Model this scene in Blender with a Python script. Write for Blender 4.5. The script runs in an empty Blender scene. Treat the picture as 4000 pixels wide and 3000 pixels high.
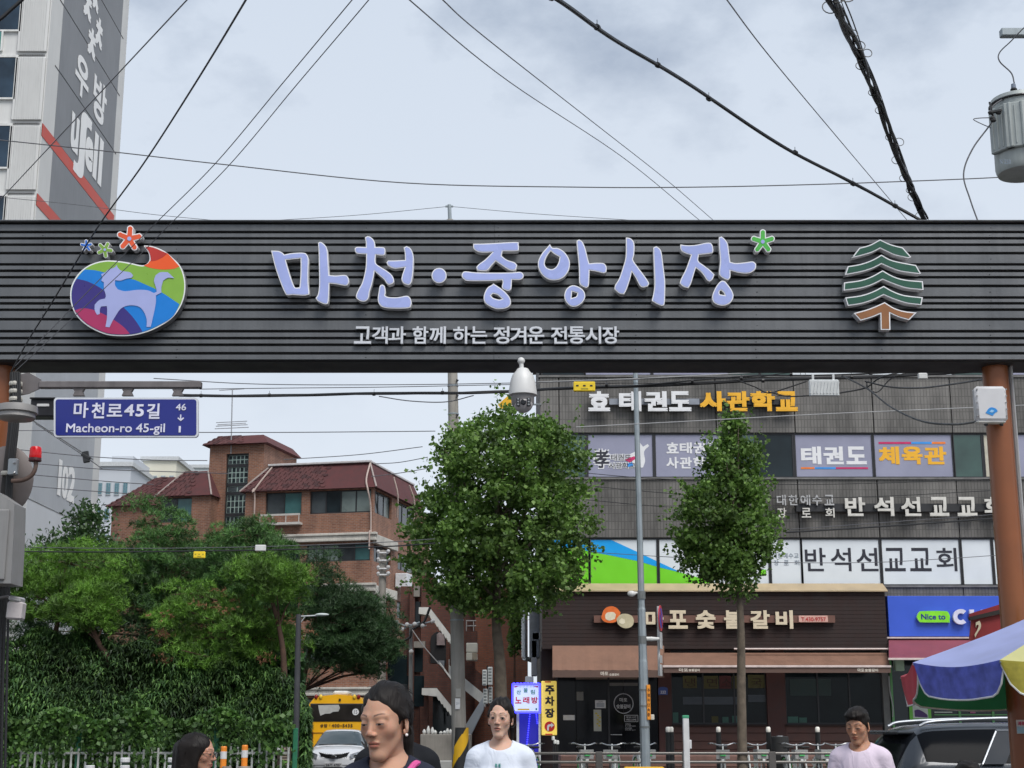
import bpy, math, random
import numpy as np
from mathutils import Vector, Matrix, Euler
random.seed(7); RNG = np.random.default_rng(7)
R = math.radians
S = bpy.context.scene
COL = S.collection
# ------------------------------------------------------------------ camera
F = 5800.0                       # focal length in units of the 4000 px wide frame
PITCH = math.atan(1353 / F)
CP, SP = math.cos(PITCH), math.sin(PITCH)
CAMH = 1.45
cam_d = bpy.data.cameras.new('camera'); cam = bpy.data.objects.new('camera', cam_d)
COL.objects.link(cam); S.camera = cam
cam_d.sensor_width = 36; cam_d.lens = 36 * F / 4000
cam_d.clip_start = 0.1; cam_d.clip_end = 3000
cam.location = (0, 0, CAMH); cam.rotation_euler = (math.pi / 2 + PITCH, 0, 0)
S.render.resolution_x = 1024; S.render.resolution_y = 768
# ------------------------------------------------------------------ sky, sun, exposure
SUN_EL, SUN_AZ = 55, 150        # high, behind the camera, a little to the right
W = bpy.data.worlds.new('World'); S.world = W; W.use_nodes = True
nt = W.node_tree; nt.nodes.clear()
def N(t, k, **kw):
    n = t.nodes.new(k)
    for a, b in kw.items():
        if a in ('loc',): continue
        if a.startswith('i_'):
            n.inputs[int(a[2:])].default_value = b
        else: setattr(n, a, b)
    return n
wo = N(nt, 'ShaderNodeOutputWorld'); bgs = N(nt, 'ShaderNodeBackground'); bgc = N(nt, 'ShaderNodeBackground')
sky = N(nt, 'ShaderNodeTexSky', sky_type='NISHITA', sun_disc=False)
sky.sun_elevation = R(SUN_EL); sky.sun_rotation = R(SUN_AZ)
bgs.inputs[1].default_value = 0.06
nt.links.new(sky.outputs[0], bgs.inputs[0])
tc = N(nt, 'ShaderNodeTexCoord'); mp = N(nt, 'ShaderNodeMapping'); mp.inputs['Scale'].default_value = (1, 1, 1.7)
nt.links.new(tc.outputs['Generated'], mp.inputs[0])
n1 = N(nt, 'ShaderNodeTexNoise'); n1.inputs['Scale'].default_value = 7.0; n1.inputs['Detail'].default_value = 7; n1.inputs['Roughness'].default_value = .56
n2 = N(nt, 'ShaderNodeTexNoise'); n2.inputs['Scale'].default_value = 1.6; n2.inputs['Detail'].default_value = 3
nt.links.new(mp.outputs[0], n1.inputs[0]); nt.links.new(mp.outputs[0], n2.inputs[0])
ad = N(nt, 'ShaderNodeMath', operation='ADD'); nt.links.new(n1.outputs[0], ad.inputs[0]); nt.links.new(n2.outputs[0], ad.inputs[1])
cr = N(nt, 'ShaderNodeValToRGB')
cr.color_ramp.elements[0].position = .45; cr.color_ramp.elements[0].color = (.212, .252, .318, 1)
cr.color_ramp.elements[1].position = .565; cr.color_ramp.elements[1].color = (.368, .410, .470, 1)
dv = N(nt, 'ShaderNodeMath', operation='MULTIPLY', i_1=.5); nt.links.new(ad.outputs[0], dv.inputs[0]); nt.links.new(dv.outputs[0], cr.inputs[0])
# the cloud deck thins and whitens towards the horizon
sx = N(nt, 'ShaderNodeSeparateXYZ'); nt.links.new(tc.outputs['Generated'], sx.inputs[0])
mr = N(nt, 'ShaderNodeMapRange', i_1=.16, i_2=.46, i_3=1.0, i_4=0.0); nt.links.new(sx.outputs[2], mr.inputs[0])
mx = N(nt, 'ShaderNodeMix', data_type='RGBA'); nt.links.new(mr.outputs[0], mx.inputs[0])
nt.links.new(cr.outputs[0], mx.inputs[6]); mx.inputs[7].default_value = (.415, .450, .498, 1)
nt.links.new(mx.outputs[2], bgc.inputs[0]); bgc.inputs[1].default_value = 1.0
ms = N(nt, 'ShaderNodeMixShader', i_0=.93); nt.links.new(bgs.outputs[0], ms.inputs[1]); nt.links.new(bgc.outputs[0], ms.inputs[2])
nt.links.new(ms.outputs[0], wo.inputs[0])
sd = bpy.data.lights.new('sun', 'SUN'); sun = bpy.data.objects.new('sun', sd); COL.objects.link(sun)
sd.energy = 1.75; sd.angle = R(34); sd.color = (1, .965, .92)
_az = R(SUN_AZ)
_d = Vector((math.sin(_az) * math.cos(R(SUN_EL)), math.cos(_az) * math.cos(R(SUN_EL)), math.sin(R(SUN_EL))))
sun.rotation_euler = _d.to_track_quat('Z', 'Y').to_euler(); sun.location = (0, 0, 40)
S.view_settings.view_transform = 'Standard'; S.view_settings.look = 'None'
S.view_settings.exposure = 0.92; S.view_settings.gamma = 1; S.view_settings.use_curve_mapping = False
S.cycles.max_bounces = 6; S.cycles.diffuse_bounces = 3; S.cycles.glossy_bounces = 3
S.cycles.transmission_bounces = 4; S.cycles.transparent_max_bounces = 6
S.cycles.use_adaptive_sampling = True; S.cycles.adaptive_threshold = 0.02
S.cycles.use_denoising = True
# ------------------------------------------------------------------ helpers
def ray(px, py):
    u = (px - 2000) / F; v = (1500 - py) / F
    return Vector((u, CP - v * SP, SP + v * CP))
def P(px, py, Y):                 # the point seen at (px, py) that stands Y metres in front of the camera
    d = ray(px, py); return Vector((d.x, d.y, d.z)) * (Y / d.y) + Vector((0, 0, CAMH))
def Z(py, Y): return P(2000, py, Y).z
def X(px, py, Y): return P(px, py, Y).x
def onX(px, py, x0):              # the same on a wall that runs away from the camera at x = x0
    d = ray(px, py); return d * (x0 / d.x) + Vector((0, 0, CAMH))
_mats = {}
def mat(name, col, rough=.6, metal=0., var=.12, vs=6., bump=0., bs=60., spec=.5, emit=None, es=1., streak=0., coat=0.):
    if name in _mats: return _mats[name]
    m = bpy.data.materials.new(name); m.use_nodes = True; t = m.node_tree
    b = t.nodes['Principled BSDF']
    b.inputs['Roughness'].default_value = rough; b.inputs['Metallic'].default_value = metal
    b.inputs['Specular IOR Level'].default_value = spec
    if coat: b.inputs['Coat Weight'].default_value = coat; b.inputs['Coat Roughness'].default_value = .05
    tc = N(t, 'ShaderNodeTexCoord')
    if var > 0 or streak > 0:
        n = N(t, 'ShaderNodeTexNoise'); n.inputs['Scale'].default_value = vs; n.inputs['Detail'].default_value = 5
        t.links.new(tc.outputs['Object'], n.inputs[0])
        r = N(t, 'ShaderNodeValToRGB'); e = r.color_ramp.elements
        e[0].position = .3; e[1].position = .72
        e[0].color = tuple(c * (1 - var) for c in col[:3]) + (1,); e[1].color = tuple(min(1, c * (1 + var)) for c in col[:3]) + (1,)
        t.links.new(n.outputs[0], r.inputs[0]); out = r.outputs[0]
        if streak > 0:
            mp = N(t, 'ShaderNodeMapping'); mp.inputs['Scale'].default_value = (5, 5, .35); t.links.new(tc.outputs['Object'], mp.inputs[0])
            n3 = N(t, 'ShaderNodeTexNoise'); n3.inputs['Scale'].default_value = 2.2; n3.inputs['Detail'].default_value = 6; n3.inputs['Roughness'].default_value = .65
            t.links.new(mp.outputs[0], n3.inputs[0])
            mr = N(t, 'ShaderNodeMapRange', i_1=.45, i_2=.8, i_3=1., i_4=1 - streak); t.links.new(n3.outputs[0], mr.inputs[0])
            mm = N(t, 'ShaderNodeMix', data_type='RGBA', blend_type='MULTIPLY', i_0=1.)
            t.links.new(out, mm.inputs[6]); t.links.new(mr.outputs[0], mm.inputs[7]); out = mm.outputs[2]
        t.links.new(out, b.inputs['Base Color'])
        mr2 = N(t, 'ShaderNodeMapRange', i_1=.3, i_2=.7, i_3=max(0, rough - .08), i_4=min(1, rough + .08))
        t.links.new(n.outputs[0], mr2.inputs[0]); t.links.new(mr2.outputs[0], b.inputs['Roughness'])
    else: b.inputs['Base Color'].default_value = tuple(col[:3]) + (1,)
    if bump > 0:
        n4 = N(t, 'ShaderNodeTexNoise'); n4.inputs['Scale'].default_value = bs; n4.inputs['Detail'].default_value = 4
        t.links.new(tc.outputs['Object'], n4.inputs[0])
        bp = N(t, 'ShaderNodeBump'); bp.inputs['Strength'].default_value = bump; bp.inputs['Distance'].default_value = .01
        t.links.new(n4.outputs[0], bp.inputs['Height']); t.links.new(bp.outputs[0], b.inputs['Normal'])
    if emit is not None:
        b.inputs['Emission Color'].default_value = tuple(emit) + (1,); b.inputs['Emission Strength'].default_value = es
    _mats[name] = m; return m
def leafmat(name, c0, c1, c2, trans=.25, rough=.55, pn_=(1.1, .72, 1.25)):
    m = bpy.data.materials.new(name); m.use_nodes = True; t = m.node_tree; b = t.nodes['Principled BSDF']
    g = N(t, 'ShaderNodeNewGeometry'); r = N(t, 'ShaderNodeValToRGB'); e = r.color_ramp.elements
    e[0].color = tuple(c0) + (1,); e[1].color = tuple(c2) + (1,); q = e.new(.5); q.color = tuple(c1) + (1,)
    t.links.new(g.outputs['Random Per Island'], r.inputs[0])
    tcn = N(t, 'ShaderNodeTexCoord'); nz = N(t, 'ShaderNodeTexNoise'); nz.inputs['Scale'].default_value = pn_[0]; nz.inputs['Detail'].default_value = 2
    t.links.new(tcn.outputs['Object'], nz.inputs[0])
    mr = N(t, 'ShaderNodeMapRange', i_1=.38, i_2=.62, i_3=pn_[1], i_4=pn_[2]); t.links.new(nz.outputs[0], mr.inputs[0])
    mm = N(t, 'ShaderNodeMix', data_type='RGBA', blend_type='MULTIPLY', i_0=1.)
    t.links.new(r.outputs[0], mm.inputs[6]); t.links.new(mr.outputs[0], mm.inputs[7])
    t.links.new(mm.outputs[2], b.inputs['Base Color']); b.inputs['Roughness'].default_value = rough
    tr = N(t, 'ShaderNodeBsdfTranslucent'); t.links.new(mm.outputs[2], tr.inputs[0])
    mxs = N(t, 'ShaderNodeMixShader', i_0=trans); t.links.new(b.outputs[0], mxs.inputs[1]); t.links.new(tr.outputs[0], mxs.inputs[2])
    t.links.new(mxs.outputs[0], t.nodes['Material Output'].inputs[0]); return m
def tilemat(name, c1, c2, cm, bw, rh, mortar, rough=.75, offset=.5, dirt=.35, bump=.5, mscale=1., dirtsc=.35, shift=(0, 0, 0)):
    """brick texture laid over any upright face: u = x + y, v = z (object space)"""
    m = bpy.data.materials.new(name); m.use_nodes = True; t = m.node_tree; b = t.nodes['Principled BSDF']
    tc = N(t, 'ShaderNodeTexCoord'); s = N(t, 'ShaderNodeSeparateXYZ'); t.links.new(tc.outputs['Object'], s.inputs[0])
    a = N(t, 'ShaderNodeMath', operation='ADD'); t.links.new(s.outputs[0], a.inputs[0]); t.links.new(s.outputs[1], a.inputs[1])
    c = N(t, 'ShaderNodeCombineXYZ'); t.links.new(a.outputs[0], c.inputs[0]); t.links.new(s.outputs[2], c.inputs[1])
    br = N(t, 'ShaderNodeTexBrick'); br.offset = offset
    br.inputs['Color1'].default_value = tuple(c1) + (1,); br.inputs['Color2'].default_value = tuple(c2) + (1,); br.inputs['Mortar'].default_value = tuple(cm) + (1,)
    br.inputs['Scale'].default_value = 1; br.inputs['Mortar Size'].default_value = mortar; br.inputs['Brick Width'].default_value = bw; br.inputs['Row Height'].default_value = rh
    br.inputs['Bias'].default_value = 0
    t.links.new(c.outputs[0], br.inputs[0])
    n = N(t, 'ShaderNodeTexNoise'); n.inputs['Scale'].default_value = dirtsc; n.inputs['Detail'].default_value = 8; n.inputs['Roughness'].default_value = .68
    mp = N(t, 'ShaderNodeMapping'); mp.inputs['Scale'].default_value = (3, 3, .7); t.links.new(tc.outputs['Object'], mp.inputs[0]); t.links.new(mp.outputs[0], n.inputs[0])
    mr = N(t, 'ShaderNodeMapRange', i_1=.35, i_2=.7, i_3=1 + dirt * .5, i_4=1 - dirt); t.links.new(n.outputs[0], mr.inputs[0])
    mm = N(t, 'ShaderNodeMix', data_type='RGBA', blend_type='MULTIPLY', i_0=1.)
    t.links.new(br.outputs[0], mm.inputs[6]); t.links.new(mr.outputs[0], mm.inputs[7])
    t.links.new(mm.outputs[2], b.inputs['Base Color']); b.inputs['Roughness'].default_value = rough
    bp = N(t, 'ShaderNodeBump'); bp.inputs['Strength'].default_value = bump; bp.inputs['Distance'].default_value = .01; bp.invert = True
    t.links.new(br.outputs[1], bp.inputs['Height']); t.links.new(bp.outputs[0], b.inputs['Normal'])
    return m
def glass(name, col=(.02, .03, .035), rough=.06):
    if name in _mats: return _mats[name]
    m = mat(name, col, rough, 0, .5, .8, spec=.14 if ('shop' in name or 'black' in name) else .35); return m
# ---- mesh collector
class MB:
    def __init__(s): s.v = []; s.f = []; s.mi = []
    def add(s, vs, fs, mi=0):
        o = len(s.v); s.v += [tuple(v) for v in vs]; s.f += [tuple(i + o for i in f) for f in fs]; s.mi += [mi] * len(fs); return s
    def box(s, a, b, mi=0, M=None):
        x0, y0, z0 = a; x1, y1, z1 = b
        vs = [Vector(p) for p in ((x0, y0, z0), (x1, y0, z0), (x1, y1, z0), (x0, y1, z0), (x0, y0, z1), (x1, y0, z1), (x1, y1, z1), (x0, y1, z1))]
        if M is not None: vs = [M @ v for v in vs]
        return s.add(vs, [(0, 3, 2, 1), (4, 5, 6, 7), (0, 1, 5, 4), (1, 2, 6, 5), (2, 3, 7, 6), (3, 0, 4, 7)], mi)
    def bbox(s, a, b, bev=.01, mi=0, M=None):   # box with bevelled upright + horizontal edges
        x0, y0, z0 = a; x1, y1, z1 = b; vs = []; fs = []
        for (i, z, e) in ((0, z0, bev), (1, z0 + bev, 0), (2, z1 - bev, 0), (3, z1, bev)):
            for (x, y) in ((x0 + bev, y0 + e), (x1 - bev, y0 + e), (x1 - e, y0 + bev), (x1 - e, y1 - bev), (x1 - bev, y1 - e), (x0 + bev, y1 - e), (x0 + e, y1 - bev), (x0 + e, y0 + bev)):
                vs.append(Vector((x, y, z)))
        for r in range(3):
            for k in range(8): fs.append((r * 8 + k, r * 8 + (k + 1) % 8, r * 8 + 8 + (k + 1) % 8, r * 8 + 8 + k))
        fs.append(tuple(range(7, -1, -1))); fs.append(tuple(range(24, 32)))
        if M is not None: vs = [M @ v for v in vs]
        return s.add(vs, fs, mi)
    def cyl(s, p0, p1, r0, r1=None, n=12, cap=True, mi=0):
        r1 = r0 if r1 is None else r1
        return s.tube([p0, p1], [r0, r1], n, cap, mi)
    def tube(s, pts, rs, n=8, cap=True, mi=0):
        pts = [Vector(p) for p in pts]
        if not hasattr(rs, '__len__'): rs = [rs] * len(pts)
        vs = []; fs = []; up = None
        for i, p in enumerate(pts):
            d = (pts[min(i + 1, len(pts) - 1)] - pts[max(i - 1, 0)])
            d = d.normalized() if d.length > 1e-9 else Vector((0, 0, 1))
            if up is None:
                up = Vector((0, 0, 1)) if abs(d.z) < .9 else Vector((0, 1, 0))
            a = up - d * up.dot(d)
            if a.length < 1e-5: a = d.orthogonal()
            a.normalize(); b = d.cross(a); up = a
            for k in range(n):
                t = 2 * math.pi * k / n; vs.append(p + (a * math.cos(t) + b * math.sin(t)) * rs[i])
        for i in range(len(pts) - 1):
            for k in range(n): fs.append((i * n + k, i * n + (k + 1) % n, (i + 1) * n + (k + 1) % n, (i + 1) * n + k))
        if cap: fs.append(tuple(range(n - 1, -1, -1))); fs.append(tuple(range((len(pts) - 1) * n, len(pts) * n)))
        return s.add(vs, fs, mi)
    def lathe(s, prof, c=(0, 0, 0), n=24, mi=0, M=None):   # prof: (r, z)
        vs = []; fs = []; c = Vector(c)
        for r, z in prof:
            for k in range(n):
                t = 2 * math.pi * k / n; v = Vector((r * math.cos(t), r * math.sin(t), z)); v = (M @ v) if M is not None else v; vs.append(c + v)
        for i in range(len(prof) - 1):
            for k in range(n): fs.append((i * n + k, i * n + (k + 1) % n, (i + 1) * n + (k + 1) % n, (i + 1) * n + k))
        fs.append(tuple(range(n - 1, -1, -1))); fs.append(tuple(range((len(prof) - 1) * n, len(prof) * n)))
        return s.add(vs, fs, mi)
    def sph(s, c, r, n=12, m=8, mi=0, M=None):
        rx, ry, rz = (r, r, r) if not hasattr(r, '__len__') else r
        vs = []; fs = []; c = Vector(c)
        for i in range(1, m):
            a = math.pi * i / m
            for k in range(n):
                t = 2 * math.pi * k / n; v = Vector((rx * math.sin(a) * math.cos(t), ry * math.sin(a) * math.sin(t), -rz * math.cos(a)))
                vs.append(c + ((M @ v) if M is not None else v))
        b, t_ = Vector((0, 0, -rz)), Vector((0, 0, rz))
        if M is not None: b = M @ b; t_ = M @ t_
        vs += [c + b, c + t_]; B = len(vs) - 2
        for i in range(m - 2):
            for k in range(n): fs.append((i * n + k, i * n + (k + 1) % n, (i + 1) * n + (k + 1) % n, (i + 1) * n + k))
        for k in range(n): fs.append((B, (k + 1) % n, k)); fs.append((B + 1, (m - 2) * n + k, (m - 2) * n + (k + 1) % n))
        return s.add(vs, fs, mi)
    def prism(s, poly, a, b, mi=0):      # poly of 3-D points swept from offset a to offset b (vectors)
        a, b = Vector(a), Vector(b); n = len(poly); vs = [Vector(p) + a for p in poly] + [Vector(p) + b for p in poly]
        fs = [tuple(range(n)), tuple(range(2 * n - 1, n - 1, -1))] + [(i, n + i, n + (i + 1) % n, (i + 1) % n) for i in range(n)]
        return s.add(vs, fs, mi)
    def quad(s, a, b, c, d, mi=0): return s.add([a, b, c, d], [(0, 1, 2, 3)], mi)
    def mesh(s, name, mats, smooth=False):
        me = bpy.data.meshes.new(name); me.from_pydata([tuple(v) for v in s.v], [], s.f)
        for m in (mats if isinstance(mats, (list, tuple)) else [mats]): me.materials.append(m)
        if any(s.mi): me.polygons.foreach_set('material_index', s.mi)
        fixnorm(me)
        if smooth: me.polygons.foreach_set('use_smooth', [True] * len(me.polygons)); 
        me.update(); return me
    def build(s, name, mats, parent=None, smooth=False, **kw):
        return link(name, s.mesh(name, mats, smooth), parent, smooth=smooth, **kw)
def fixnorm(me):
    import bmesh
    if len(me.polygons) > 60000: return
    bm = bmesh.new(); bm.from_mesh(me); bmesh.ops.recalc_face_normals(bm, faces=bm.faces); bm.to_mesh(me); bm.free()
_base = {}
def link(name, me, parent=None, label=None, cat=None, group=None, kind=None, smooth=False, ang=None):
    o = bpy.data.objects.new(name, me); COL.objects.link(o)
    if parent is not None:
        o.parent = parent
        if parent.name in _base: o.matrix_parent_inverse = _base[parent.name].inverted()
    if smooth and me is not None: autosm(me, ang or 40)
    tag(o, label, cat, group, kind); return o
def autosm(me, deg):
    me.polygons.foreach_set('use_smooth', [True] * len(me.polygons))
    try: me.set_sharp_from_angle(angle=R(deg))
    except Exception: pass
def tag(o, label=None, cat=None, group=None, kind=None):
    if label: o['label'] = label
    if cat: o['category'] = cat
    if group: o['group'] = group
    if kind: o['kind'] = kind
    return o
def thing(name, label, cat, loc=(0, 0, 0), rz=0., group=None):
    o = bpy.data.objects.new(name, None); COL.objects.link(o); o.empty_display_size = .2
    o.location = loc; o.rotation_euler = (0, 0, rz)
    _base[o.name] = Matrix.Translation(Vector(loc)) @ Matrix.Rotation(rz, 4, 'Z')
    return tag(o, label, cat, group)
def local(o):     # children are given in the thing's own coordinates instead of world ones
    _base.pop(o.name, None); return o
def dup(root, loc, rz=None, label=None, group=None, scale=None):
    def cp(o, par):
        c = o.copy(); COL.objects.link(c)
        if par is not None: c.parent = par
        for ch in list(o.children): cp(ch, c)
        return c
    r = cp(root, None); r.location = loc
    if rz is not None: r.rotation_euler = (0, 0, rz)
    if scale: r.scale = (scale,) * 3 if not hasattr(scale, '__len__') else scale
    if label: r['label'] = label
    if group: r['group'] = group
    return r
def smooth_poly(pts, closed=True, sub=4, sharp=55):
    """Catmull-Rom through the points, keeping sharp corners"""
    n = len(pts); out = []
    P2 = [Vector(p) for p in pts]
    def corner(i):
        a = P2[i] - P2[(i - 1) % n]; b = P2[(i + 1) % n] - P2[i]
        if a.length == 0 or b.length == 0: return True
        return a.angle(b) > R(sharp)
    for i in range(n if closed else n - 1):
        p1, p2 = P2[i], P2[(i + 1) % n]
        c1 = corner(i) if (closed or 0 < i) else True; c2 = corner((i + 1) % n) if (closed or i < n - 2) else True
        p0 = p1 * 2 - p2 if c1 else P2[(i - 1) % n]; p3 = p2 * 2 - p1 if c2 else P2[(i + 2) % n]
        for k in range(sub):
            t = k / sub
            out.append(.5 * ((2 * p1) + (-p0 + p2) * t + (2 * p0 - 5 * p1 + 4 * p2 - p3) * t * t + (-p0 + 3 * p1 - 3 * p2 + p3) * t ** 3))
    if not closed: out.append(P2[-1])
    return out
def smooth3(L, sub=5): return smooth_poly([Vector(p) for p in L], False, sub, 170)
def offset_poly(pts, d):    # + grows
    n = len(pts); A = sum(pts[i].x * pts[(i + 1) % n].y - pts[(i + 1) % n].x * pts[i].y for i in range(n)); sg = 1 if A > 0 else -1
    out = []
    for i in range(n):
        a = (pts[i] - pts[i - 1]); b = (pts[(i + 1) % n] - pts[i])
        if a.length < 1e-9: a = b
        if b.length < 1e-9: b = a
        na = Vector((a.y, -a.x)).normalized() * sg; nb = Vector((b.y, -b.x)).normalized() * sg
        m = (na + nb)
        m = na if m.length < .3 else m.normalized() * min(1 / max(.35, (m.normalized()).dot(na)), 1.8)
        out.append(pts[i] + m * d)
    return out
def curve_mesh(loops, depth):    # loops of 2-D Vectors -> mesh in XY, thickness depth along Z, centred
    cu = bpy.data.curves.new('tmp', 'CURVE'); cu.dimensions = '2D'; cu.fill_mode = 'BOTH'; cu.extrude = depth / 2
    for L in loops:
        sp = cu.splines.new('POLY'); sp.points.add(len(L) - 1)
        for i, p in enumerate(L): sp.points[i].co = (p.x, p.y, 0, 1)
        sp.use_cyclic_u = True
    o = bpy.data.objects.new('tmp', cu)
    me = bpy.data.meshes.new_from_object(o)
    bpy.data.objects.remove(o); bpy.data.curves.remove(cu); return me
def place_plane(me, yfront, depth):   # XY mesh -> XZ plane with its front face at y = yfront
    n = len(me.vertices); co = np.empty(n * 3); me.vertices.foreach_get('co', co); co = co.reshape(-1, 3)
    q = np.stack([co[:, 0], yfront + depth / 2 - co[:, 2], co[:, 1]], 1); me.vertices.foreach_set('co', q.ravel()); me.update()
def shape(loops, Y, depth, m, name, parent, grow=0., smooth=True, sub=4, edge=None, sharp=55, **kw):
    """cut-out shape: loops of picture points on the upright plane y = Y, given real thickness"""
    LL = []
    for k, L in enumerate(loops):
        q = [Vector((P(a, b, Y).x, P(a, b, Y).z)) for a, b in L]
        if smooth: q = smooth_poly(q, True, sub, sharp)
        if grow: q = offset_poly(q, grow if k == 0 else -grow)
        LL.append(q)
    me = curve_mesh(LL, depth); place_plane(me, Y, depth); me.name = name
    me.materials.append(m)
    if edge is not None:
        me.materials.append(edge)
        for p in me.polygons:
            if abs(p.normal.y) < .5: p.material_index = 1
    return link(name, me, parent, **kw)
_tc = {}
def text_mesh(body, bold=0., res=3):
    k = (body, bold)
    if k in _tc: return _tc[k].copy()
    cu = bpy.data.curves.new('tmp', 'FONT'); cu.body = body; cu.extrude = .5; cu.resolution_u = res
    o = bpy.data.objects.new('tmp', cu)
    me = bpy.data.meshes.new_from_object(o)
    bpy.data.objects.remove(o); bpy.data.curves.remove(cu)
    if bold:      # heavier strokes: the glyph repeated a hair to each side
        import bmesh
        n = len(me.vertices); co = np.empty(n * 3); me.vertices.foreach_get('co', co); co = co.reshape(-1, 3)
        fs = [tuple(p.vertices) for p in me.polygons]; V = []; FF = []
        for q, (dx, dy) in enumerate(((-1, -1), (1, -1), (-1, 1), (1, 1), (0, 0))):
            c = co.copy(); c[:, 0] += dx * bold; c[:, 1] += dy * bold; c[:, 2] += q * .012; V.append(c); FF += [tuple(i + q * n for i in f) for f in fs]
        m2 = bpy.data.meshes.new('tmp'); m2.from_pydata([tuple(v) for v in np.concatenate(V)], [], FF); bpy.data.meshes.remove(me); me = m2; me.update()
    _tc[k] = me; return me.copy()
def text(body, box, Y, m, name='lettering', parent=None, depth=.004, bold=0., edge=None, shear=0., **kw):
    """letters filling the picture box (x0, y0, x1, y1) on the upright plane y = Y"""
    x0, y0, x1, y1 = box; yc = (y0 + y1) / 2
    a = P(x0, yc, Y).x; b = P(x1, yc, Y).x; zt = Z(y0, Y); zb = Z(y1, Y)
    return text_w(body, a, zb, b, zt, Y, m, name, parent, depth, bold, edge, shear, **kw)
def text_w(body, a, zb, b, zt, Y, m, name='lettering', parent=None, depth=.004, bold=0., edge=None, shear=0., **kw):
    me = text_mesh(body, bold); n = len(me.vertices); co = np.empty(n * 3); me.vertices.foreach_get('co', co); co = co.reshape(-1, 3)
    lo = co.min(0); hi = co.max(0); u = (co[:, 0] - lo[0]) / max(1e-6, hi[0] - lo[0]); v = (co[:, 1] - lo[1]) / max(1e-6, hi[1] - lo[1])
    x = a + u * (b - a) + shear * (v - .5) * (zt - zb); z = zb + v * (zt - zb); y = Y + (.5 - co[:, 2]) * depth
    me.vertices.foreach_set('co', np.stack([x, y, z], 1).ravel()); me.update(); me.name = name; me.materials.clear(); me.materials.append(m)
    if edge is not None:
        me.materials.append(edge)
        for p in me.polygons:
            if abs(p.normal.y) < .5: p.material_index = 1
    return link(name, me, parent, **kw)
def chars(items, y0, y1, Y, m, name, parent, **kw):
    for ch, x0, x1 in items: text(ch, (x0, y0, x1, y1), Y, m, name, parent, **kw)
def mesh_np(name, v, f, m, smooth=False):
    me = bpy.data.meshes.new(name); v = np.asarray(v, dtype=np.float32); f = np.asarray(f, dtype=np.int32); k = f.shape[1]
    me.vertices.add(len(v)); me.vertices.foreach_set('co', v.ravel()); me.loops.add(f.size); me.loops.foreach_set('vertex_index', f.ravel())
    me.polygons.add(len(f)); me.polygons.foreach_set('loop_start', np.arange(0, f.size, k)); 
    try: me.polygons.foreach_set('loop_total', np.full(len(f), k))
    except Exception: pass
    if smooth: me.polygons.foreach_set('use_smooth', np.ones(len(f), bool))
    me.materials.append(m); me.update(calc_edges=True); return me
def struct(name, mb, m, parent=None, **kw): return mb.build(name, m, parent, kind='structure' if parent is None else None, **kw)
def pplate(box, Y, th=.02):        # box corners (lo, hi) for a plate seen in a picture box, front face at Y
    x0, y0, x1, y1 = box; yc = (y0 + y1) / 2
    return (P(x0, yc, Y).x, Y, Z(y1, Y)), (P(x1, yc, Y).x, Y + th, Z(y0, Y))
def plate(box, Y, m, name, parent, th=.02, bev=0., **kw):
    a, b = pplate(box, Y, th); mb = MB()
    (mb.bbox(a, b, bev) if bev else mb.box(a, b)); return mb.build(name, m, parent, **kw)
# ------------------------------------------------------------------ ground
asphalt = mat('asphalt', (.055, .055, .058), .9, 0, .25, 1.2, bump=.6, bs=120)
paving = mat('paving', (.25, .24, .225), .85, 0, .18, 1.5, bump=.4, bs=60)
kerbm = mat('kerb_stone', (.32, .31, .3), .8, 0, .12, 3)
struct('ground', MB().add([(-400, -60, -.02), (400, -60, -.02), (400, 900, -.02), (-400, 900, -.02)], [(0, 1, 2, 3)]), mat('earth', (.11, .1, .085), .95, 0, .3, .3))
struct('road', MB().add([(-60, 24, -.012), (60, 24, -.012), (60, 37, -.012), (-60, 37, -.012)], [(0, 1, 2, 3)]), asphalt)
struct('side_street', MB().add([(-8.4, 41, -.008), (-1.6, 41, -.008), (-1.6, 120, -.008), (-8.4, 120, -.008)], [(0, 1, 2, 3)]).add([(-8.4, 37.0, -.008), (-1.6, 37.0, -.008), (-1.6, 41, -.008), (-8.4, 41, -.008)], [(0, 1, 2, 3)]), asphalt)
struct('market_street', MB().add([(-6.4, -20, -.010), (6.4, -20, -.010), (6.4, 24, -.010), (-6.4, 24, -.010)], [(0, 1, 2, 3)]), asphalt)
struct('pavement', MB().box((-1.5, 37.15, -.1), (60, 47.9, .13)), paving)
struct('pavement_park', MB().box((-60, 37.15, -.1), (-8.5, 39, .13)), paving)
struct('kerb', MB().bbox((-1.55, 37, -.1), (60, 37.15, .15), .015), kerbm)
wl = MB()
for i in range(-14, 15): wl.box((i * 4 - 1, 30.42, -.012), (i * 4 + 1, 30.55, -.007))
wl.build('road_marking', mat('road_paint', (.75, .74, .7), .7, 0, .2, 5), None, kind='structure')
# ------------------------------------------------------------------ gate
YG = 15.5
slatm = mat('slat_grey', (.125, .130, .137), .42, .3, .10, 2.0, bump=.12, bs=40, streak=.25)
blackm = mat('beam_black', (.012, .012, .014), .6, 0, .2, 3)
rimm = mat('letter_rim_white', (.78, .78, .8), .35, 0, .06, 8)
sidem = mat('letter_side_silver', (.62, .62, .63), .45, .1, .12, 14)
lilac = mat('letter_face_lilac', (.36, .42, .76), .28, 0, .06, 4, coat=.3)
greylet = mat('slogan_letter_grey', (.62, .64, .68), .4, 0, .05, 8)
GL, GR = -6.4, 7.2
gate = thing('market_gate', 'wide dark grey slatted beam over the street with lilac Korean lettering, on orange-brown posts', 'gate', (0, YG + .4, 0))
ys = [872, 906.5, 931, 956, 989, 1033, 1058, 1083, 1117, 1162, 1185, 1210, 1247, 1294, 1321, 1347, 1380, 1409]
seam = P(1930, 1100, YG).x
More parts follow.
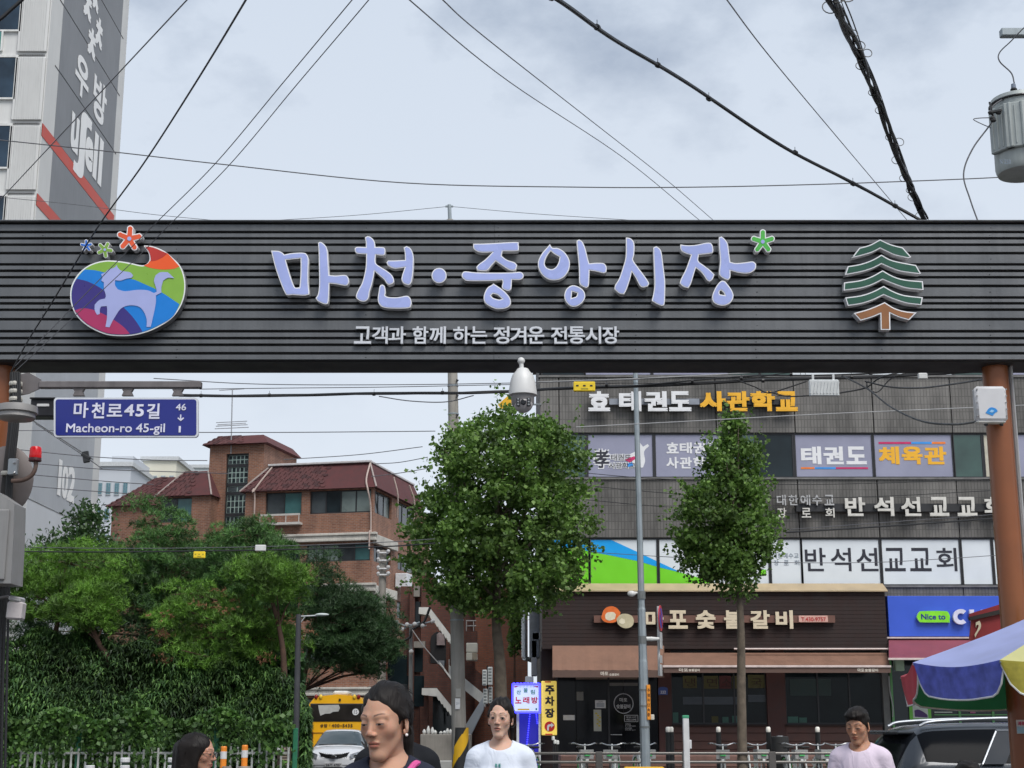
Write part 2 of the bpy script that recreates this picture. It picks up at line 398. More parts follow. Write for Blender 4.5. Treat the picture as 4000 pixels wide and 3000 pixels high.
zt = Z(863, YG); zb = Z(1410, YG)
MB().bbox((GL, YG + .04, zb), (GR, YG + .56, zt - .02), .01).build('beam_core', blackm, gate)
MB().bbox((GL, YG - .05, Z(872, YG) + .006), (GR, YG + .62, zt), .012).build('top_cap', slatm, gate)
for i in range(len(ys) - 1):
    a, b = Z(ys[i], YG), Z(ys[i + 1], YG)
    for (x0, x1) in ((GL, seam - .002), (seam + .002, GR)):
        j = random.uniform(-.003, .003)
        m = MB()   # a pressed slat: flat front, bent-back lower lip
        t0, t1 = a - .016, b + .012
        prof = [(YG + .05, t0 + .006), (YG + j, t0), (YG + j - .002, t1 + .004), (YG + j + .01, t1), (YG + .06, t1 + .004)]
        m.prism([Vector((x0, p, q)) for p, q in prof], (0, 0, 0), (x1 - x0, 0, 0)); m.build('slat', slatm, gate)
scr = mat('screw_dark', (.01, .01, .01), .5)
for k, px in enumerate((170, 690, 1428, 1946, 2484, 2955, 3447, 3868)):
    for i in range(0, len(ys) - 1, 1):
        if (i * 3 + k) % 4 == 0: continue
        q = P(px + 3 * math.sin(i * 5 + k), (ys[i] + ys[i + 1]) / 2 + 1, YG - .004); MB().cyl(q, q + Vector((0, .012, 0)), .006, n=6).build('screw', scr, gate)
# posts
rust = mat('post_orange_brown', (.235, .075, .024), .38, .15, .10, 2.5, bump=.05, bs=30, coat=.15)
YC = 15.8
for cx in (.3348 * YC, -.3535 * YC):
    MB().lathe([(.139, 0), (.139, zb + .02)], (cx, YC, 0), 32).build('post', rust, gate, smooth=True)
    MB().lathe([(.2, 0), (.2, .02), (.15, .03)], (cx, YC, 0), 24).build('base_plate', rust, gate)
    tub = MB()
    for k in range(4): tub.cyl((cx + .15, YC - .09 + k * .06, 0), (cx + .15, YC - .09 + k * .06, zb), .012, n=6)
    if cx > 0: tub.build('conduit', mat('conduit_grey', (.35, .35, .35), .6), gate)
# big letters: outlines in the gate plane
def T(o, s, L): return [(o[0] + a / s, o[1] + b / s) for a, b in L]
C1 = ((1040, 920), 4.2538); C2 = ((1560, 920), 3.16); C3 = ((2260, 880), 2.765); CB = ((1000, 850), 2.212); CD = ((2000, 850), 2.212)
letters = [
 (C1, [[(80,250),(200,255),(270,285),(300,315),(440,290),(620,285),(680,320),(705,400),(700,560),(700,780),(715,960),(690,985),(610,995),(440,985),(350,990),(310,950),(240,790),(150,530),(100,330)],
       [(325,405),(572,378),(570,620),(555,840),(540,860),(490,865),(465,840),(410,700),(350,500)]]),
 (C1, [[(860,120),(905,105),(970,150),(1015,230),(1030,400),(1045,655),(1150,665),(1310,655),(1365,700),(1375,780),(1340,830),(1290,830),(1160,805),(1050,795),(1045,950),(1030,1110),(995,1140),(940,1130),(860,1090),(820,1040),(860,970),(880,800),(875,500),(870,250)]]),
 (C1, [[(1640,30),(1690,10),(1750,35),(1800,100),(1812,190),(1900,190),(1960,200),(1980,240),(1975,310),(1940,330),(1820,322),(1820,455),(1900,520),(2010,590),(2090,660),(2125,740),(2110,790),(2040,815),(2000,790),(1960,730),(1890,670),(1800,590),(1790,660),(1760,800),(1720,930),(1700,1040),(1650,1090),(1570,1090),(1500,1040),(1495,980),(1540,880),(1590,790),(1630,650),(1655,500),(1660,310),(1520,300),(1475,260),(1470,215),(1510,188),(1655,192),(1655,120)]]),
 (CB, [[(1275,260),(1300,245),(1335,265),(1360,320),(1362,400),(1355,500),(1340,565),(1318,583),(1280,570),(1258,540),(1262,500),(1285,430),(1200,440),(1150,420),(1127,390),(1140,370),(1200,370),(1288,365),(1285,300)]]),
 (CB, [[(1070,590),(1090,577),(1112,592),(1120,640),(1115,670),(1140,685),(1220,688),(1300,675),(1330,690),(1345,730),(1335,775),(1300,783),(1200,785),(1110,778),(1070,755),(1052,710),(1060,640)]]),
 (CB, [[(1582 + 65 * math.cos(k * .5236), 500 + 66 * math.sin(k * .5236)) for k in range(12)]]),
 (C2, [[(910,100),(1100,97),(1440,80),(1470,110),(1475,160),(1450,190),(1275,192),(1262,250),(1330,300),(1420,330),(1455,365),(1440,420),(1390,432),(1340,415),(1270,370),(1190,315),(1140,370),(1090,425),(1030,438),(965,428),(948,390),(985,350),(1060,295),(1150,205),(1020,208),(950,190),(915,155)]]),
 (C2, [[(770,480),(790,448),(830,442),(950,455),(1200,458),(1400,455),(1490,448),(1530,475),(1530,515),(1490,545),(1390,545),(1385,630),(1375,665),(1340,680),(1290,665),(1265,635),(1275,580),(1270,548),(1100,560),(850,560),(800,540),(772,510)]]),
 (C2, [[(1160,590),(1190,610),(1250,650),(1310,700),(1360,760),(1378,820),(1360,870),(1300,900),(1200,905),(1120,875),(1060,830),(1040,770),(1055,700),(1090,640),(1140,610)], [(1155,715),(1210,730),(1270,780),(1230,790),(1160,770),(1130,740)]]),
 (C2, [[(1858,105),(1890,150),(1960,155),(2040,205),(2095,290),(2105,370),(2080,450),(2020,520),(1930,550),(1840,540),(1760,480),(1715,390),(1715,310),(1760,220),(1820,150)], [(1870,190),(1910,225),(1978,265),(1965,330),(1930,390),(1880,415),(1825,400),(1795,355),(1805,290),(1840,225)]]),
 (CD, [[(558,200),(580,188),(610,210),(635,270),(655,350),(668,395),(740,390),(795,395),(818,430),(815,470),(790,480),(730,465),(670,455),(668,530),(662,590),(640,607),(605,590),(582,560),(580,480),(575,380),(565,280)]]),
 (CD, [[(500,592),(540,585),(590,605),(625,640),(632,690),(605,735),(560,765),(510,765),(470,730),(452,680),(465,625)], [(520,638),(565,652),(555,680),(515,695)]]),
 (C3, [[(512,130),(560,140),(595,175),(605,230),(600,320),(590,375),(640,450),(700,530),(760,620),(745,660),(690,670),(655,640),(620,570),(575,500),(560,570),(520,690),(490,745),(440,735),(388,690),(395,645),(440,570),(480,450),(510,330)]]),
 (C3, [[(808,240),(840,225),(880,255),(900,310),(915,430),(935,600),(935,740),(928,850),(900,870),(850,850),(790,815),(805,750),(820,650),(818,520),(810,350)]]),
 (C3, [[(1100,205),(1160,215),(1260,212),(1380,188),(1430,190),(1450,225),(1455,280),(1430,302),(1300,318),(1295,385),(1350,430),(1410,475),(1468,530),(1450,580),(1415,608),(1385,590),(1360,550),(1320,500),(1268,460),(1245,530),(1215,630),(1185,678),(1130,660),(1092,625),(1110,570),(1160,470),(1215,320),(1150,300),(1105,265)]]),
 (C3, [[(1515,130),(1545,120),(1580,150),(1612,200),(1625,290),(1640,395),(1700,408),(1800,400),(1880,390),(1918,415),(1912,470),(1860,510),(1800,520),(1720,510),(1640,488),(1640,560),(1615,590),(1570,575),(1525,540),(1520,480),(1530,380),(1520,250)]]),
 (C3, [[(1540,600),(1580,605),(1620,650),(1665,720),(1672,780),(1640,835),(1580,865),(1510,860),(1455,825),(1445,760),(1470,690),(1500,640)], [(1540,700),(1570,730),(1580,755),(1525,745),(1522,715)]]),
]
YL = YG - .14
def channel(loops, face, parent, name='letter', y=YL, d=.10, rim=.011, ed=sidem, sharp=55):
    o = shape(loops, y, d, rimm, name, parent, grow=.0, edge=ed, sharp=sharp)
    shape(loops, y - .003, .006, face, 'face', o, grow=-rim, sharp=sharp); return o
for (org, sc), LL in letters: channel([T(org, sc, L) for L in LL], lilac, gate)
chars([('고',1383,1450),('객',1453,1515),('과',1517,1586),('함',1611,1673),('께',1678,1742),('하',1770,1836),('는',1838,1903),('정',1927,1990),('겨',1993,2056),('운',2061,2126),('전',2152,2216),('통',2219,2285),('시',2287,2348),('장',2353,2419)],
      1275, 1343, YG - .05, greylet, 'slogan_letter', gate, depth=.05, bold=.02, edge=mat('slogan_side', (.3, .31, .33), .5))
def flower(cx, cy, r, rot, face, sy=1.):
    pts = []
    for k in range(5):
        a = rot + k * 2 * math.pi / 5
        for (da, rr) in ((-.628, .44), (-.36, .70), (-.25, .93), (0, 1.04), (.25, .93), (.36, .70)):
            pts.append((cx + r * rr * math.cos(a + da), cy + sy * r * rr * math.sin(a + da)))
    o = channel([pts], face, gate, 'flower', rim=.011 if r > 40 else .0065, sharp=80)
    shape([[(cx + r * .16 * math.cos(t * .785), cy + r * .16 * math.sin(t * .785)) for t in range(8)]], YL - .008, .006, lilac, 'flower_centre', o)
flower(2980, 944, 47, -math.pi / 2, mat('flower_green', (.07, .42, .06), .35), 1)
flower(505, 932, 50, -1.48, mat('flower_orange', (.75, .1, .03), .35))
flower(409, 975, 32, -1.1, mat('flower_olive', (.22, .4, .06), .35))
flower(337, 960, 24, -1.6, mat('flower_blue', (.01, .13, .55), .35))
# round emblem
E = ((200, 850), 2.765)
out = [(1005,300),(1100,310),(1220,360),(1330,450),(1400,530),(1440,640),(1450,760),(1430,880),(1380,990),(1300,1090),(1180,1170),(1050,1230),(900,1270),(760,1280),(600,1265),(450,1205),(340,1130),(260,1040),(215,930),(205,820),(225,720),(290,610),(380,530),(480,485),(600,462),(740,470),(860,490),(990,515),(1050,480),(1062,430),(1045,370),(1005,315)]
emb = shape([T(*E, out)], YL, .11, rimm, 'emblem', gate, edge=mat('emblem_side', (.16, .16, .17), .4), sharp=80)
def ep(L, col, k, nm): shape([T(*E, L)], YL - .003 - .0015 * k, .0015, mat('emblem_' + nm, col, .35, 0, .04, 5), 'print_' + nm, emb, sharp=40, sub=3)
shape([T(*E, out)], YL - .003, .003, mat('emblem_green', (.22, .42, .05), .35, 0, .04, 5), 'print_green', emb, grow=-.014, sharp=80)
low = [(1380,950),(1340,1030),(1280,1095),(1170,1158),(1040,1217),(900,1255),(760,1266),(605,1251),(458,1192),(350,1120),(272,1032),(230,930),(220,820),(240,725)]
ep([(240,720),(285,645),(360,560),(480,570),(600,600),(800,650),(900,672),(1000,715),(1180,800),(1385,935)] + low[1:-1], (0.0, .19, .62), 1, 'blue')
ep([(240,725),(275,660),(400,692),(540,765),(640,850),(760,950),(860,1050),(930,1140),(985,1230),(900,1253),(760,1264),(605,1249),(458,1190),(350,1118),(272,1030),(232,930),(222,820)], (.035, .022, .19), 2, 'purple')
ep([(252,1003),(330,980),(430,990),(540,1030),(670,1100),(780,1180),(850,1255),(760,1262),(605,1247),(458,1188),(350,1116),(275,1030)], (.38, .025, .11), 3, 'magenta')
ep([(1000,517),(1080,545),(1200,560),(1320,553),(1385,527),(1325,460),(1255,385),(1200,430),(1130,463),(1062,470),(1045,495)], (.82, .10, .015), 1, 'orange')
ep([(1016,312),(1100,322),(1215,370),(1255,387),(1200,430),(1130,463),(1072,470),(1074,430),(1057,368)], (.48, .03, .02), 2, 'red')
ep([(540,610),(585,590),(610,565),(680,540),(710,510),(720,540),(760,575),(850,590),(885,625),(870,650),(810,660),(750,680),(690,675),(690,730),(720,775),(800,795),(930,780),(1040,785),(1110,815),(1140,800),(1130,750),(1110,680),(1130,620),(1180,590),(1260,590),(1330,655),(1260,650),(1210,680),(1190,750),(1190,810),(1130,840),(1130,920),(1105,1050),(1075,1180),(1030,1180),(1030,1090),(990,1000),(930,955),(830,950),(750,985),(690,1070),(660,1120),(630,1185),(585,1180),(600,1100),(605,1000),(600,955),(540,960),(525,990),(525,1040),(495,1050),(470,1000),(470,940),(520,890),(580,875),(590,840),(570,770),(570,700),(540,680),(555,650)], (.36, .40, .70), 5, 'lilac_horse')
# pine-tree emblem
TE = ((3000, 850), 2.212)
dg = mat('tree_green', (.012, .085, .05), .4, 0, .12, 6); tb = mat('tree_brown', (.27, .11, .035), .4, 0, .12, 6)
for L, m in (([(968,188),(1060,230),(1165,258),(1238,340),(1215,350),(1100,325),(1020,290),(970,265),(900,300),(800,330),(735,345),(720,350),(790,260),(880,235)], dg),
          ([(980,320),(1080,370),(1280,410),(1320,480),(1300,485),(1150,465),(1060,435),(982,400),(900,440),(800,470),(665,495),(690,420),(800,400),(900,365)], dg),
          ([(990,455),(1080,505),(1180,535),(1338,550),(1345,625),(1200,610),(1090,575),(992,535),(900,580),(800,610),(655,630),(658,560),(800,540),(900,505)], dg),
          ([(1000,590),(1080,635),(1180,670),(1338,688),(1325,755),(1200,740),(1090,705),(1000,668),(900,715),(800,745),(690,762),(668,690),(800,672),(900,640)], dg),
          ([(1008,730),(1090,780),(1180,808),(1285,820),(1220,885),(1130,860),(1055,825),(1058,970),(975,970),(972,830),(900,860),(800,890),(740,825),(850,795),(930,765)], tb)):
    channel([T(*TE, L)], m, gate, 'tree_tier' if m is dg else 'tree_trunk', sharp=28, rim=.012)
# ------------------------------------------------------------------ grey tiled commercial building
YF = 48.0
tile = tilemat('facade_tile', (.158, .150, .140), (.135, .128, .120), (.092, .088, .082), .105, .26, .012, offset=0, dirt=.62, bump=.3, dirtsc=.28)
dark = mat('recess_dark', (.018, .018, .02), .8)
frm = mat('window_frame_dark', (.03, .03, .033), .45, .3, .1, 4)
gdark = glass('glass_dark', (.012, .02, .024)); ggreen = mat('glass_green', (.035, .075, .062), .12, 0, .35, .9, spec=.8)
purple = mat('film_lilac', (.275, .28, .375), .42, 0, .07, 1.2)
white = mat('film_white', (.68, .72, .75), .4, 0, .05, 1.1)
wht = mat('sign_white', (.74, .74, .75), .4, 0, .05, 5); yel = mat('sign_yellow', (.82, .42, .02), .4, 0, .05, 5)
blk = mat('print_black', (.018, .018, .03), .5); mag = mat('print_magenta', (.55, .02, .12), .4); blu = mat('print_blue', (.04, .28, .72), .4); org = mat('print_orange', (.82, .2, .03), .4)
grn = mat('print_green', (.17, .62, .015), .4, 0, .03, 3); sky_b = mat('print_sky_blue', (.0, .33, .78), .4, 0, .03, 3)
sidegr = mat('letter_side_dark', (.12, .12, .12), .5)
xl = X(2108, 1800, YF); xr = 25.0
bld = thing('commercial_building', 'dark grey tiled four storey building with rows of film covered windows', 'building', ((xl + xr) / 2, YF + 6, 0))
zr4b, zr3t, zr3b, zr2t, zr2b = [Z(y, YF) for y in (1468, 1690, 1867, 2100, 2288)]
zr4t = zr4b + 1.55; ztop = zr4t + 1.6; zg = Z(2640, YF)
MB().box((xl + .1, YF + .25, 0), (xr, YF + 13, ztop - .05)).build('core_wall', tile, bld)
pw = X(3412, 1650, YF) - X(3105, 1650, YF); x0 = X(3412, 1650, YF)
while x0 - pw > xl: x0 -= pw
segs = [xl] + [x0 + k * pw for k in range(12) if x0 + k * pw < xr - .3] + [xr]
for (za, zb_) in ((zr4t, ztop), (zr3t, zr4b), (zr2t, zr3b)):
    for i in range(len(segs) - 1):
        MB().bbox((segs[i] + .015, YF, za), (segs[i + 1] - .015, YF + .26, zb_), .01).build('cladding_panel', tile, bld)
for i in range(len(segs) - 1):
    if segs[i + 1] > X(3450, 2300, YF): MB().bbox((max(segs[i], X(3452, 2300, YF)) + .01, YF, Z(2330, YF)), (segs[i + 1] - .015, YF + .26, zr2b), .01).build('cladding_panel', tile, bld)
for z in (zr4b, zr3b, zr2b):
    MB().box((xl - .02, YF - .05, z - .05), (xr, YF + .3, z + .01)).build('sill_ledge', mat('ledge_grey', (.16, .155, .15), .8, 0, .3, 3), bld)
MB().box((xl - .03, YF - .05, ztop), (xr, YF + 13, ztop + .25)).build('parapet_cap', mat('ledge_grey', (0, 0, 0)), bld)
def window(px0, px1, zb_, zt_, pane, ymid, nm='window', parent=None, Yw=None, fw=.055):
    Yw = Yw or YF + .06; parent = parent or bld
    a = P(px0, ymid, YF).x; b = P(px1, ymid, YF).x; m = MB()
    m.box((a - fw, Yw, zb_ + .0), (b + fw, Yw + .1, zb_ + fw)).box((a - fw, Yw, zt_ - fw), (b + fw, Yw + .1, zt_))
    m.box((a - fw, Yw + .002, zb_ + fw), (a, Yw + .098, zt_ - fw)).box((b, Yw + .002, zb_ + fw), (b + fw, Yw + .098, zt_ - fw))
    w = m.build(nm, frm, parent)
    MB().box((a, Yw + .03, zb_ + fw), (b, Yw + .05, zt_ - fw)).build('pane', pane, w); return w, a, b
# fourth floor
for a, b, p in ((2120, 2280, gdark), (2289, 2542, purple), (2554, 2845, purple), (2856, 2965, ggreen), (2975, 3088, ggreen), (3098, 3398, white), (3410, 3722, white), (3734, 3900, ggreen), (3912, 4080, purple)):
    window(a, b, zr4b, zr4t, p, 1468)
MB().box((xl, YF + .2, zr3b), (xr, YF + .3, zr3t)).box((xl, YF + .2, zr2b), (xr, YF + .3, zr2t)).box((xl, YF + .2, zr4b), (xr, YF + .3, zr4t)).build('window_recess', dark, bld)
ym = 1780; YW = YF + .085
for a, b, p in ((2122, 2190, gdark), (2200, 2286, ggreen), (2299, 2550, purple), (2563, 2820, purple), (2833, 2950, ggreen), (2962, 3097, gdark), (3111, 3408, purple), (3420, 3722, purple), (3732, 3838, ggreen), (3850, 3945, mat('blind_cream', (.5, .47, .38), .7)), (3966, 4250, purple)):
    w, _, _ = window(a, b, zr3b, zr3t, p, ym)
    if a == 3111:
        for ch, c0, c1 in (('태', 3129, 3208), ('권', 3216, 3295), ('도', 3305, 3385)): text(ch, (c0, 1744, c1, 1814), YW - .005, wht, 'print_letter', w, .004, .04)
        for c0, c1, m in ((3129, 3182, org), (3182, 3265, blu), (3265, 3391, mag)): plate((c0, 1825, c1, 1832), YW - .004, m, 'print_stripe', w, .003)
    if a == 3420:
        for ch, c0, c1 in (('체', 3432, 3513), ('육', 3522, 3604), ('관', 3610, 3697)): text(ch, (c0, 1744, c1, 1814), YW - .005, yel, 'print_letter', w, .004, .04)
        for c0, c1, m in ((3432, 3559, mag), (3559, 3640, blu), (3640, 3693, org)): plate((c0, 1726, c1, 1734), YW - .004, m, 'print_stripe', w, .003)
    if a == 2563:
        for k, (ch, c0) in enumerate(zip('효태권도', (2603, 2655, 2708, 2762))): text(ch, (c0, 1728, c0 + 48, 1771), YW - .005, wht, 'print_letter', w, .004, .03)
        for k, (ch, c0) in enumerate(zip('사관학교', (2603, 2655, 2708, 2762))): text(ch, (c0, 1785, c0 + 48, 1830), YW - .005, wht, 'print_letter', w, .004, .03)
    if a == 2299:
        text('孝', (2316, 1752, 2384, 1832), YW - .004, wht, 'print_letter', w, .003, .09); text('孝', (2321, 1757, 2379, 1828), YW - .008, blk, 'print_letter', w, .003, .02)
        text('태권도', (2384, 1772, 2470, 1801), YW - .004, wht, 'print_letter', w, .003, .09); text('태권도', (2387, 1775, 2466, 1798), YW - .008, blk, 'print_letter', w, .003, .01)
        text('사관학교', (2376, 1804, 2486, 1832), YW - .004, wht, 'print_letter', w, .003, .09); text('사관학교', (2379, 1807, 2482, 1829), YW - .008, blk, 'print_letter', w, .003, .01)
        shape([[(2458, 1775), (2490, 1758), (2500, 1730), (2512, 1745), (2530, 1734), (2536, 1742), (2516, 1764), (2520, 1800), (2512, 1826), (2490, 1826), (2470, 1805)]], YW - .004, .003, wht, 'print_figure', w)
        shape([[(2440, 1795), (2478, 1782), (2484, 1792), (2460, 1806)]], YW - .008, .003, mag, 'print_mark', w); shape([[(2448, 1812), (2470, 1806), (2474, 1820), (2452, 1824)]], YW - .008, .003, blu, 'print_mark', w)
ym = 2195
def clip_rect(poly, a, b):        # clip a picture polygon to a <= px <= b
    def cut(L, f, at):
        o = []
        for i in range(len(L)):
            p, q = L[i], L[(i + 1) % len(L)]
            if f(p): o.append(p)
            if f(p) != f(q):
                t = (at - p[0]) / (q[0] - p[0]); o.append((at, p[1] + t * (q[1] - p[1])))
        return o
    L = cut(poly, lambda p: p[0] >= a, a)
    return cut(L, lambda p: p[0] <= b, b) if L else L
gpoly = [(2110, 2170), (2180, 2140), (2240, 2138), (2306, 2156), (2370, 2167), (2490, 2192), (2577, 2217), (2660, 2237), (2790, 2273), (2790, 2279), (2110, 2279)]
bpoly = [(2110, 2140), (2110, 2109), (2388, 2109), (2490, 2156), (2566, 2192), (2660, 2236), (2577, 2216), (2490, 2191), (2370, 2166), (2306, 2155), (2240, 2137), (2180, 2139), (2110, 2165)]
for a, b in ((2125, 2299), (2308, 2566), (2578, 2800), (2810, 2862), (2872, 3003), (3015, 3130), (3138, 3438), (3450, 3752), (3764, 3876), (3888, 3990), (4000, 4260)):
    w, _, _ = window(a, b, zr2b, zr2t, white, ym)
    for pol, m, nm, k in ((gpoly, grn, 'print_green_field', 0), (bpoly, sky_b, 'print_blue_band', 1)):
        c = clip_rect(pol, a, b)
        if len(c) > 2: shape([c], YW - .003 - .003 * k, .002, m, nm, w, smooth=False)
    if a == 2872: plate((2965, 2225, 2993, 2248), YW - .004, grn, 'print_mark', w, .003)
    if a == 3015:
        text('대한예수교', (3018, 2160, 3120, 2181), YW - .004, mat('print_grey', (.16, .2, .25), .5), 'print_letter', w, .002)
        for ch, c0 in (('장', 3023), ('로', 3062), ('회', 3103)): text(ch, (c0, 2188, c0 + 19, 2208), YW - .004, mat('print_grey', ()), 'print_letter', w, .002)
    if a == 3138:
        for ch, c0, c1 in (('반', 3145, 3226), ('석', 3246, 3325), ('선', 3346, 3430)): text(ch, (c0, 2140, c1, 2231), YW - .004, blk, 'print_letter', w, .003, .012)
    if a == 3450:
        for ch, c0, c1 in (('교', 3455, 3536), ('교', 3554, 3637), ('회', 3658, 3738)): text(ch, (c0, 2140, c1, 2231), YW - .004, blk, 'print_letter', w, .003, .012)
# ---- letter signs on the facade
def lsign(label, bars, groups, Y=YF - .28):
    t = thing('letter_sign', label, 'sign', (X(bars[0][0][0], bars[0][0][1], Y), Y, Z(bars[0][0][3], Y)))
    for bx, m in bars: plate(bx, Y + .1, m, 'mounting_bar', t, .16)
    for items, y0, y1, m, bold in groups:
        for ch, a, b in items: text(ch, (a, y0, b, y1), Y, m, 'letter', t, .09, bold, edge=sidegr)
    return t
barw = mat('bar_grey_blue', (.24, .26, .3), .5); bark = mat('bar_black', (.02, .02, .022), .5)
lsign('white and yellow raised Korean letters of a taekwondo school high on the grey facade',
      [((2380, 1557, 2732, 1580), barw), ((2732, 1560, 3090, 1580), bark)],
      [([('효', 2298, 2383), ('태', 2418, 2505), ('권', 2517, 2607), ('도', 2613, 2700)], 1528, 1606, wht, .045),
       ([('사', 2733, 2835), ('관', 2838, 2928), ('학', 2932, 3028), ('교', 3030, 3115)], 1528, 1606, yel, .045)])
lsign('off white raised Korean letters of a church on a dark bar between window rows',
      [((3110, 1967, 3890, 1998), bark)],
      [([('반', 3301, 3380), ('석', 3415, 3492), ('선', 3520, 3597), ('교', 3631, 3706), ('교', 3739, 3816), ('회', 3845, 3925)], 1941, 2016, mat('sign_offwhite', (.62, .6, .55), .5), .03),
       ([('대', 3034, 3070), ('한', 3080, 3118), ('예', 3126, 3165), ('수', 3172, 3210), ('교', 3220, 3258)], 1933, 1974, mat('sign_pale_grey', (.4, .4, .4), .5), .02),
       ([('장', 3036, 3072), ('로', 3131, 3168), ('회', 3224, 3260)], 1984, 2022, mat('sign_offwhite', ()), .02)])
# ---- restaurant front
brown = mat('board_brown', (.024, .011, .009), .75, 0, .22, 3, streak=.3); beige = mat('flashing_beige', (.40, .31, .19), .55, 0, .12, 2)
YB = YF - .55
rest = thing('restaurant_sign_board', 'broad dark brown boarded sign panel of the grill restaurant with cream letters', 'sign', (X(2780, 2500, YB), YB, Z(2535, YB)))
xa, xb = X(2117, 2420, YB), X(3462, 2420, YB); zt_, zb_ = Z(2312, YB), Z(2535, YB)
MB().box((xa + .02, YB + .06, zb_), (xb - .02, YF + .26, zt_)).build('panel_core', brown, rest)
nb = 15
for k in range(nb):
    h = (zt_ - zb_) / nb; MB().bbox((xa, YB + random.uniform(0, .006), zb_ + k * h + .003), (xb, YB + .07, zb_ + (k + 1) * h - .003), .004).build('board', brown, rest)
z1 = Z(2288, YB); MB().prism([Vector((xa - .03, YB - .12, zt_)), Vector((xa - .03, YB - .12, zt_ + .035)), Vector((xa - .03, YF - .05, z1 + .12)), Vector((xa - .03, YF - .05, zt_))], (0, 0, 0), (xb - xa + .1, 0, 0)).build('flashing', beige, rest)
cream = mat('letter_cream', (.68, .58, .42), .4, 0, .05, 8); bar_b = mat('bar_brown', (.15, .07, .05), .6)
plate((2320, 2404, 3262, 2432), YB - .14, bar_b, 'mounting_bar', rest, .12)
for ch, a, b in (('마', 2520, 2592), ('포', 2611, 2686), ('숯', 2718, 2795), ('불', 2828, 2900), ('갈', 2931, 3007), ('비', 3030, 3098)):
    text(ch, (a, 2384, b, 2456), YB - .20, cream, 'letter', rest, .06, .035, edge=mat('letter_side_brown', (.2, .13, .08), .5))
plate((3120, 2405, 3234, 2431), YB - .19, mat('plate_pink', (.62, .36, .3), .5), 'phone_plate', rest, .05, .01)
text('T.430-9757', (3130, 2411, 3226, 2427), YB - .195, mat('print_red', (.42, .02, .02), .5), 'phone_number', rest, .004, .02)
o_ = shape([[(2352, 2400), (2362, 2378), (2385, 2368), (2408, 2374), (2424, 2392), (2416, 2420), (2395, 2432), (2365, 2430), (2350, 2416)]], YB - .22, .05, mat('icon_orange', (.75, .16, .03), .4), 'icon_persimmon', rest, edge=cream)
shape([[(2364, 2404), (2372, 2393), (2396, 2391), (2406, 2400), (2402, 2418), (2380, 2424), (2366, 2418)]], YB - .226, .006, mat('icon_cream', (.75, .68, .5), .4), 'icon_face', o_)
o_ = shape([[(2408, 2418), (2425, 2400), (2450, 2398), (2470, 2408), (2476, 2430), (2466, 2448), (2440, 2454), (2416, 2440)]], YB - .23, .05, mat('icon_olive', (.52, .46, .3), .4), 'icon_garlic', rest, edge=cream)
shape([[(2418, 2424), (2428, 2415), (2440, 2420), (2442, 2432), (2432, 2438), (2420, 2434)]], YB - .236, .006, mat('icon_cream', ()), 'icon_face', o_)
awn = mat('awning_tan', (.195, .103, .068), .75, 0, .12, 2.2, bump=.1, bs=25, streak=.12); awnd = mat('awning_valance_brown', (.115, .07, .055), .8, 0, .12, 4)
def awning(px0, px1, yt, ye, yv, Y0, proj, label, words, fab=awn, val=awnd, rail=True, sl=0.):
    t = thing('awning', label, 'awning', (X((px0 + px1) / 2, ye, Y0), Y0, Z(yv, Y0)))
    Ye = Y0 - proj; zt_ = Z(yt, Y0); ze = Z(ye, Ye); zv = Z(yv, Ye); a0, b0 = X(px0, yt, Y0), X(px1, yt, Y0); a1, b1 = X(px0, ye, Ye), X(px1 + sl, ye, Ye)
    m = MB(); n = 24; vs = []; fs = []
    for i in range(n + 1):
        u = i / n
        for k in range(5):
            v = k / 4; sag = -.03 * math.sin(math.pi * v) + .012 * math.sin(u * 60) * v
            vs.append(((a0 + (b0 - a0) * u) * (1 - v) + (a1 + (b1 - a1) * u) * v, Y0 - proj * v, zt_ + (ze - zt_) * v + sag))
    q = len(vs); vs += [(x, y + .004, z - .02) for x, y, z in vs]
    for i in range(n):
        for k in range(4):
            a = i * 5 + k; fs += [(a, a + 1, a + 6, a + 5), (q + a, q + a + 5, q + a + 6, q + a + 1)]
    m.add(vs, fs); m.build('canopy', fab, t)
    v = MB(); v.box((a1, Ye - .01, zv), (b1, Ye + .012, ze - .0)); v.build('valance', val, t)
    if rail: MB().bbox((a1 - .03, Ye - .045, ze - .035), (b1 + .03, Ye - .012, ze + .03), .008).build('front_rail', mat('rail_pinkish_white', (.6, .5, .47), .4), t)
    for s in ((a1, a0), (b1, b0)): MB().prism([Vector((s[1], Y0, zt_)), Vector((s[0], Ye, ze)), Vector((s[0], Ye, zv)), Vector((s[1], Y0, zt_ - .3))], (0, 0, 0), (.015, 0, 0)).build('side_cloth', fab, t)
    for wd, c0, c1, y0, y1 in words: text(wd, (c0, y0, c1, y1), Ye - .014 - (.0), mat('print_cream', (.62, .56, .48), .6), 'lettering', t, .003, .03)
    return t
awning(2158, 2592, 2522, 2618, 2646, YB - .01, 1.2, 'light tan shop awning over the restaurant door, nearest the parking sign', [('마포', 2346, 2376, 2623, 2639), ('숯불갈비', 2380, 2418, 2630, 2640)], rail=False)
awning(2592, 3462, 2550, 2603, 2628, YB - .01, 1.3, 'long tan awning with pale front rail over the restaurant windows', [('마포', 2652, 2688, 2609, 2624), ('숯불갈비', 2690, 2733, 2612, 2623), ('마포', 3350, 3376, 2610, 2625), ('숯불갈비', 3378, 3430, 2612, 2624)], sl=14)
MB().cyl((xa + 6, YB - .3, Z(2537, YB)), (xb, YB - .3, Z(2537, YB)), .03).build('awning_tube', mat('rail_pinkish_white', ()), rest)
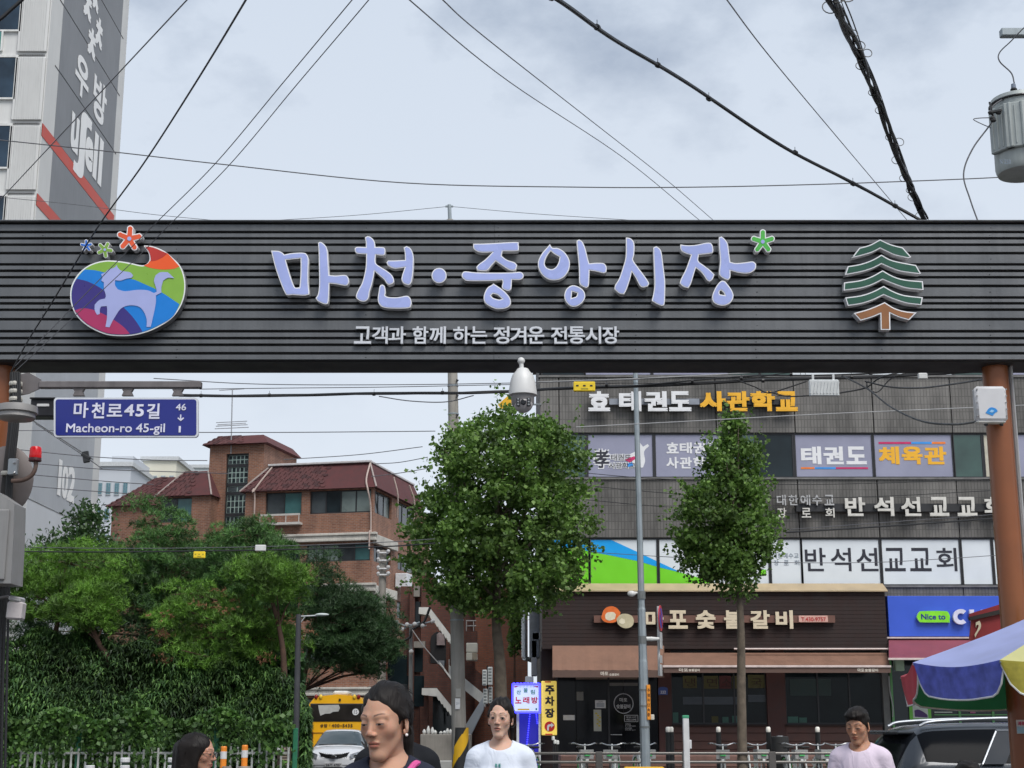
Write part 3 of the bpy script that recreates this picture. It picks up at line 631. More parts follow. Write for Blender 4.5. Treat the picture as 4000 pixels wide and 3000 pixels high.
# restaurant ground floor: parts of the building
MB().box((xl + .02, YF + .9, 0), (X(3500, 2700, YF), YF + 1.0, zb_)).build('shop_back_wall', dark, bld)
mrn = mat('pillar_maroon', (.06, .018, .014), .6, 0, .2, 3); char = mat('panel_charcoal', (.022, .023, .026), .5, 0, .2, 2)
for a, b, m in ((2116, 2172, brown), (2572, 2624, mrn), (2996, 3070, mrn), (3450, 3476, mat('pillar_grey', (.13, .13, .125), .7))):
    MB().bbox((X(a, 2750, YF), YF - .02, 0), (X(b, 2750, YF), YF + .4, zb_ + .1), .01).build('pillar', m, bld)
for a, b in ((2624, 2996), (3070, 3450)):
    MB().box((X(a, 2880, YF), YF + .02, .1), (X(b, 2880, YF), YF + .25, Z(2832, YF))).build('wainscot_core', brown, bld)
    for k in range(6):
        h = (Z(2832, YF) - .12) / 6; MB().bbox((X(a, 2880, YF) + .01, YF - .03, .12 + k * h + .006), (X(b, 2880, YF) - .01, YF + .03, .12 + (k + 1) * h - .006), .006).build('board', mat('board_red_brown', (.085, .036, .028), .6, 0, .2, 3), bld)
    MB().bbox((X(a, 2880, YF), YF - .12, Z(2838, YF)), (X(b, 2880, YF), YF + .02, Z(2830, YF)), .01).build('sill_ledge', brown, bld)
    zw0, zw1 = Z(2830, YF), zb_
    w, xa1, xb1 = window(a + 4, b - 4, zw0, zw1, glass('glass_shop', (.008, .012, .014), .04), 2750)
    nm = 3
    for k in range(1, nm): x = xa1 + (xb1 - xa1) * k / nm; MB().box((x - .025, YF + .055, zw0 + .05), (x + .025, YF + .16, zw1 - .05)).build('mullion', frm, w)
# things behind / on the shop glass
YS = YF + .075
def sheet(box, m, parent=bld, nm='poster', Y=YS, th=.012): return plate(box, Y, m, nm, parent, th)
dimy = mat('poster_dim_yellow', (.07, .065, .018), .7); dimr = mat('poster_dim_red', (.07, .016, .016), .7); diml = mat('banner_dim_blue', (.06, .075, .09), .7); dimt = mat('dim_teal', (.035, .11, .085), .6)
for b, m in (((2668, 2640, 2722, 2688), dimy), ((2746, 2640, 2806, 2690), dimy), ((2810, 2640, 2856, 2690), dimr), ((2860, 2640, 2886, 2690), dimy), ((2922, 2636, 2990, 2688), dimy), ((2668, 2722, 2744, 2752), diml), ((2748, 2722, 2886, 2752), diml), ((2922, 2714, 2994, 2742), diml),
             ((2626, 2783, 2650, 2827), dimt), ((2822, 2800, 2846, 2828), dimt), ((2780, 2798, 2806, 2828), dimy), ((2860, 2796, 2884, 2828), dimt), ((3086, 2652, 3246, 2718), mat('banner_dim_teal', (.022, .04, .04), .7)), ((3078, 2799, 3118, 2826), dimt), ((3122, 2803, 3152, 2827), dimt)): sheet(b, m)
for ch, a in (('냉', 2676), ('면', 2762), ('소', 2818), ('국', 2936)): text(ch, (a, 2650, a + 40, 2682), YS - .006, mat('print_dim', (.03, .012, .01), .7), 'poster_letter', bld, .003)
# black glazed entrance
ent = thing('restaurant_entrance', 'black glazed restaurant entrance with a white ring sign and notices', 'door', (X(2370, 2900, YF), YF, 0))
for a, b in ((2178, 2250), (2252, 2378), (2380, 2436), (2438, 2500), (2502, 2570)):
    MB().box((X(a, 2800, YF), YF + .02, .13), (X(b, 2800, YF), YF + .07, zb_ + .05)).build('panel', glass('panel_black_glass', (.014, .015, .018), .12), ent)
for a in (2176, 2379, 2501): MB().box((X(a, 2800, YF) - .03, YF - .01, .13), (X(a, 2800, YF) + .03, YF + .09, zb_ + .05)).build('frame', frm, ent)
rg = MB(); cc = P(2436, 2748, YF - .01); n = 40; rw = 38 / F * YF
for k in range(n):
    a0 = 2 * math.pi * k / n; a1 = 2 * math.pi * (k + 1) / n
    rg.add([cc + Vector((r * math.cos(a), 0, r * math.sin(a))) for r, a in ((rw, a0), (rw, a1), (rw * .92, a1), (rw * .92, a0))] + [cc + Vector((r * math.cos(a), .03, r * math.sin(a))) for r, a in ((rw, a0), (rw, a1), (rw * .92, a1), (rw * .92, a0))], [(0, 1, 2, 3), (7, 6, 5, 4), (0, 4, 5, 1), (2, 6, 7, 3)])
rg.build('ring', mat('ring_grey', (.42, .43, .45), .5), ent)
pg = mat('print_pale', (.5, .5, .5), .5)
text('마포', (2420, 2726, 2450, 2742), YF - .005, pg, 'lettering', ent, .004, .02); text('숯불갈비', (2408, 2751, 2462, 2768), YF - .005, pg, 'lettering', ent, .004, .02)
for b, m in (((2325, 2735, 2366, 2766), mat('notice_white', (.62, .62, .62), .6)), ((2252, 2702, 2279, 2736), mat('notice_grey', (.16, .16, .15), .6)), ((2319, 2772, 2349, 2856), mat('notice_cream', (.42, .42, .36), .6)), ((2200, 2793, 2245, 2813), mat('notice_white', ())), ((2377, 2667, 2491, 2679), mat('notice_grey', ())), ((2250, 2645, 2490, 2654), mat('notice_brown', (.2, .16, .13), .6))):
    plate(b, YF - .005, m, 'notice', ent, .02)
text('영업안내', (2338, 2739, 2354, 2744), YF - .009, blk, 'print_line', ent, .002)
for k in range(4): plate((2330, 2747 + k * 4, 2361, 2749 + k * 4), YF - .008, mat('print_grey', ()), 'print_line', ent, .002)
for k in range(7): plate((2325 + (k * 7) % 15, 2784 + k * 8, 2333 + (k * 7) % 15, 2790 + k * 8), YF - .008, mat('flower_yellow', (.5, .4, .02), .6), 'print_flower', ent, .002)
rb = MB()
for b in ((2440, 2793, 2492, 2795), (2440, 2818, 2492, 2820), (2439, 2795, 2441, 2818), (2491, 2795, 2493, 2818)): a_, b_ = pplate(b, YF - .005, .01); rb.box(a_, b_)
rb.build('print_box', pg, ent)
text('영업시간', (2446, 2798, 2486, 2805), YF - .006, pg, 'lettering', ent, .003, .01); text('WELCOME', (2446, 2808, 2486, 2815), YF - .006, pg, 'lettering', ent, .003, .02)
for s_, y in (('OPEN', 2826), ('11:30 am', 2833), ('CLOSE', 2842), ('10:30 pm', 2849)): text(s_, (2443, y, 2443 + 5 * len(s_), y + 5), YF - .006, pg, 'lettering', ent, .003, .01)
MB().cyl(P(2385, 2870, YF - .08), P(2430, 2870, YF - .08), .015).build('handle', mat('steel', (.5, .5, .5), .3, .9), ent)
ap = shape([[(2572, 2690), (2578, 2685), (2590, 2683), (2602, 2685), (2608, 2690), (2608, 2714), (2572, 2714)]], YF - .05, .02, mat('address_blue', (.04, .08, .28), .5), 'address_plate', None, sub=2); tag(ap, 'small blue arched house number plate on the maroon pillar', 'plate')
text('222', (2580, 2698, 2601, 2709), YF - .054, wht, 'number', ap, .003, .02)
# ---- convenience store front
YQ = YF - .45
cs = thing('convenience_store_sign', 'bright blue shop sign with a green speech bubble and round white letters', 'sign', (X(3700, 2480, YQ), YQ, Z(2486, YQ)))
cub = mat('sign_blue', (.035, .10, .58), .45, 0, .06, 1.5)
a_, b_ = pplate((3470, 2328, 4180, 2486), YQ, .35); MB().bbox(a_, b_, .01).build('panel', cub, cs)
a_, b_ = pplate((3465, 2488, 4190, 2494), YQ - .1, .3); MB().box(a_, b_).build('ledge', mat('rail_pinkish_white', ()), cs)
lime = mat('bubble_lime', (.22, .72, .02), .4)
shape([[(3581, 2409), (3590, 2392), (3605, 2387), (3690, 2387), (3705, 2394), (3711, 2410), (3709, 2422), (3711, 2433), (3696, 2431), (3605, 2431), (3590, 2425)]], YQ - .12, .09, lime, 'bubble', cs, edge=mat('bubble_edge', (.6, .85, .5), .4))
text('Nice to', (3598, 2398, 3693, 2420), YQ - .125, mat('print_navy', (.015, .03, .22), .5), 'lettering', cs, .004, .025)
def arc(cx, cy, r0, r1, a0, a1, n=20): return [(cx + r1 * math.cos(a0 + (a1 - a0) * k / n), cy - r1 * math.sin(a0 + (a1 - a0) * k / n)) for k in range(n + 1)] + [(cx + r0 * math.cos(a1 - (a1 - a0) * k / n), cy - r0 * math.sin(a1 - (a1 - a0) * k / n)) for k in range(n + 1)]
cw = mat('letter_lavender_white', (.66, .66, .8), .35)
shape([arc(3754, 2409, 14, 30, R(48), R(312))], YQ - .16, .12, cw, 'letter_c', cs, smooth=False, edge=rimm)
shape([[(3789, 2381), (3805, 2381), (3805, 2412)] + [(3820 - 15 * math.cos(t * .3142), 2412 + 12 * math.sin(t * .3142)) for t in range(1, 10)] + [(3835, 2412), (3835, 2381), (3851, 2381), (3851, 2412)] + [(3820 + 31 * math.cos(t * .3142), 2412 + 27 * math.sin(t * .3142)) for t in range(1, 10)] + [(3789, 2412)]], YQ - .16, .12, cw, 'letter_u', cs, smooth=False, edge=rimm)
awning(3472, 4150, 2497, 2574, 2578, YQ, 1.5, 'maroon awning of the convenience store under the blue sign', [], fab=mat('awning_maroon', (.20, .045, .07), .7, 0, .12, 2), val=mat('awning_maroon', ()), rail=True)
store = thing('store_front', 'glazed convenience store front behind the big parasol', 'shop front', (X(3800, 2900, YF), YF, 0))
MB().box((X(3480, 2700, YF), YF + .9, 0), (xr, YF + 1, Z(2500, YF))).build('interior_wall', mat('store_interior', (.05, .06, .05), .7, 0, .5, 2), store)
for k in range(6):
    a = 3482 + k * 130; MB().box((X(a, 2750, YF), YF - .02, 0), (X(a, 2750, YF) + .07, YF + .1, Z(2560, YF))).build('frame', mat('frame_green', (.1, .3, .1), .5), store)
    MB().box((X(a, 2750, YF) + .07, YF + .03, .1), (X(a + 130, 2750, YF), YF + .05, Z(2560, YF))).build('pane', glass('glass_dark', ()), store)
pb = mat('poster_green', (.13, .42, .05), .5)
plate((3552, 2745, 3637, 2812), YF - .03, pb, 'poster', store, .02); plate((3566, 2752, 3625, 2806), YF - .036, mat('poster_pale', (.45, .5, .45), .5), 'poster_print', store, .006)
shape([[(3572, 2775), (3590, 2772), (3620, 2790), (3624, 2803), (3574, 2800)]], YF - .042, .005, mat('print_violet', (.06, .02, .12), .5), 'poster_print', store); 
for k, b in enumerate(((3650, 2780, 3720, 2784), (3650, 2790, 3940, 2794), (3700, 2730, 3720, 2752), (3760, 2745, 3790, 2765), (3790, 2770, 3810, 2786))): plate(b, YF - .03, (mat('poster_pale', ()), mat('frame_green', ()), mat('poster_pale', ()), mat('poster_pink', (.35, .1, .2), .5), mat('poster_pink', ()))[k], 'shelf_item', store, .02)
ps = thing('projecting_sign', 'small pale green projecting sign between the two shop awnings', 'sign', P(3520, 2600, YF - 1))
a_, b_ = P(3499, 2620, YF - 1.2), P(3530, 2551, YF - 1.2); MB().bbox((a_.x, YF - 1.2, a_.z), (b_.x, YF - .9, b_.z), .02).build('box', mat('sign_pale_green', (.3, .42, .3), .5), ps)
text('CU', (3502, 2554, 3527, 2570), YF - 1.205, wht, 'lettering', ps, .004, .03); MB().cyl((b_.x, YF - 1.0, b_.z - .2), (b_.x, YF, b_.z - .2), .02).build('bracket', frm, ps)
MB().tube([P(3472, 2640, YF - .1), P(3476, 2700, YF - .1), P(3488, 2760, YF - .1), P(3487, 2800, YF - .1)], .02, 6).build('wall_conduit', mat('conduit_grey', ()), bld)
# side utilities of the building (left flank)
duct = thing('flexible_duct', 'silver corrugated exhaust duct climbing the left flank of the grey building', 'duct', P(2048, 2590, YF + 2))
m = MB(); pr = []
for k in range(40): pr.append((.085 + (.018 if k % 2 else 0), k * (Z(2330, YF + 2) - Z(2570, YF + 2)) / 40))
m.lathe(pr, P(2048, 2570, YF + 2), 14).build('pipe', mat('duct_silver', (.5, .52, .53), .35, .8), duct, smooth=True)
m = MB().cyl(P(2048, 2570, YF + 2), P(2080, 2580, YF + 2.4), .08); m.build('elbow', mat('duct_silver', ()), duct)
ba = thing('roof_box_unit', 'grey weathered box unit with pipes on the left flank of the building', 'utility box', P(2090, 2480, YF + 1))
for b, mm in (((2068, 2362, 2108, 2570), mat('flank_grey', (.14, .15, .16), .8, 0, .3, 3)), ((2078, 2470, 2112, 2500), mat('unit_pale', (.4, .4, .38), .6)), ((2076, 2500, 2098, 2640), mat('flank_pipe', (.25, .25, .25), .6)), ((2052, 2642, 2084, 2668), mat('unit_white', (.6, .62, .64), .5))): plate(b, YF + 1, mm, 'casing', ba, .6, .02)
# ---- karaoke sign, parking sign
YK = YF - .9
led = mat('led_blue', (.02, .02, .5), .5, 0, 0, 1, emit=(.03, .03, 1.0), es=3.0)
ks = thing('karaoke_sign', 'square white karaoke sign edged with glowing blue lights beside the yellow parking sign', 'sign', P(2055, 2785, YK))
plate((2000, 2670, 2112, 2784), YK, mat('karaoke_face', (.5, .56, .75), .4, 0, .04, 4, emit=(.45, .55, .9), es=.35), 'face', ks, .2, .02)
for b in ((2000, 2669, 2112, 2677), (2000, 2778, 2112, 2786), (1999, 2676, 2007, 2779), (2104, 2676, 2112, 2779)):
    a_, b_ = pplate(b, YK - .012, .01); MB().box(a_, b_).build('led_strip', led, ks)
for k in range(8):
    q = P(2008 + k * 13.5, 2672, YK - .03); MB().sph(q, .045, 8, 6).build('led_loop', led, ks)
for (ch, a, y, rr) in (('산', 2018, 2694, 0), ('울', 2045, 2687, 0), ('림', 2073, 2694, 0)): text(ch, (a, y, a + 17, y + 18), YK - .006, mat('print_teal', (.03, .22, .2), .5), 'letter', ks, .004, .02)
for ch, a in (('노', 2012), ('래', 2043), ('방', 2076)): text(ch, (a, 2722, a + 25, 2748), YK - .006, mat('print_crimson', (.6, .01, .06), .5), 'letter', ks, .004, .03)
plate((2022, 2768, 2068, 2774), YK - .005, mat('print_ochre', (.7, .45, .02), .5), 'print_bar', ks, .004); plate((2092, 2766, 2098, 2774), YK - .005, mat('print_teal', ()), 'print_mark', ks, .004)
shape([[(2008, 2680), (2030, 2680), (2010, 2686)]], YK - .006, .004, mat('print_crimson', ()), 'print_corner', ks, smooth=False); shape([[(2103, 2680), (2080, 2680), (2101, 2686)]], YK - .006, .004, mat('print_crimson', ()), 'print_corner', ks, smooth=False)
st = thing('karaoke_stair_entrance', 'deep blue lit stair entrance below the karaoke sign', 'entrance', P(2068, 2910, YK + .3))
plate((2027, 2786, 2110, 2990), YK + .3, mat('entrance_blue', (.012, .012, .12), .5, 0, .2, 3, emit=(.01, .01, .3), es=.5), 'back_panel', st, .05)
sq = MB()
for k in range(14): sq.sph(P(2070 - k * .9, 2790 + k * 9, YK + .27), .02, 6, 4)
for k in range(6): sq.sph(P(2095 + k * .8, 2790 + k * 7, YK + .27), .02, 6, 4)
sq.build('light_string', led, st)
for b in ((2018, 2786, 2028, 2990), (2104, 2786, 2112, 2990)): plate(b, YK + .2, mat('unit_white', ()), 'door_post', st, .12)
pk = thing('parking_sign', 'tall narrow yellow parking sign with black letters and red turn arrow', 'sign', P(2145, 2872, YK + .1))
plate((2115, 2660, 2175, 2872), YK + .1, mat('parking_yellow', (.82, .6, .1), .4, 0, .04, 4, emit=(.8, .6, .12), es=.25), 'face', pk, .16, .02)
for ch, y in (('주', 2677), ('차', 2720), ('장', 2767)): text(ch, (2129, y, 2166, y + 37), YK + .093, blk, 'letter', pk, .004, .045)
shape([[(2147 + 20 * math.cos(t * .3927), 2838 + 20 * math.sin(t * .3927)) for t in range(16)]], YK + .092, .006, mat('print_red_bright', (.6, .02, .02), .5), 'roundel', pk)
shape([[(2137, 2854), (2137, 2838), (2140, 2831), (2147, 2829), (2153, 2829), (2153, 2823), (2164, 2833), (2153, 2843), (2153, 2837), (2148, 2837), (2144, 2840), (2144, 2854)]], YK + .086, .004, wht, 'arrow', pk, smooth=False)
for b in ((2128, 2661, 2152, 2666), (2130, 2866, 2158, 2871)): plate(b, YK + .094, mat('print_red_bright', ()), 'print_edge', pk, .004)
# ------------------------------------------------------------------ apartment tower at the left
YT = 52.0
x0t = P(163, 480, YT).x
tw = thing('apartment_tower', 'tall white apartment tower with grey side panel, red stripes and painted number 102', 'building', (x0t - 7, YT + 5, 0))
ribw = mat('tower_white', (.60, .60, .585), .7, 0, .06, .5, streak=.1); tgrey = mat('tower_grey', (.225, .235, .25), .75, 0, .1, .6, streak=.12)
tred = mat('tower_red', (.52, .075, .05), .6, 0, .08, 1); lowg = mat('tower_pale_grey', (.52, .54, .565), .75, 0, .06, .5)
Yfar = onX(475, 480, x0t).y; Yg0 = onX(214, 480, x0t).y; Yg1 = onX(450, 480, x0t).y
HT = 46
MB().box((x0t - 16, YT + .12, 0), (x0t - .03, Yfar, HT)).build('core_wall', ribw, tw)
MB().box((x0t - .04, YT + .1, 0), (x0t, Yg0, HT)).build('side_band', ribw, tw)
MB().box((x0t - .04, Yg1, 0), (x0t, Yfar, HT)).build('side_band', ribw, tw)
zred = onX(163, 478, x0t).z; zred_b = onX(163, 532, x0t).z; z2 = onX(144, 754, x0t).z; z2b = onX(144, 805, x0t).z; fl = zred - z2
zs1 = onX(141, 1653, x0t).z; zs0 = onX(118, 1953, x0t).z
# side panels floor by floor with open joints
zz = zred
lev = [zred + fl * k for k in range(0, 12) if zred + fl * k < HT]
for k in range(len(lev) - 1):
    MB().box((x0t - .03, Yg0, lev[k] + .03), (x0t + .01, Yg1, lev[k + 1] - .03)).build('side_panel', tgrey, tw)
MB().box((x0t - .03, Yg0, z2 + .02), (x0t + .01, Yg1, zred_b - .01)).build('side_panel', tgrey, tw)
mid = mat('tower_mid_grey', (.40, .42, .445), .75, 0, .08, .6, streak=.08)
MB().box((x0t - .03, Yg0, zs1 + .03), (x0t + .01, Yg1, z2b - .02)).build('side_panel', mid, tw)
MB().box((x0t - .03, Yg0, zs0 + .03), (x0t + .01, Yg1, zs1 - .03)).build('side_panel', mid, tw)
MB().box((x0t - .03, Yg0, 0), (x0t + .01, Yg1, zs0 - .03)).build('side_panel', lowg, tw)
for z in lev[1:]: MB().box((x0t - .02, YT + 1.0, z - .03), (x0t + .006, Yfar - .6, z + .03)).build('joint', dark, tw)
MB().box((x0t - .02, YT + .1, zred_b), (x0t + .02, Yfar - .3, zred)).build('stripe', tred, tw); MB().box((x0t - .02, YT + .1, z2b), (x0t + .02, Yfar - .3, z2)).build('stripe', tred, tw)
# corrugation of the side panels
m = MB(); y = Yg0
while y < Yg1: m.box((x0t, y, 8), (x0t + .022, y + .05, HT)); y += .2
# front: ribs, windows
nr = 12; xr0 = P(48, 480, YT).x; xr1 = P(150, 480, YT).x
for k in range(nr):
    x = xr0 + (xr1 - xr0) * k / (nr - 1)
    for j in range(-7, 6):
        za = zred + fl * j; MB().bbox((x - .07, YT + .02, za + .12), (x + .07, YT + .13, za + fl - .12), .02).build('rib', ribw, tw)
jm = mat('joint_grey', (.22, .22, .22), .8)
for j in range(-7, 7):
    for k in range(nr - 1):
        x = xr0 + (xr1 - xr0) * (k + .5) / (nr - 1); MB().box((x - .06, YT + .08, zred + fl * j - .02), (x + .06, YT + .125, zred + fl * j + .02)).build('vent_slot', jm, tw)
zw = [onX(163, y, x0t).z for y in (70, 217)]
for j in range(-7, 6):
    za = zred + fl * j; zb0 = za + .35
    xw1 = P(40, 480, YT).x
    m = MB(); m.box((xw1 - 6, YT + .02, za + .95), (xw1 + .08, YT + .125, za + 1.02)); m.box((xw1 - 6, YT + .02, za + fl - .12), (xw1 + .08, YT + .125, za + fl - .02)); m.box((xw1, YT + .02, za + 1.02), (xw1 + .08, YT + .12, za + fl - .12)); m.box((xw1 - .62, YT + .02, za + .15), (xw1 - .55, YT + .12, za + .95))
    w = m.build('window', mat('tower_frame_white', (.62, .62, .6), .5), tw)
    MB().box((xw1 - 6, YT + .04, za + 1.02), (xw1, YT + .1, za + fl - .12)).build('pane', glass('glass_navy', (.025, .045, .07), .08), w)
    MB().box((xw1 - 6, YT + .04, za + .15), (xw1 - .62, YT + .1, za + .95)).build('pane', mat('glass_teal', (.08, .25, .22), .15, 0, .2, 1), w)
def side_text(body, a, b, top, bot, m, name='painted_letter', bold=.0, shearz=0.):
    ya, yb = onX(a[0], a[1], x0t).y, onX(b[0], b[1], x0t).y; zt_, zb_ = onX(top[0], top[1], x0t).z, onX(bot[0], bot[1], x0t).z
    o = text_w(body, ya, zb_, yb, zt_, 0, m, name, None, .02, bold); me = o.data
    for v in me.vertices: x, y, z = v.co; v.co = (x0t + .03 - y * .3, x, z)
    o.parent = tw; o.matrix_parent_inverse = _base[tw.name].inverted(); return o
pw_ = mat('paint_white', (.80, .80, .79), .6, 0, .04, 3)
side_text('우', (291, 300), (346, 300), (300, 190), (316, 382), pw_, bold=.03)
side_text('방', (360, 400), (414, 400), (368, 275), (398, 500), pw_, bold=.03)
side_text('u', (276, 500), (307, 500), (284, 436), (300, 612), pw_, bold=.04)
side_text('ʃ', (290, 560), (352, 560), (332, 440), (312, 700), pw_, bold=.04)
side_text('e', (330, 600), (362, 600), (344, 530), (356, 682), pw_, bold=.04)
side_text('l', (364, 600), (379, 600), (376, 520), (372, 706), pw_, bold=.02); side_text('l', (384, 620), (399, 620), (396, 545), (390, 730), pw_, bold=.02)
for a, b in (((326, 0), (358, 0)), ((342, 150), (374, 150)), ((362, -30), (386, -30)), ((372, 110), (400, 110))):
    t0 = a[1] - 60
    side_text('ㅊ', (a[0], a[1]), (b[0], b[1]), ((a[0] + b[0]) / 2, a[1] - 40), ((a[0] + b[0]) / 2, a[1] + 80), pw_, bold=.05)
for ch, a, b, yt, yb in (('1', 224, 237, 1793, 1937), ('0', 241, 264, 1818, 1950), ('2', 263, 292, 1822, 1964)): side_text(ch, (a, 1870), (b, 1870), ((a + b) / 2, yt), ((a + b) / 2, yb), pw_, bold=.03)
# ------------------------------------------------------------------ far apartment blocks, haze put into their pale colours
def far_block(x0, x1, yt, Y, col, rows, cols, label, pent=None, dep=14, teal=False):
    t = thing('apartment_block', label, 'building', (X((x0 + x1) / 2, yt, Y), Y, 0), group='distant apartment blocks')
    a, b = X(x0, yt, Y), X(x1, yt, Y); zt_ = Z(yt, Y); m = mat('far_wall_%s' % x0, col, .8, 0, .05, .1)
    MB().box((a, Y, 0), (b, Y + dep, zt_)).build('wall', m, t); MB().box((a - .3, Y - .3, zt_), (b + .3, Y + dep + .3, zt_ + .5)).build('roof_edge', mat('far_edge', (.5, .52, .53), .8), t)
    if pent:
        for p0, p1, py in pent: MB().box((X(p0, py, Y), Y + 2, zt_), (X(p1, py, Y), Y + dep - 2, Z(py, Y))).build('penthouse', m, t)
    wm = mat('far_glass_teal', (.10, .2, .24), .3) if teal else mat('far_glass', (.16, .2, .22), .3)
    w = (b - a) / cols
    for r in range(rows):
        for c in range(cols):
            cx = a + (c + .5) * w; z = zt_ - 2.6 - r * 3.0
            if z < 12: continue
            o = MB().box((cx - w * .28, Y - .12, z - .75), (cx + w * .28, Y + .05, z + .75)).build('window', mat('far_frame', (.42, .46, .48), .6), t)
            MB().box((cx - w * .24, Y - .16, z - .62), (cx - w * .01, Y - .1, z + .62)).box((cx + w * .02, Y - .16, z - .62), (cx + w * .24, Y - .1, z + .62)).build('pane', wm, o)
    return t
far_block(380, 512, 1822, 170, (.50, .53, .57), 8, 4, 'pale blue grey apartment block just right of the white tower, partly behind a lower block', [(420, 505, 1770)], teal=True)
far_block(505, 600, 1850, 190, (.50, .53, .55), 6, 4, 'low pale grey apartment block between two taller cream and blue ones', [(520, 545, 1800), (548, 580, 1830)])
far_block(560, 690, 1800, 180, (.62, .60, .50), 7, 4, 'cream apartment block with stepped roof behind the red mansard roofs', [(585, 640, 1786)])
far_block(655, 860, 1828, 230, (.58, .62, .62), 6, 9, 'long white apartment block farthest away beside the brick tower', [(690, 760, 1818)])
# ------------------------------------------------------------------ brick building with mansard roofs
TH = R(13.2); YBk = 80.0; _c = P(1459, 1900, YBk)
brickm = tilemat('brick_red', (.29, .125, .07), (.19, .075, .045), (.25, .18, .14), .26, .09, .014, dirt=.35, bump=.5, dirtsc=.3)
shm = mat('shingle_maroon', (.085, .030, .030), .85, 0, .22, 2.5, bump=.3, bs=30); shm3 = mat('shingle_shadow', (.05, .018, .019), .85, 0, .2, 2.5); shm2 = mat('shingle_dark', (.085, .026, .027), .85, 0, .2, 2.5, bump=.3, bs=30); cornice = mat('cornice_white', (.52, .50, .45), .7, 0, .2, 1.5, streak=.3)
brk = local(thing('brick_apartment_house', 'red brick apartment house with maroon shingled mansard roofs and a stair tower', 'building', (_c.x, _c.y, 0), -TH))
def FR(px, py, ly=0.):
    d = ray(px, py); t = (_c.x * math.sin(TH) + _c.y * math.cos(TH) + ly) / (d.x * math.sin(TH) + d.y * math.cos(TH))
    q = d * t; return (q.x - _c.x) * math.cos(TH) - (q.y - _c.y) * math.sin(TH), q.z + CAMH
def SR(px, py, lx=0.):
    d = ray(px, py); ct, st_ = math.cos(TH), math.sin(TH); t = (lx + _c.x * ct - _c.y * st_) / (d.x * ct - d.y * st_)
    q = d * t; return (q.x - _c.x) * st_ + (q.y - _c.y) * ct, q.z + CAMH
ze = FR(1459, 1905)[1]; zrt = FR(1440, 1806, .8)[1]
zA1, zA0 = FR(1400, 1910)[1], FR(1400, 2001)[1]; zc1, zc0 = FR(1450, 2080)[1], FR(1450, 2112)[1]
fh = zc1 - FR(1450, 2278)[1]
Lm = FR(960, 1920)[0]; Dm = 11.0
def hole_wall(m, x0, x1, z0, z1, wins, y=0., th=.3, side=False):
    """a wall from strips, left open where the windows are: wins = (x0, x1, z0, z1)"""
    def bx(a, b, c, d):
        if b - a < .01 or d - c < .01: return
        m.box((a, y, c), (b, y + th, d)) if not side else m.box((y - th, a, c), (y, b, d))
    zs = sorted({z0, z1} | {w[2] for w in wins} | {w[3] for w in wins})
    for i in range(len(zs) - 1):
        a, b = zs[i], zs[i + 1]
        if a < z0 or b > z1: continue
        cur = x0
        for w in sorted(w for w in wins if w[2] <= a + 1e-6 and w[3] >= b - 1e-6): bx(cur, w[0], a, b); cur = w[1]
        bx(cur, x1, a, b)
def bwin(x0, x1, z0, z1, n, y=0., side=False, panes=None, fr_=.07):
    m = MB(); r = .14
    def bx(a, b, c, d, e=0., th=.08):
        m.box((a, y + r + e, c), (b, y + r + e + th, d)) if not side else m.box((y - r - e - th, a, c), (y - r - e, b, d))
    bx(x0, x1, z0, z0 + fr_); bx(x0, x1, z1 - fr_, z1)
    for k in range(n + 1): x = x0 + (x1 - x0 - fr_) * k / n; bx(x, x + fr_, z0 + fr_, z1 - fr_, .002, .076)
    w = m.build('window', frm, brk)
    for k in range(n):
        a = x0 + (x1 - x0 - fr_) * k / n + fr_; b = x0 + (x1 - x0 - fr_) * (k + 1) / n; m = MB(); bx(a, b, z0 + fr_, z1 - fr_, .03, .02)
        m.build('pane', (panes or PN)[k % len(panes or PN)], w)
    return w
PN = [glass('glass_grey', (.05, .06, .065), .12), glass('glass_dark', ()), mat('glass_curtain', (.16, .2, .19), .3, 0, .3, .8), mat('glass_teal2', (.05, .14, .14), .15, 0, .3, .8)]
w1 = (FR(1037, 1960)[0], FR(1178, 1960)[0], FR(1100, 2012)[1], ze - .06); w2 = (FR(1210, 1960)[0], -.12, zA0, ze - .06)
wins = [w1, w2]
for k in (1, 2, 3, 4): wins += [(w2[0] - .1, -.12, zA0 - fh * k + .1, zc0 - fh * (k - 1) - .12), (w1[0], w1[1], w1[2] - fh * k, zc0 - fh * (k - 1) - .12)]
m = MB(); hole_wall(m, Lm, 0, 0, ze, wins); m.build('front_wall', brickm, brk)
bwin(*w1, 2, panes=[PN[0], PN[3]]); bwin(*w2, 4, panes=[PN[0], PN[1], PN[2], PN[2]])
for k in (1, 2, 3, 4): bwin(*wins[2 * k], 4, panes=[PN[2], PN[2], PN[0], PN[3]]); bwin(*wins[2 * k + 1], 2)
for k in range(4):
    z1_, z0_ = zc1 - fh * k, zc0 - fh * k; hh = z1_ - z0_
    MB().bbox((FR(1095, 2095)[0], -.28, z1_ - hh * .3), (.3, .0, z1_), .02).bbox((FR(1095, 2095)[0], -.20, z0_ + hh * .3), (.22, 0, z1_ - hh * .3), .01).bbox((FR(1095, 2095)[0], -.26, z0_), (.28, 0, z0_ + hh * .3), .02).build('cornice', cornice, brk)
    MB().bbox((.0, .0, z0_ - .15), (.25, Dm * .35, z1_ - .1), .02).build('cornice', cornice, brk)
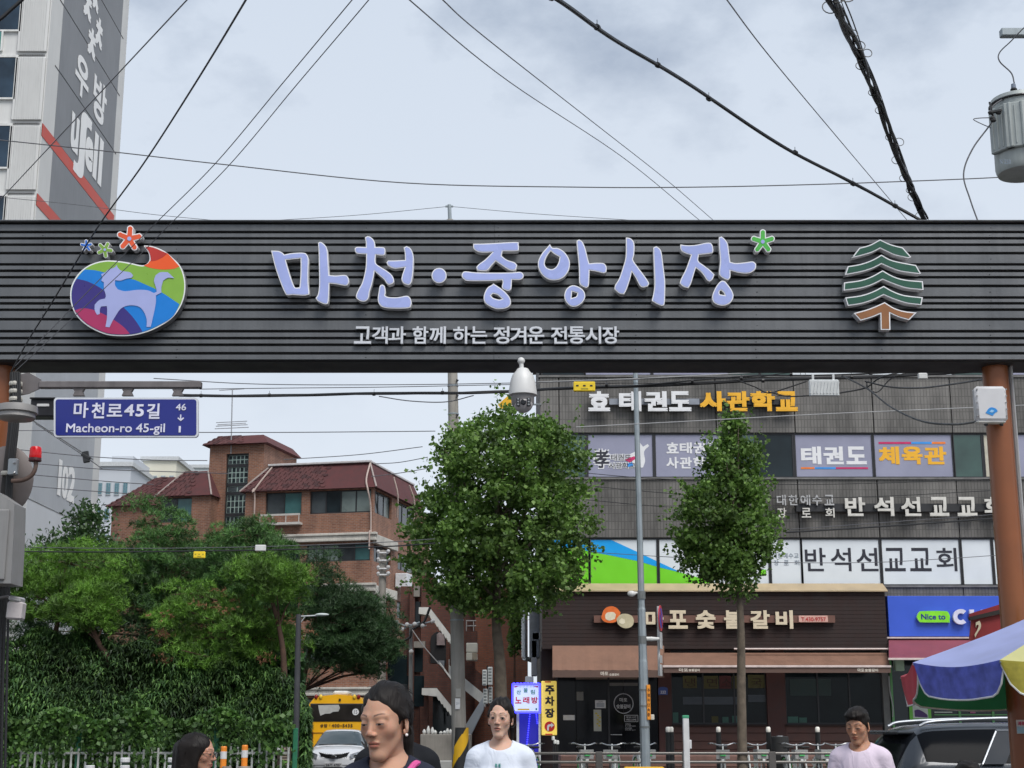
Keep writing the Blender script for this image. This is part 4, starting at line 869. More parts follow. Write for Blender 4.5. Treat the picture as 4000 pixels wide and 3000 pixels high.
# side wall
swn = [(.3, 3.3, zA0, ze - .06), (4.6, 8, zA0, ze - .06)] + [(.3, 3.3, zA0 - fh * k + .1, zc0 - fh * (k - 1) - .12) for k in (1, 2, 3, 4)] + [(4.6, 8, zA0 - fh * k + .1, zc0 - fh * (k - 1) - .12) for k in (1, 2, 3, 4)]
m = MB(); hole_wall(m, .3, Dm, 0, ze, swn, y=0, side=True); m.build('side_wall', brickm, brk)
for w in swn: bwin(*w, 3, side=True, panes=[PN[1], PN[0], PN[2]])
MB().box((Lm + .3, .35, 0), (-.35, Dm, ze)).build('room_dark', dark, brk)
# mansard roofs
def mansard(xa, xb, y0, zlo, zhi, ins=.8, D=6., lip=.25, sidew=True, name='roof', par=None, hipL=1.2):
    m = MB(); a, b = xa - lip, xb + lip; f = y0 - lip
    A = [(a, f, zlo), (b, f, zlo), (b, y0 + D, zlo), (a, y0 + D, zlo)]; B = [(xa + hipL, y0 + ins, zhi), (xb - ins * .6, y0 + ins, zhi), (xb - ins * .6, y0 + D, zhi), (xa + hipL, y0 + D, zhi)]
    m.add(A + B, [(3, 2, 1, 0), (0, 1, 5, 4), (1, 2, 6, 5), (2, 3, 7, 6), (3, 0, 4, 7), (4, 5, 6, 7)])
    r = m.build(name, shm2, brk)
    # rows of hexagonal shingle tabs on the front slope
    P0, P1 = Vector(A[0]), Vector(A[1]); Q0, Q1 = Vector(B[0]), Vector(B[1]); H = (Q0 - P0).length; rows = max(3, int(round(H / .17))); tabs = []
    nrm = (P1 - P0).cross(Q0 - P0).normalized(); nrm = -nrm if nrm.y > 0 else nrm
    for i in range(rows):
        t0, t1 = i / rows, (i + 1.25) / rows; t1 = min(t1, 1)
        La, Lb = P0.lerp(Q0, t0), P1.lerp(Q1, t0); Ua, Ub = P0.lerp(Q0, t1), P1.lerp(Q1, t1); W_ = (Lb - La).length; n = max(2, int(W_ / .52)); off = .26 * (i % 2)
        for k in range(n):
            u0 = (off + k * .31) / W_; u1 = (off + k * .31 + .27) / W_
            if u1 > 1: continue
            um = (u0 + u1) / 2; ww = (u1 - u0) / 2
            tabs.append([La.lerp(Lb, um - ww * .55), La.lerp(Lb, um + ww * .55), La.lerp(Lb, um + ww).lerp(Ua.lerp(Ub, um + ww), .4), Ua.lerp(Ub, um + ww), Ua.lerp(Ub, um - ww), La.lerp(Lb, um - ww).lerp(Ua.lerp(Ub, um - ww), .4)])
    return r, tabs, nrm
ridge = mat('ridge_flashing', (.33, .28, .26), .6)
TABS = []
r1 = mansard(Lm, 0, 0, ze, zrt, hipL=1.1, D=9); TABS += [(r1[0], t, r1[2]) for t in r1[1]]
zB, zBt = FR(700, 1937)[1], FR(740, 1850, .8)[1]
xB0, xB1 = FR(615, 1940)[0], FR(830, 1940)[0]
r2 = mansard(xB0 + .2, xB1 - .2, 0, FR(830, 1935)[1], FR(800, 1840, .8)[1], hipL=1.0, D=6); TABS += [(r2[0], t, r2[2]) for t in r2[1]]
xA0 = FR(392, 1975)[0]
r3 = mansard(xA0, xB0 + .5, 1.2, FR(500, 1958, 1.2)[1] - .3, FR(550, 1865, 2.)[1], hipL=2.2, D=6, ins=1.1); TABS += [(r3[0], t, r3[2]) for t in r3[1]]
xT0, xT1 = FR(818, 1800, 1.)[0], FR(1030, 1800, 1.)[0]; zT = FR(1030, 1733, 1.)[1]; zTt = FR(1030, 1697, 1.4)[1]
r4 = mansard(xT0, xT1, 1., zT, zTt, ins=.45, D=5., lip=.35, hipL=.3); TABS += [(r4[0], t, r4[2]) for t in r4[1]]
random.Random(3).shuffle(TABS); 
from collections import defaultdict
_cnt = defaultdict(int); rest_ = defaultdict(MB)
for (rf, t, nrm) in TABS:
    off = nrm * (.03 + random.uniform(0, .012))
    if _cnt[0] < 296: MB().prism(t, nrm * .005, off).build('shingle', random.choice((shm, shm, shm3)), rf); _cnt[0] += 1
    else: rest_[rf.name].prism(t, nrm * .005, off)
for k, mbb in rest_.items(): mbb.build('shingle_rows', shm, bpy.data.objects[k], kind='stuff')
for (px0, py0, px1, py1) in ((1008, 1822, 955, 1920),): pass
for a, b in (((Lm + 1.1, .78, zrt + .02), (Lm - .25, -.27, ze + .02)), ((-.5, .78, zrt + .02), (.25, -.27, ze + .02)), ((xB0 + 1.2, .78, FR(800, 1840, .8)[1]), (xB0 - .05, -.27, FR(830, 1935)[1])), ((xB1 - .7, .78, FR(800, 1840, .8)[1]), (xB1 + .05, -.27, FR(830, 1935)[1]))):
    MB().cyl(a, b, .05, n=6).build('hip_ridge', ridge, brk)
MB().bbox((Lm + 1, .6, zrt - .02), (-.4, 9, zrt + .10), .02).build('roof_edge', mat('roof_edge_pale', (.5, .48, .48), .6), brk)
# stair tower
hw = (FR(879, 1900, 1.)[0], FR(967, 1900, 1.)[0]); tz = [FR(920, y, 1.)[1] for y in (1772, 1818, 1892, 1926, 2010, 2080, 2200)]
m = MB(); hole_wall(m, xT0, xT1, 0, zT, [(hw[0], hw[1], tz[-1] - 6, tz[0])], y=1.); m.build('tower_wall', brickm, brk)
m = MB(); m.box((xT1 - .3, 1.3, ze), (xT1, 6, zT)).box((xT0, 1.3, 0), (xT0 + .3, 6, zT)).build('tower_wall', brickm, brk)
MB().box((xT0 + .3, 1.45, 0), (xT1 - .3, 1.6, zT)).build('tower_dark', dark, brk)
lead = mat('lattice_pale_green', (.32, .42, .38), .5)
for i in range(5):
    z1_, z0_ = tz[i], tz[i + 1]
    fw = MB().box((hw[0], 1.12, z0_), (hw[1], 1.2, z0_ + .1)).box((hw[0], 1.12, z1_ - .08), (hw[1], 1.2, z1_)).box((hw[0], 1.122, z0_ + .1), (hw[0] + .08, 1.198, z1_ - .08)).box((hw[1] - .08, 1.122, z0_ + .1), (hw[1], 1.198, z1_ - .08)).build('window', frm, brk)
    nr_ = (1, 3, 1, 3, 2)[i] + (1 if i == 0 else 0); nc = 5 if i != 2 else 2; dx = (hw[1] - hw[0] - .16) / nc; dz = (z1_ - z0_ - .18) / nr_
    for c in range(nc):
        for r_ in range(nr_): MB().bbox((hw[0] + .08 + c * dx + .03, 1.15, z0_ + .1 + r_ * dz + .03), (hw[0] + .08 + (c + 1) * dx - .03, 1.18, z0_ + .1 + (r_ + 1) * dz - .03), .005).build('pane', PN[0] if i == 2 else PN[(c + r_) % 2], fw)
    MB().box((hw[0] + .08, 1.17, z0_ + .1), (hw[1] - .08, 1.19, z1_ - .08)).build('lattice', lead, fw)
# left wing walls
m = MB(); hole_wall(m, xB0 + .2, xB1 - .1, 0, FR(830, 1935)[1], [(FR(625, 1990)[0], FR(748, 1990)[0], FR(700, 2040)[1], FR(830, 1935)[1] - .05)]); m.build('wing_wall', brickm, brk)
bwin(FR(625, 1990)[0], FR(748, 1990)[0], FR(700, 2040)[1], FR(830, 1935)[1] - .05, 2, panes=[PN[1], PN[3]])
MB().box((xA0 + .1, 1.2, 0), (xB0 + .4, 7, FR(500, 1958, 1.2)[1] - .3)).build('wing_wall', brickm, brk)
MB().box((xB1 - .4, .3, 0), (xB1 - .1, 5, FR(830, 1935)[1])).build('wing_wall', brickm, brk)
# balcony rail, downpipes, air unit
bp_ = mat('pipe_pinkish', (.42, .33, .29), .6); bw = mat('rail_white', (.5, .48, .45), .5)
z_ = FR(1100, 2015)[1]
MB().box((FR(1024, 2015)[0], -.45, z_ - .05), (FR(1182, 2015)[0], -.38, z_ + .05)).box((FR(1024, 2030)[0], -.45, z_ - .55), (FR(1182, 2030)[0], 0, z_ - .42)).build('balcony_rail', bw, brk)
m = MB()
for k in range(4): x = FR(1024, 2015)[0] + .05 + k * (FR(1182, 2015)[0] - FR(1024, 2015)[0] - .1) / 3; m.cyl((x, -.42, z_ - .45), (x, -.42, z_ + .02), .025, n=6)
m.build('baluster', bw, brk)
for L in ([(-.45, .8, zrt + .1), (-.4, -.05, ze + .5), (-.2, -.32, ze - .2), (-.1, -.12, ze - 1), (-.06, -.12, zc1), (-.05, -.35, zc1), (-.05, -.35, zc0 - .5)],
          [(Lm + 1.3, .8, zrt + .1), (Lm + .6, -.3, ze), (Lm + .6, -.1, ze - .5), (Lm + .6, -.1, zc0 - 5)],
          [(.3, 2.6, ze + 1), (.5, 2.8, ze), (.35, 3.2, ze - 1.2)], [(.3, 5.6, ze + 1), (.5, 6, ze), (.3, 6.4, ze - 2)]):
    MB().tube(smooth3(L) if 'smooth3' in globals() else L, .05, 6).build('downpipe', bp_, brk)
x_, y_ = 0.1, 6.
ac = MB().bbox((.05, 4.0, zA0 - fh + -1.0), (.75, 5.0, zA0 - fh - .2), .03); ac.build('air_unit', mat('unit_white', ()), brk)
# roof aerial
an = thing('roof_aerial', 'thin television aerial on the stair tower roof', 'aerial', P(905, 1705, YBk + 3))
q = P(905, 1705, YBk + 3); qt = P(908, 1520, YBk + 3); am = mat('aerial_grey', (.3, .31, .33), .5)
MB().cyl(q - Vector((0, 0, 1)), qt, .035, n=6).build('mast', am, an)
m = MB()
for y, w_ in ((1522, 48), (1545, 40), (1648, 60), (1656, 55), (1662, 62), (1672, 66)): m.cyl(P(905 - w_, y + 3, YBk + 2.6), P(905 + w_, y - 3, YBk + 3.4), .025, n=5)
m.build('element', am, an)
# ------------------------------------------------------------------ building with outside stairs, between pole and pine trees
YS2 = 64.0
sb = thing('stair_house', 'dark red brick house with white edged outside staircases behind the utility pole', 'building', (X(1800, 2700, YS2 + 4), YS2 + 4, 0))
dbr = tilemat('brick_dark', (.15, .05, .032), (.11, .036, .024), (.08, .05, .04), .24, .08, .012, dirt=.4, bump=.4)
def bx(b, Y, th, m, nm, par=sb, **kw): return plate(b, Y, m, nm, par, th, **kw)
bx((1560, 2290, 1640, 2990), YS2 + .6, .4, dbr, 'wall'); bx((1640, 2300, 2062, 2990), YS2 + 3.6, 4, dbr, 'wall')
bx((1855, 2290, 2062, 2990), YS2 + 2.4, 1.2, tilemat('brick_orange', (.26, .085, .042), (.2, .06, .03), (.13, .08, .06), .24, .08, .012, dirt=.35), 'wall')
conc = mat('concrete_old', (.27, .25, .22), .85, 0, .25, 1.5, streak=.3); wstr = mat('stringer_white', (.76, .75, .70), .6, 0, .1, 2, streak=.15)
for a, b, c, d in ((1496, 2350, 1512, 2990), (1596, 2300, 1616, 2990), (1655, 2560, 1672, 2990)): bx((a, b, c, d), YS2 + .2, .4, dbr, 'pillar')
bx((1616, 2290, 1640, 2330), YS2 + .15, .5, conc, 'lintel'); bx((1616, 2505, 1660, 2530), YS2 + .15, .5, conc, 'lintel')
for b in ((1505, 2560, 1590, 2640), (1616, 2530, 1652, 2625), (1620, 2350, 1640, 2440), (1690, 2720, 1765, 2870), (1505, 2640, 1660, 2760)): bx(b, YS2 + .5, .1, glass('glass_dark', ()), 'window')
m = MB(); ap_ = [(1682, 2590), (1682, 2500), (1692, 2478), (1712, 2468), (1735, 2475), (1742, 2495), (1742, 2590)]
shape([ap_], YS2 + 3.5, .1, dark, 'arched_opening', sb)
shape([[(1706, 2520), (1706, 2478), (1716, 2470), (1735, 2478), (1738, 2520)]], YS2 + 3.4, .05, mat('arch_view', (.3, .24, .24), .8, 0, .4, 3), 'arched_window', sb, smooth=False)
bx((1708, 2580, 1735, 2700), YS2 + 3.4, .1, mat('door_grey', (.2, .22, .25), .6), 'door'); bx((1753, 2575, 1768, 2650), YS2 + 3.3, .1, wstr, 'post')
def flight(top, bot, n, land, Y, par_h, label):
    """outside flight going down to the right: saw-toothed white stringer, brick parapet, treads"""
    t = thing('stair_flight', label, 'staircase', P(top[0], top[1], Y), group='white edged outside stair flights')
    A, B = P(top[0], top[1], Y), P(bot[0], bot[1], Y); L0 = P(land, top[1], Y); dx, dz = (B.x - A.x) / n, (B.z - A.z) / n
    up = [L0, A, B]; th = .34
    saw = [Vector((L0.x, Y, L0.z)), Vector((A.x, Y, A.z)), Vector((B.x, Y, B.z)), Vector((B.x, Y, B.z - th))]
    low_ = []
    for k in range(n, 0, -1): low_ += [Vector((A.x + dx * (k - .45), Y, A.z + dz * k - th)), Vector((A.x + dx * (k - 1), Y, A.z + dz * (k - 1) - th + .0))]
    MB().prism(saw + low_ + [Vector((L0.x, Y, L0.z - th * .8))], (0, 0, 0), (0, 1.3, 0)).build('stringer', wstr, t)
    MB().prism([L0 + Vector((.1, 0, .02)), A + Vector((0, 0, .02)), B + Vector((0, 0, .02)), B + Vector((0, 0, par_h)), A + Vector((.1, 0, par_h)), L0 + Vector((.1, 0, par_h))], (0, .04, 0), (0, .2, 0)).build('parapet', dbr, t)
    MB().prism([A + Vector((.1, 0, par_h)), B + Vector((0, 0, par_h)), B + Vector((0, 0, par_h + .1)), A + Vector((.1, 0, par_h + .1))], (0, .0, 0), (0, .25, 0)).build('coping', wstr, t)
    for k in range(n): MB().box((A.x + dx * k, Y + .25, A.z + dz * (k + 1)), (A.x + dx * (k + 1) + .03, Y + 1.25, A.z + dz * (k + .0) + .02)).build('tread', conc, t)
    return t
flight((1678, 2372), (1790, 2520), 10, 1636, YS2, 1.35, 'upper white saw-toothed stair flight with brick parapet beside the big tree crown')
flight((1706, 2688), (1812, 2820), 9, 1648, YS2 - .6, 1.0, 'lower white saw-toothed stair flight left of the concrete pole')
t = thing('stair_flight', 'smooth white stringer stair flight behind the concrete pole, right part', 'staircase', P(1820, 2650, YS2 + 1), group='white edged outside stair flights')
A, B = P(1755, 2600, YS2 + 1), P(1895, 2715, YS2 + 1)
MB().prism([A, B, B - Vector((0, 0, .5)), A - Vector((0, 0, .5))], (0, 0, 0), (0, 1.2, 0)).build('stringer', wstr, t)
MB().prism([A + Vector((0, 0, .02)), B + Vector((0, 0, .02)), B + Vector((0, 0, .75)), A + Vector((0, 0, .75))], (0, .03, 0), (0, .2, 0)).build('parapet', dbr, t)
C_, D_ = P(1820, 2830, YS2 + .9), P(1890, 2718, YS2 + .9)
MB().prism([C_, D_, D_ - Vector((0, 0, .55)), C_ - Vector((-.1, 0, .65))], (0, 0, 0), (0, 1.2, 0)).build('lower_stringer', mat('stringer_blue_white', (.5, .54, .58), .6, 0, .08, 2), t)
# railing above
m = MB()
for k in range(5): q = P(1722 + k * 16, 2335 + k * 19, YS2 + 1); m.cyl(q, q + Vector((0, 0, .8)), .025, n=5)
m.cyl(P(1718, 2325, YS2 + 1) + Vector((0, 0, .6)), P(1795, 2415, YS2 + 1) + Vector((0, 0, .6)), .03, n=5).cyl(P(1718, 2325, YS2 + 1) + Vector((0, 0, .3)), P(1795, 2415, YS2 + 1) + Vector((0, 0, .3)), .02, n=5)
m.cyl(P(1820, 2425, YS2 + 1), P(1860, 2425, YS2 + 1), .025, n=5).cyl(P(1820, 2445, YS2 + 1), P(1860, 2445, YS2 + 1), .025, n=5)
for a in (1822, 1850): m.cyl(P(a, 2465, YS2 + 1), P(a, 2425, YS2 + 1), .025, n=5)
m.build('railing', mat('rail_grey', (.35, .33, .31), .5), sb)
bx((1820, 2465, 1864, 2510), YS2 + .9, .6, dbr, 'balcony')
bx((1636, 2200, 1660, 2350), YS2 + .4, .5, dbr, 'wall')
acs = thing('air_conditioner', 'cream air conditioner cabinet on the brick wall right of the concrete pole', 'air conditioner', P(1843, 2590, YS2))
bx((1821, 2511, 1865, 2548), YS2, .6, mat('unit_cream', (.58, .56, .48), .5, 0, .1, 3), 'upper_case', acs, bev=.03); bx((1821, 2549, 1864, 2580), YS2, .6, mat('unit_cream', ()), 'lower_case', acs, bev=.03); bx((1844, 2550, 1863, 2574), YS2 - .03, .04, mat('unit_grille', (.32, .27, .2), .7), 'grille', acs)
# white signboards hanging beside the trunk
for k, (b, lab) in enumerate((((1884, 2616, 1902, 2678), 'upper left board of the four white hanging signboards left of the big tree trunk'), ((1905, 2605, 1924, 2676), 'upper right board of the four white hanging signboards left of the big tree trunk'), ((1887, 2690, 1905, 2750), 'lower left board of the four white hanging signboards left of the big tree trunk'), ((1908, 2682, 1924, 2748), 'lower right board of the four white hanging signboards left of the big tree trunk'))):
    t = thing('hanging_signboard', lab, 'signboard', P((b[0] + b[2]) / 2, b[3], 50), group='white signboards hung together left of the big tree')
    plate(b, 50 + .1 * k, mat('board_dull_white', (.5, .52, .5), .5, 0, .08, 4), 'board', t, .12, .02)
    for r_ in range(5): plate((b[0] + 3, b[1] + 6 + r_ * 12, b[2] - 4, b[1] + 11 + r_ * 12), 50 + .1 * k - .005, mat('print_board_grey', (.12, .14, .14), .6), 'print_line', t, .006)
    MB().cyl(P(1904, 2760, 50.5), P(1904, 2600, 50.5), .03, n=6).build('hanger', frm, t)
# retaining wall with row of white jars
rw_ = thing('retaining_wall', 'weathered concrete retaining wall behind the street with small white ornaments on top', 'wall', (X(1740, 2900, 52), 52, 0))
a_, b_ = pplate((1640, 2868, 1842, 3060), 52, .4); MB().bbox((a_[0], 52, 0), (b_[0], 52.4, b_[2]), .03).build('wall', conc, rw_)
a_, b_ = pplate((1640, 2971, 1842, 3060), 51.6, .4); MB().bbox((a_[0], 51.5, -.0), (b_[0], 52.0, b_[2]), .03).build('footing', mat('footing_pale', (.42, .42, .4), .8, 0, .1, 2), rw_)
jm_ = mat('jar_white', (.66, .66, .63), .4)
for k, px in enumerate((1657, 1673, 1689, 1700, 1722, 1736, 1748, 1760)):
    h = (.17, .28, .24, .14, .1, .12, .2, .17)[k]; q = P(px, 2868, 52.2)
    MB().lathe([(.035, 0), (.06, .03), (.062, h * .6), (.03, h * .85), (.025, h)], (q.x, q.y, q.z), 10).build('ornament', jm_, rw_, smooth=True)
# ------------------------------------------------------------------ vegetation
def nrm_(a): return a / np.maximum(1e-9, np.linalg.norm(a, axis=1, keepdims=True))
def leaf_quads(C, size, rng, up=.6, asp=1.0, fold=0.):
    """one small kite-shaped leaf per centre: n x 4 corners"""
    n = len(C); N_ = nrm_(rng.normal(size=(n, 3)) * [1, 1, .7] + [0, 0, up]); T_ = nrm_(np.cross(N_, rng.normal(size=(n, 3)))); B_ = np.cross(N_, T_)
    s = size * rng.uniform(.65, 1.25, (n, 1)); w = s * asp
    V = np.stack([C - T_ * s * .5, C + B_ * w * .5 + T_ * s * .12, C + T_ * s * .5 - N_ * s * .12, C - B_ * w * .5 + T_ * s * .12], 1)
    return V.reshape(-1, 3), np.arange(n * 4).reshape(n, 4)
def env_points(tab, Y, n, rng, shell=.5, dep=.9, clx=0):
    """points in a crown whose outline in the picture is tab = (y, x left, x right)"""
    tab = np.array(tab, float); ys_ = tab[:, 0]; w = np.interp(np.linspace(ys_[0], ys_[-1], 200), ys_, tab[:, 2] - tab[:, 1]); yy = np.linspace(ys_[0], ys_[-1], 200)
    p = w ** 1.7 + 1; p /= p.sum(); y = rng.choice(yy, n, p=p) + rng.uniform(-3, 3, n); y = np.clip(y, ys_[0], ys_[-1])
    l = np.interp(y, ys_, tab[:, 1]); r = np.interp(y, ys_, tab[:, 2]); a = rng.uniform(0, 2 * math.pi, n); rr = rng.uniform(0, 1, n) ** shell
    rr = rr * (1 + .13 * np.sin(a * 3 + y * .03) * np.sin(y * .021 + a)) * rng.uniform(.92, 1.04, n)
    out = np.empty((n, 3))
    for i in range(n):
        hw = (r[i] - l[i]) / 2 * .97; q = P((l[i] + r[i]) / 2 + hw * rr[i] * math.cos(a[i]), y[i], Y); out[i] = q
        out[i, 1] = Y + hw / F * Y * dep * rr[i] * math.sin(a[i])
    return out
barkg = mat('bark_ginkgo', (.12, .095, .07), .95, 0, .35, 6, bump=.9, bs=18); barkp = mat('bark_pine', (.075, .042, .028), .95, 0, .35, 5, bump=.9, bs=14)
gk = leafmat('ginkgo_leaf', (.055, .115, .020), (.105, .20, .036), (.19, .31, .07), .35)
def ginkgo(name, label, tab, Y, trunk, r0, ncl, per, seed, group, Yd=.9, sz=.105):
    rng = np.random.default_rng(seed); t = thing(name, label, 'tree', (X(trunk[0][0], trunk[0][1], Y), Y, 0), group=group)
    cl = env_points(tab, Y, ncl, rng, .42, Yd)
    C = np.repeat(cl, per, 0) + rng.normal(size=(ncl * per, 3)) * [.13, .13, .10]
    # shoots that break the outline
    top = env_points(tab, Y, 150, rng, .02, Yd); cen = cl.mean(0); sh = []
    for q in top:
        d = (q - cen); d /= np.linalg.norm(d); d[2] += .35; L = rng.uniform(.1, .6)
        for k in range(14): sh.append(q + d * L * k / 14 + rng.normal(size=3) * .05)
    C = np.concatenate([C, np.array(sh)])
    v, f = leaf_quads(C, sz, rng, .8, .95); link('crown', mesh_np('crown', v, f, gk), t)
    pts = [P(a, b, Y) for a, b in trunk]; pts[0].z = 0; n = len(pts)
    MB().tube(smooth3(pts), list(np.interp(np.linspace(0, 1, len(smooth3(pts))), [0, .06, .5, 1], [r0 * 1.5, r0, r0 * .75, r0 * .3])), 12).build('trunk', barkg, t, smooth=True)
    lb = MB(); base = pts[-3]
    for k in range(26):
        q = Vector(cl[rng.integers(len(cl))]); s = pts[-2].lerp(pts[-1], rng.uniform(-.6, 1.)) if k % 2 else pts[-3].lerp(pts[-2], rng.uniform(.3, 1)); mid_ = s.lerp(q, .5) + Vector((0, 0, .25))
        lb.tube([s, mid_, q], [.05, .03, .012], 6)
    lb.build('limb', barkg, t, smooth=True); return t
ginkgo('ginkgo_tree', 'large round crowned street tree standing beside the concrete pole, in front of the brick house', [(1575, 1870, 1950), (1620, 1835, 2060), (1660, 1790, 2170), (1710, 1720, 2265), (1800, 1665, 2300), (1900, 1650, 2305), (2000, 1600, 2290), (2100, 1580, 2310), (2200, 1600, 2290), (2300, 1625, 2250), (2360, 1700, 2190), (2410, 1800, 2080)], 36.0,
       [(1962, 2860), (1956, 2700), (1950, 2560), (1938, 2420), (1945, 2200), (1940, 1900)], .16, 640, 62, 11, 'street trees on the pavement')
ginkgo('ginkgo_tree', 'smaller slim crowned street tree in front of the restaurant sign', [(1590, 2845, 2860), (1640, 2820, 2885), (1700, 2785, 2940), (1800, 2755, 2975), (1900, 2715, 2965), (2000, 2640, 3000), (2060, 2635, 3020), (2130, 2660, 3015), (2200, 2675, 2985), (2250, 2725, 2960), (2300, 2830, 2940), (2350, 2870, 2910)], 37.5,
       [(2895, 2890), (2896, 2700), (2895, 2500), (2890, 2350), (2880, 2100), (2860, 1800)], .12, 270, 58, 12, 'street trees on the pavement')
# twigs with a few leaves on the lower trunks
# pines
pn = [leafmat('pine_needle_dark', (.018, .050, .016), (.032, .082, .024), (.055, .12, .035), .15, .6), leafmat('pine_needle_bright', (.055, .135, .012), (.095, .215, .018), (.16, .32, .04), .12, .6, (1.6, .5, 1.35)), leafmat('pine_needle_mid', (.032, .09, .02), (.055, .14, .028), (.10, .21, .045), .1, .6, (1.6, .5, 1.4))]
def needles(C, L, rng, k=7, up=1.1, w=.017):
    n = len(C); A = nrm_(rng.normal(size=(n, 3)) * [1, 1, .5] + [0, 0, up]); V = []
    for j in range(k):
        D = nrm_(A * .9 + rng.normal(size=(n, 3)) * .55); S_ = nrm_(np.cross(D, rng.normal(size=(n, 3)))); ll = L * rng.uniform(.7, 1.2, (n, 1))
        V.append(np.stack([C - S_ * w * .5, C + S_ * w * .5, C + D * ll], 1))
    V = np.stack(V, 1).reshape(-1, 3); return V, np.arange(len(V)).reshape(-1, 3)
def pine(label, tab, Y, trunk, ncl, per, seed, m, r0=.10, L=.15, browns=0, flat=(.34, .34, .17)):
    rng = np.random.default_rng(seed); t = thing('pine_tree', label, 'tree', (X(trunk[0][0], 2900, Y), Y, 0), group='pine trees in the park at the left')
    cl = env_points(tab, Y, ncl, rng, .4, .9); sc = rng.uniform(.6, 1.35, (ncl, 1, 1))
    off = rng.normal(size=(ncl, per, 3)); off /= np.linalg.norm(off, axis=2, keepdims=True); off[:, :, 2] = np.abs(off[:, :, 2]) * 1.3 - .25
    C = (cl[:, None, :] + off * np.array(flat) * sc * rng.uniform(.75, 1, (ncl, per, 1)) * 1.25).reshape(-1, 3)
    v, f = needles(C, L, rng); link('crown', mesh_np('crown', v, f, m), t)
    if browns:
        B_ = env_points(tab, Y - .3, browns, rng, .05, .9); Cb = np.repeat(B_, 16, 0) + rng.normal(size=(browns * 16, 3)) * [.14, .14, .07]
        v, f = needles(Cb, .12, rng, 5, .2); link('dead_needles', mesh_np('dead', v, f, mat('dead_needle', (.22, .10, .05), .8)), t)
    pts = [P(a, b, Y) for a, b in trunk]; pts[0].z = 0
    MB().tube(smooth3(pts), list(np.linspace(r0, r0 * .35, len(smooth3(pts)))), 10).build('trunk', barkp, t, smooth=True)
    lb = MB()
    for k in range(0, ncl, 5):
        q = Vector(cl[k]); s = min(pts[1:], key=lambda p: abs(p.z - q.z + .3)); lb.tube([s, s.lerp(q, .55) + Vector((0, 0, .1)), q], [.03, .02, .01], 5)
    lb.build('branch', barkp, t); return t
pine('tall mid green pine with pointed top in front of the left brick wing', [(1930, 585, 620), (1980, 530, 685), (2060, 520, 770), (2150, 480, 840), (2250, 420, 880), (2350, 430, 860), (2430, 480, 820)], 40, [(640, 2900), (650, 2600), (640, 2300), (610, 2050)], 190, 44, 1, pn[2])
pine('dark broad pine reaching in front of the stair tower windows', [(2035, 1050, 1100), (2090, 830, 1140), (2170, 760, 1180), (2260, 770, 1190), (2340, 800, 1190), (2450, 840, 1150), (2540, 880, 1100)], 38.5, [(960, 2900), (950, 2600), (980, 2300), (1040, 2100)], 190, 44, 2, pn[2])
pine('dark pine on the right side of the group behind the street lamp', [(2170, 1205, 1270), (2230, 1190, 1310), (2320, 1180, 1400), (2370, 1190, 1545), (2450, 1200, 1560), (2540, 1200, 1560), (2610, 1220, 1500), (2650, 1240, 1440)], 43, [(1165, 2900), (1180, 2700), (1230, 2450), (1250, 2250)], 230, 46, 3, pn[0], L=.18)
pine('bright green pine at the far left above the hedge', [(2120, 150, 420), (2180, 60, 520), (2260, -60, 560), (2340, -80, 480), (2420, -80, 420)], 38, [(180, 2900), (190, 2650), (230, 2400), (260, 2200)], 170, 46, 4, pn[1])
pine('bright yellowish green pine low in the middle of the group', [(2310, 300, 460), (2360, 230, 470), (2420, 220, 450), (2470, 260, 400)], 36.5, [(440, 2900), (440, 2650), (380, 2500), (340, 2380)], 60, 46, 5, pn[1])
pine('pine with bright tips and some dead brown sprays left of the street lamp', [(2290, 640, 900), (2360, 560, 960), (2430, 560, 1180), (2500, 580, 1200), (2560, 620, 1170), (2620, 640, 1150)], 37, [(1000, 2900), (1010, 2650), (930, 2500), (850, 2350)], 150, 44, 6, pn[1], browns=16)
pine('small bright pine tuft top right below the grey yellow cable tag', [(2190, 960, 1120), (2240, 900, 1190), (2300, 880, 1200), (2350, 940, 1160)], 36, [(1100, 2900), (1110, 2650), (1090, 2450), (1040, 2280)], 60, 46, 8, pn[1])
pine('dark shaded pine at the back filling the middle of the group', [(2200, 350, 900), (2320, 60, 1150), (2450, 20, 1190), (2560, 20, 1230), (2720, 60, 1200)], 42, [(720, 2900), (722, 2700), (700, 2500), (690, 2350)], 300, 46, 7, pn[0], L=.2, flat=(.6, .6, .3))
# broadleaf tree between tower and brick wing
bl = leafmat('broad_leaf', (.02, .055, .015), (.035, .085, .02), (.06, .12, .03), .25)
rng = np.random.default_rng(21)
t = thing('broadleaf_tree', 'loose dark leafed tree between the white tower and the brick wing', 'tree', (X(330, 2900, 46), 46, 0))
cl = env_points([(1965, 330, 350), (2010, 290, 385), (2060, 235, 405), (2100, 180, 430), (2180, 120, 480), (2300, 100, 560)], 46, 120, rng, .4)
C = np.repeat(cl, 60, 0) + rng.normal(size=(7200, 3)) * [.26, .26, .14]; v, f = leaf_quads(C, .17, rng, .5, .5); link('crown', mesh_np('crown', v, f, bl), t)
lb = MB().tube([(t.location.x, 46, 0), (t.location.x, 46, 3.5), (t.location.x + .2, 46, 6.5)], [.16, .12, .05], 8)
for k in range(0, 120, 5): lb.tube([(t.location.x + .1, 46, 4 + k * .015), Vector(cl[k])], [.04, .012], 5)
lb.build('trunk', barkp, t)
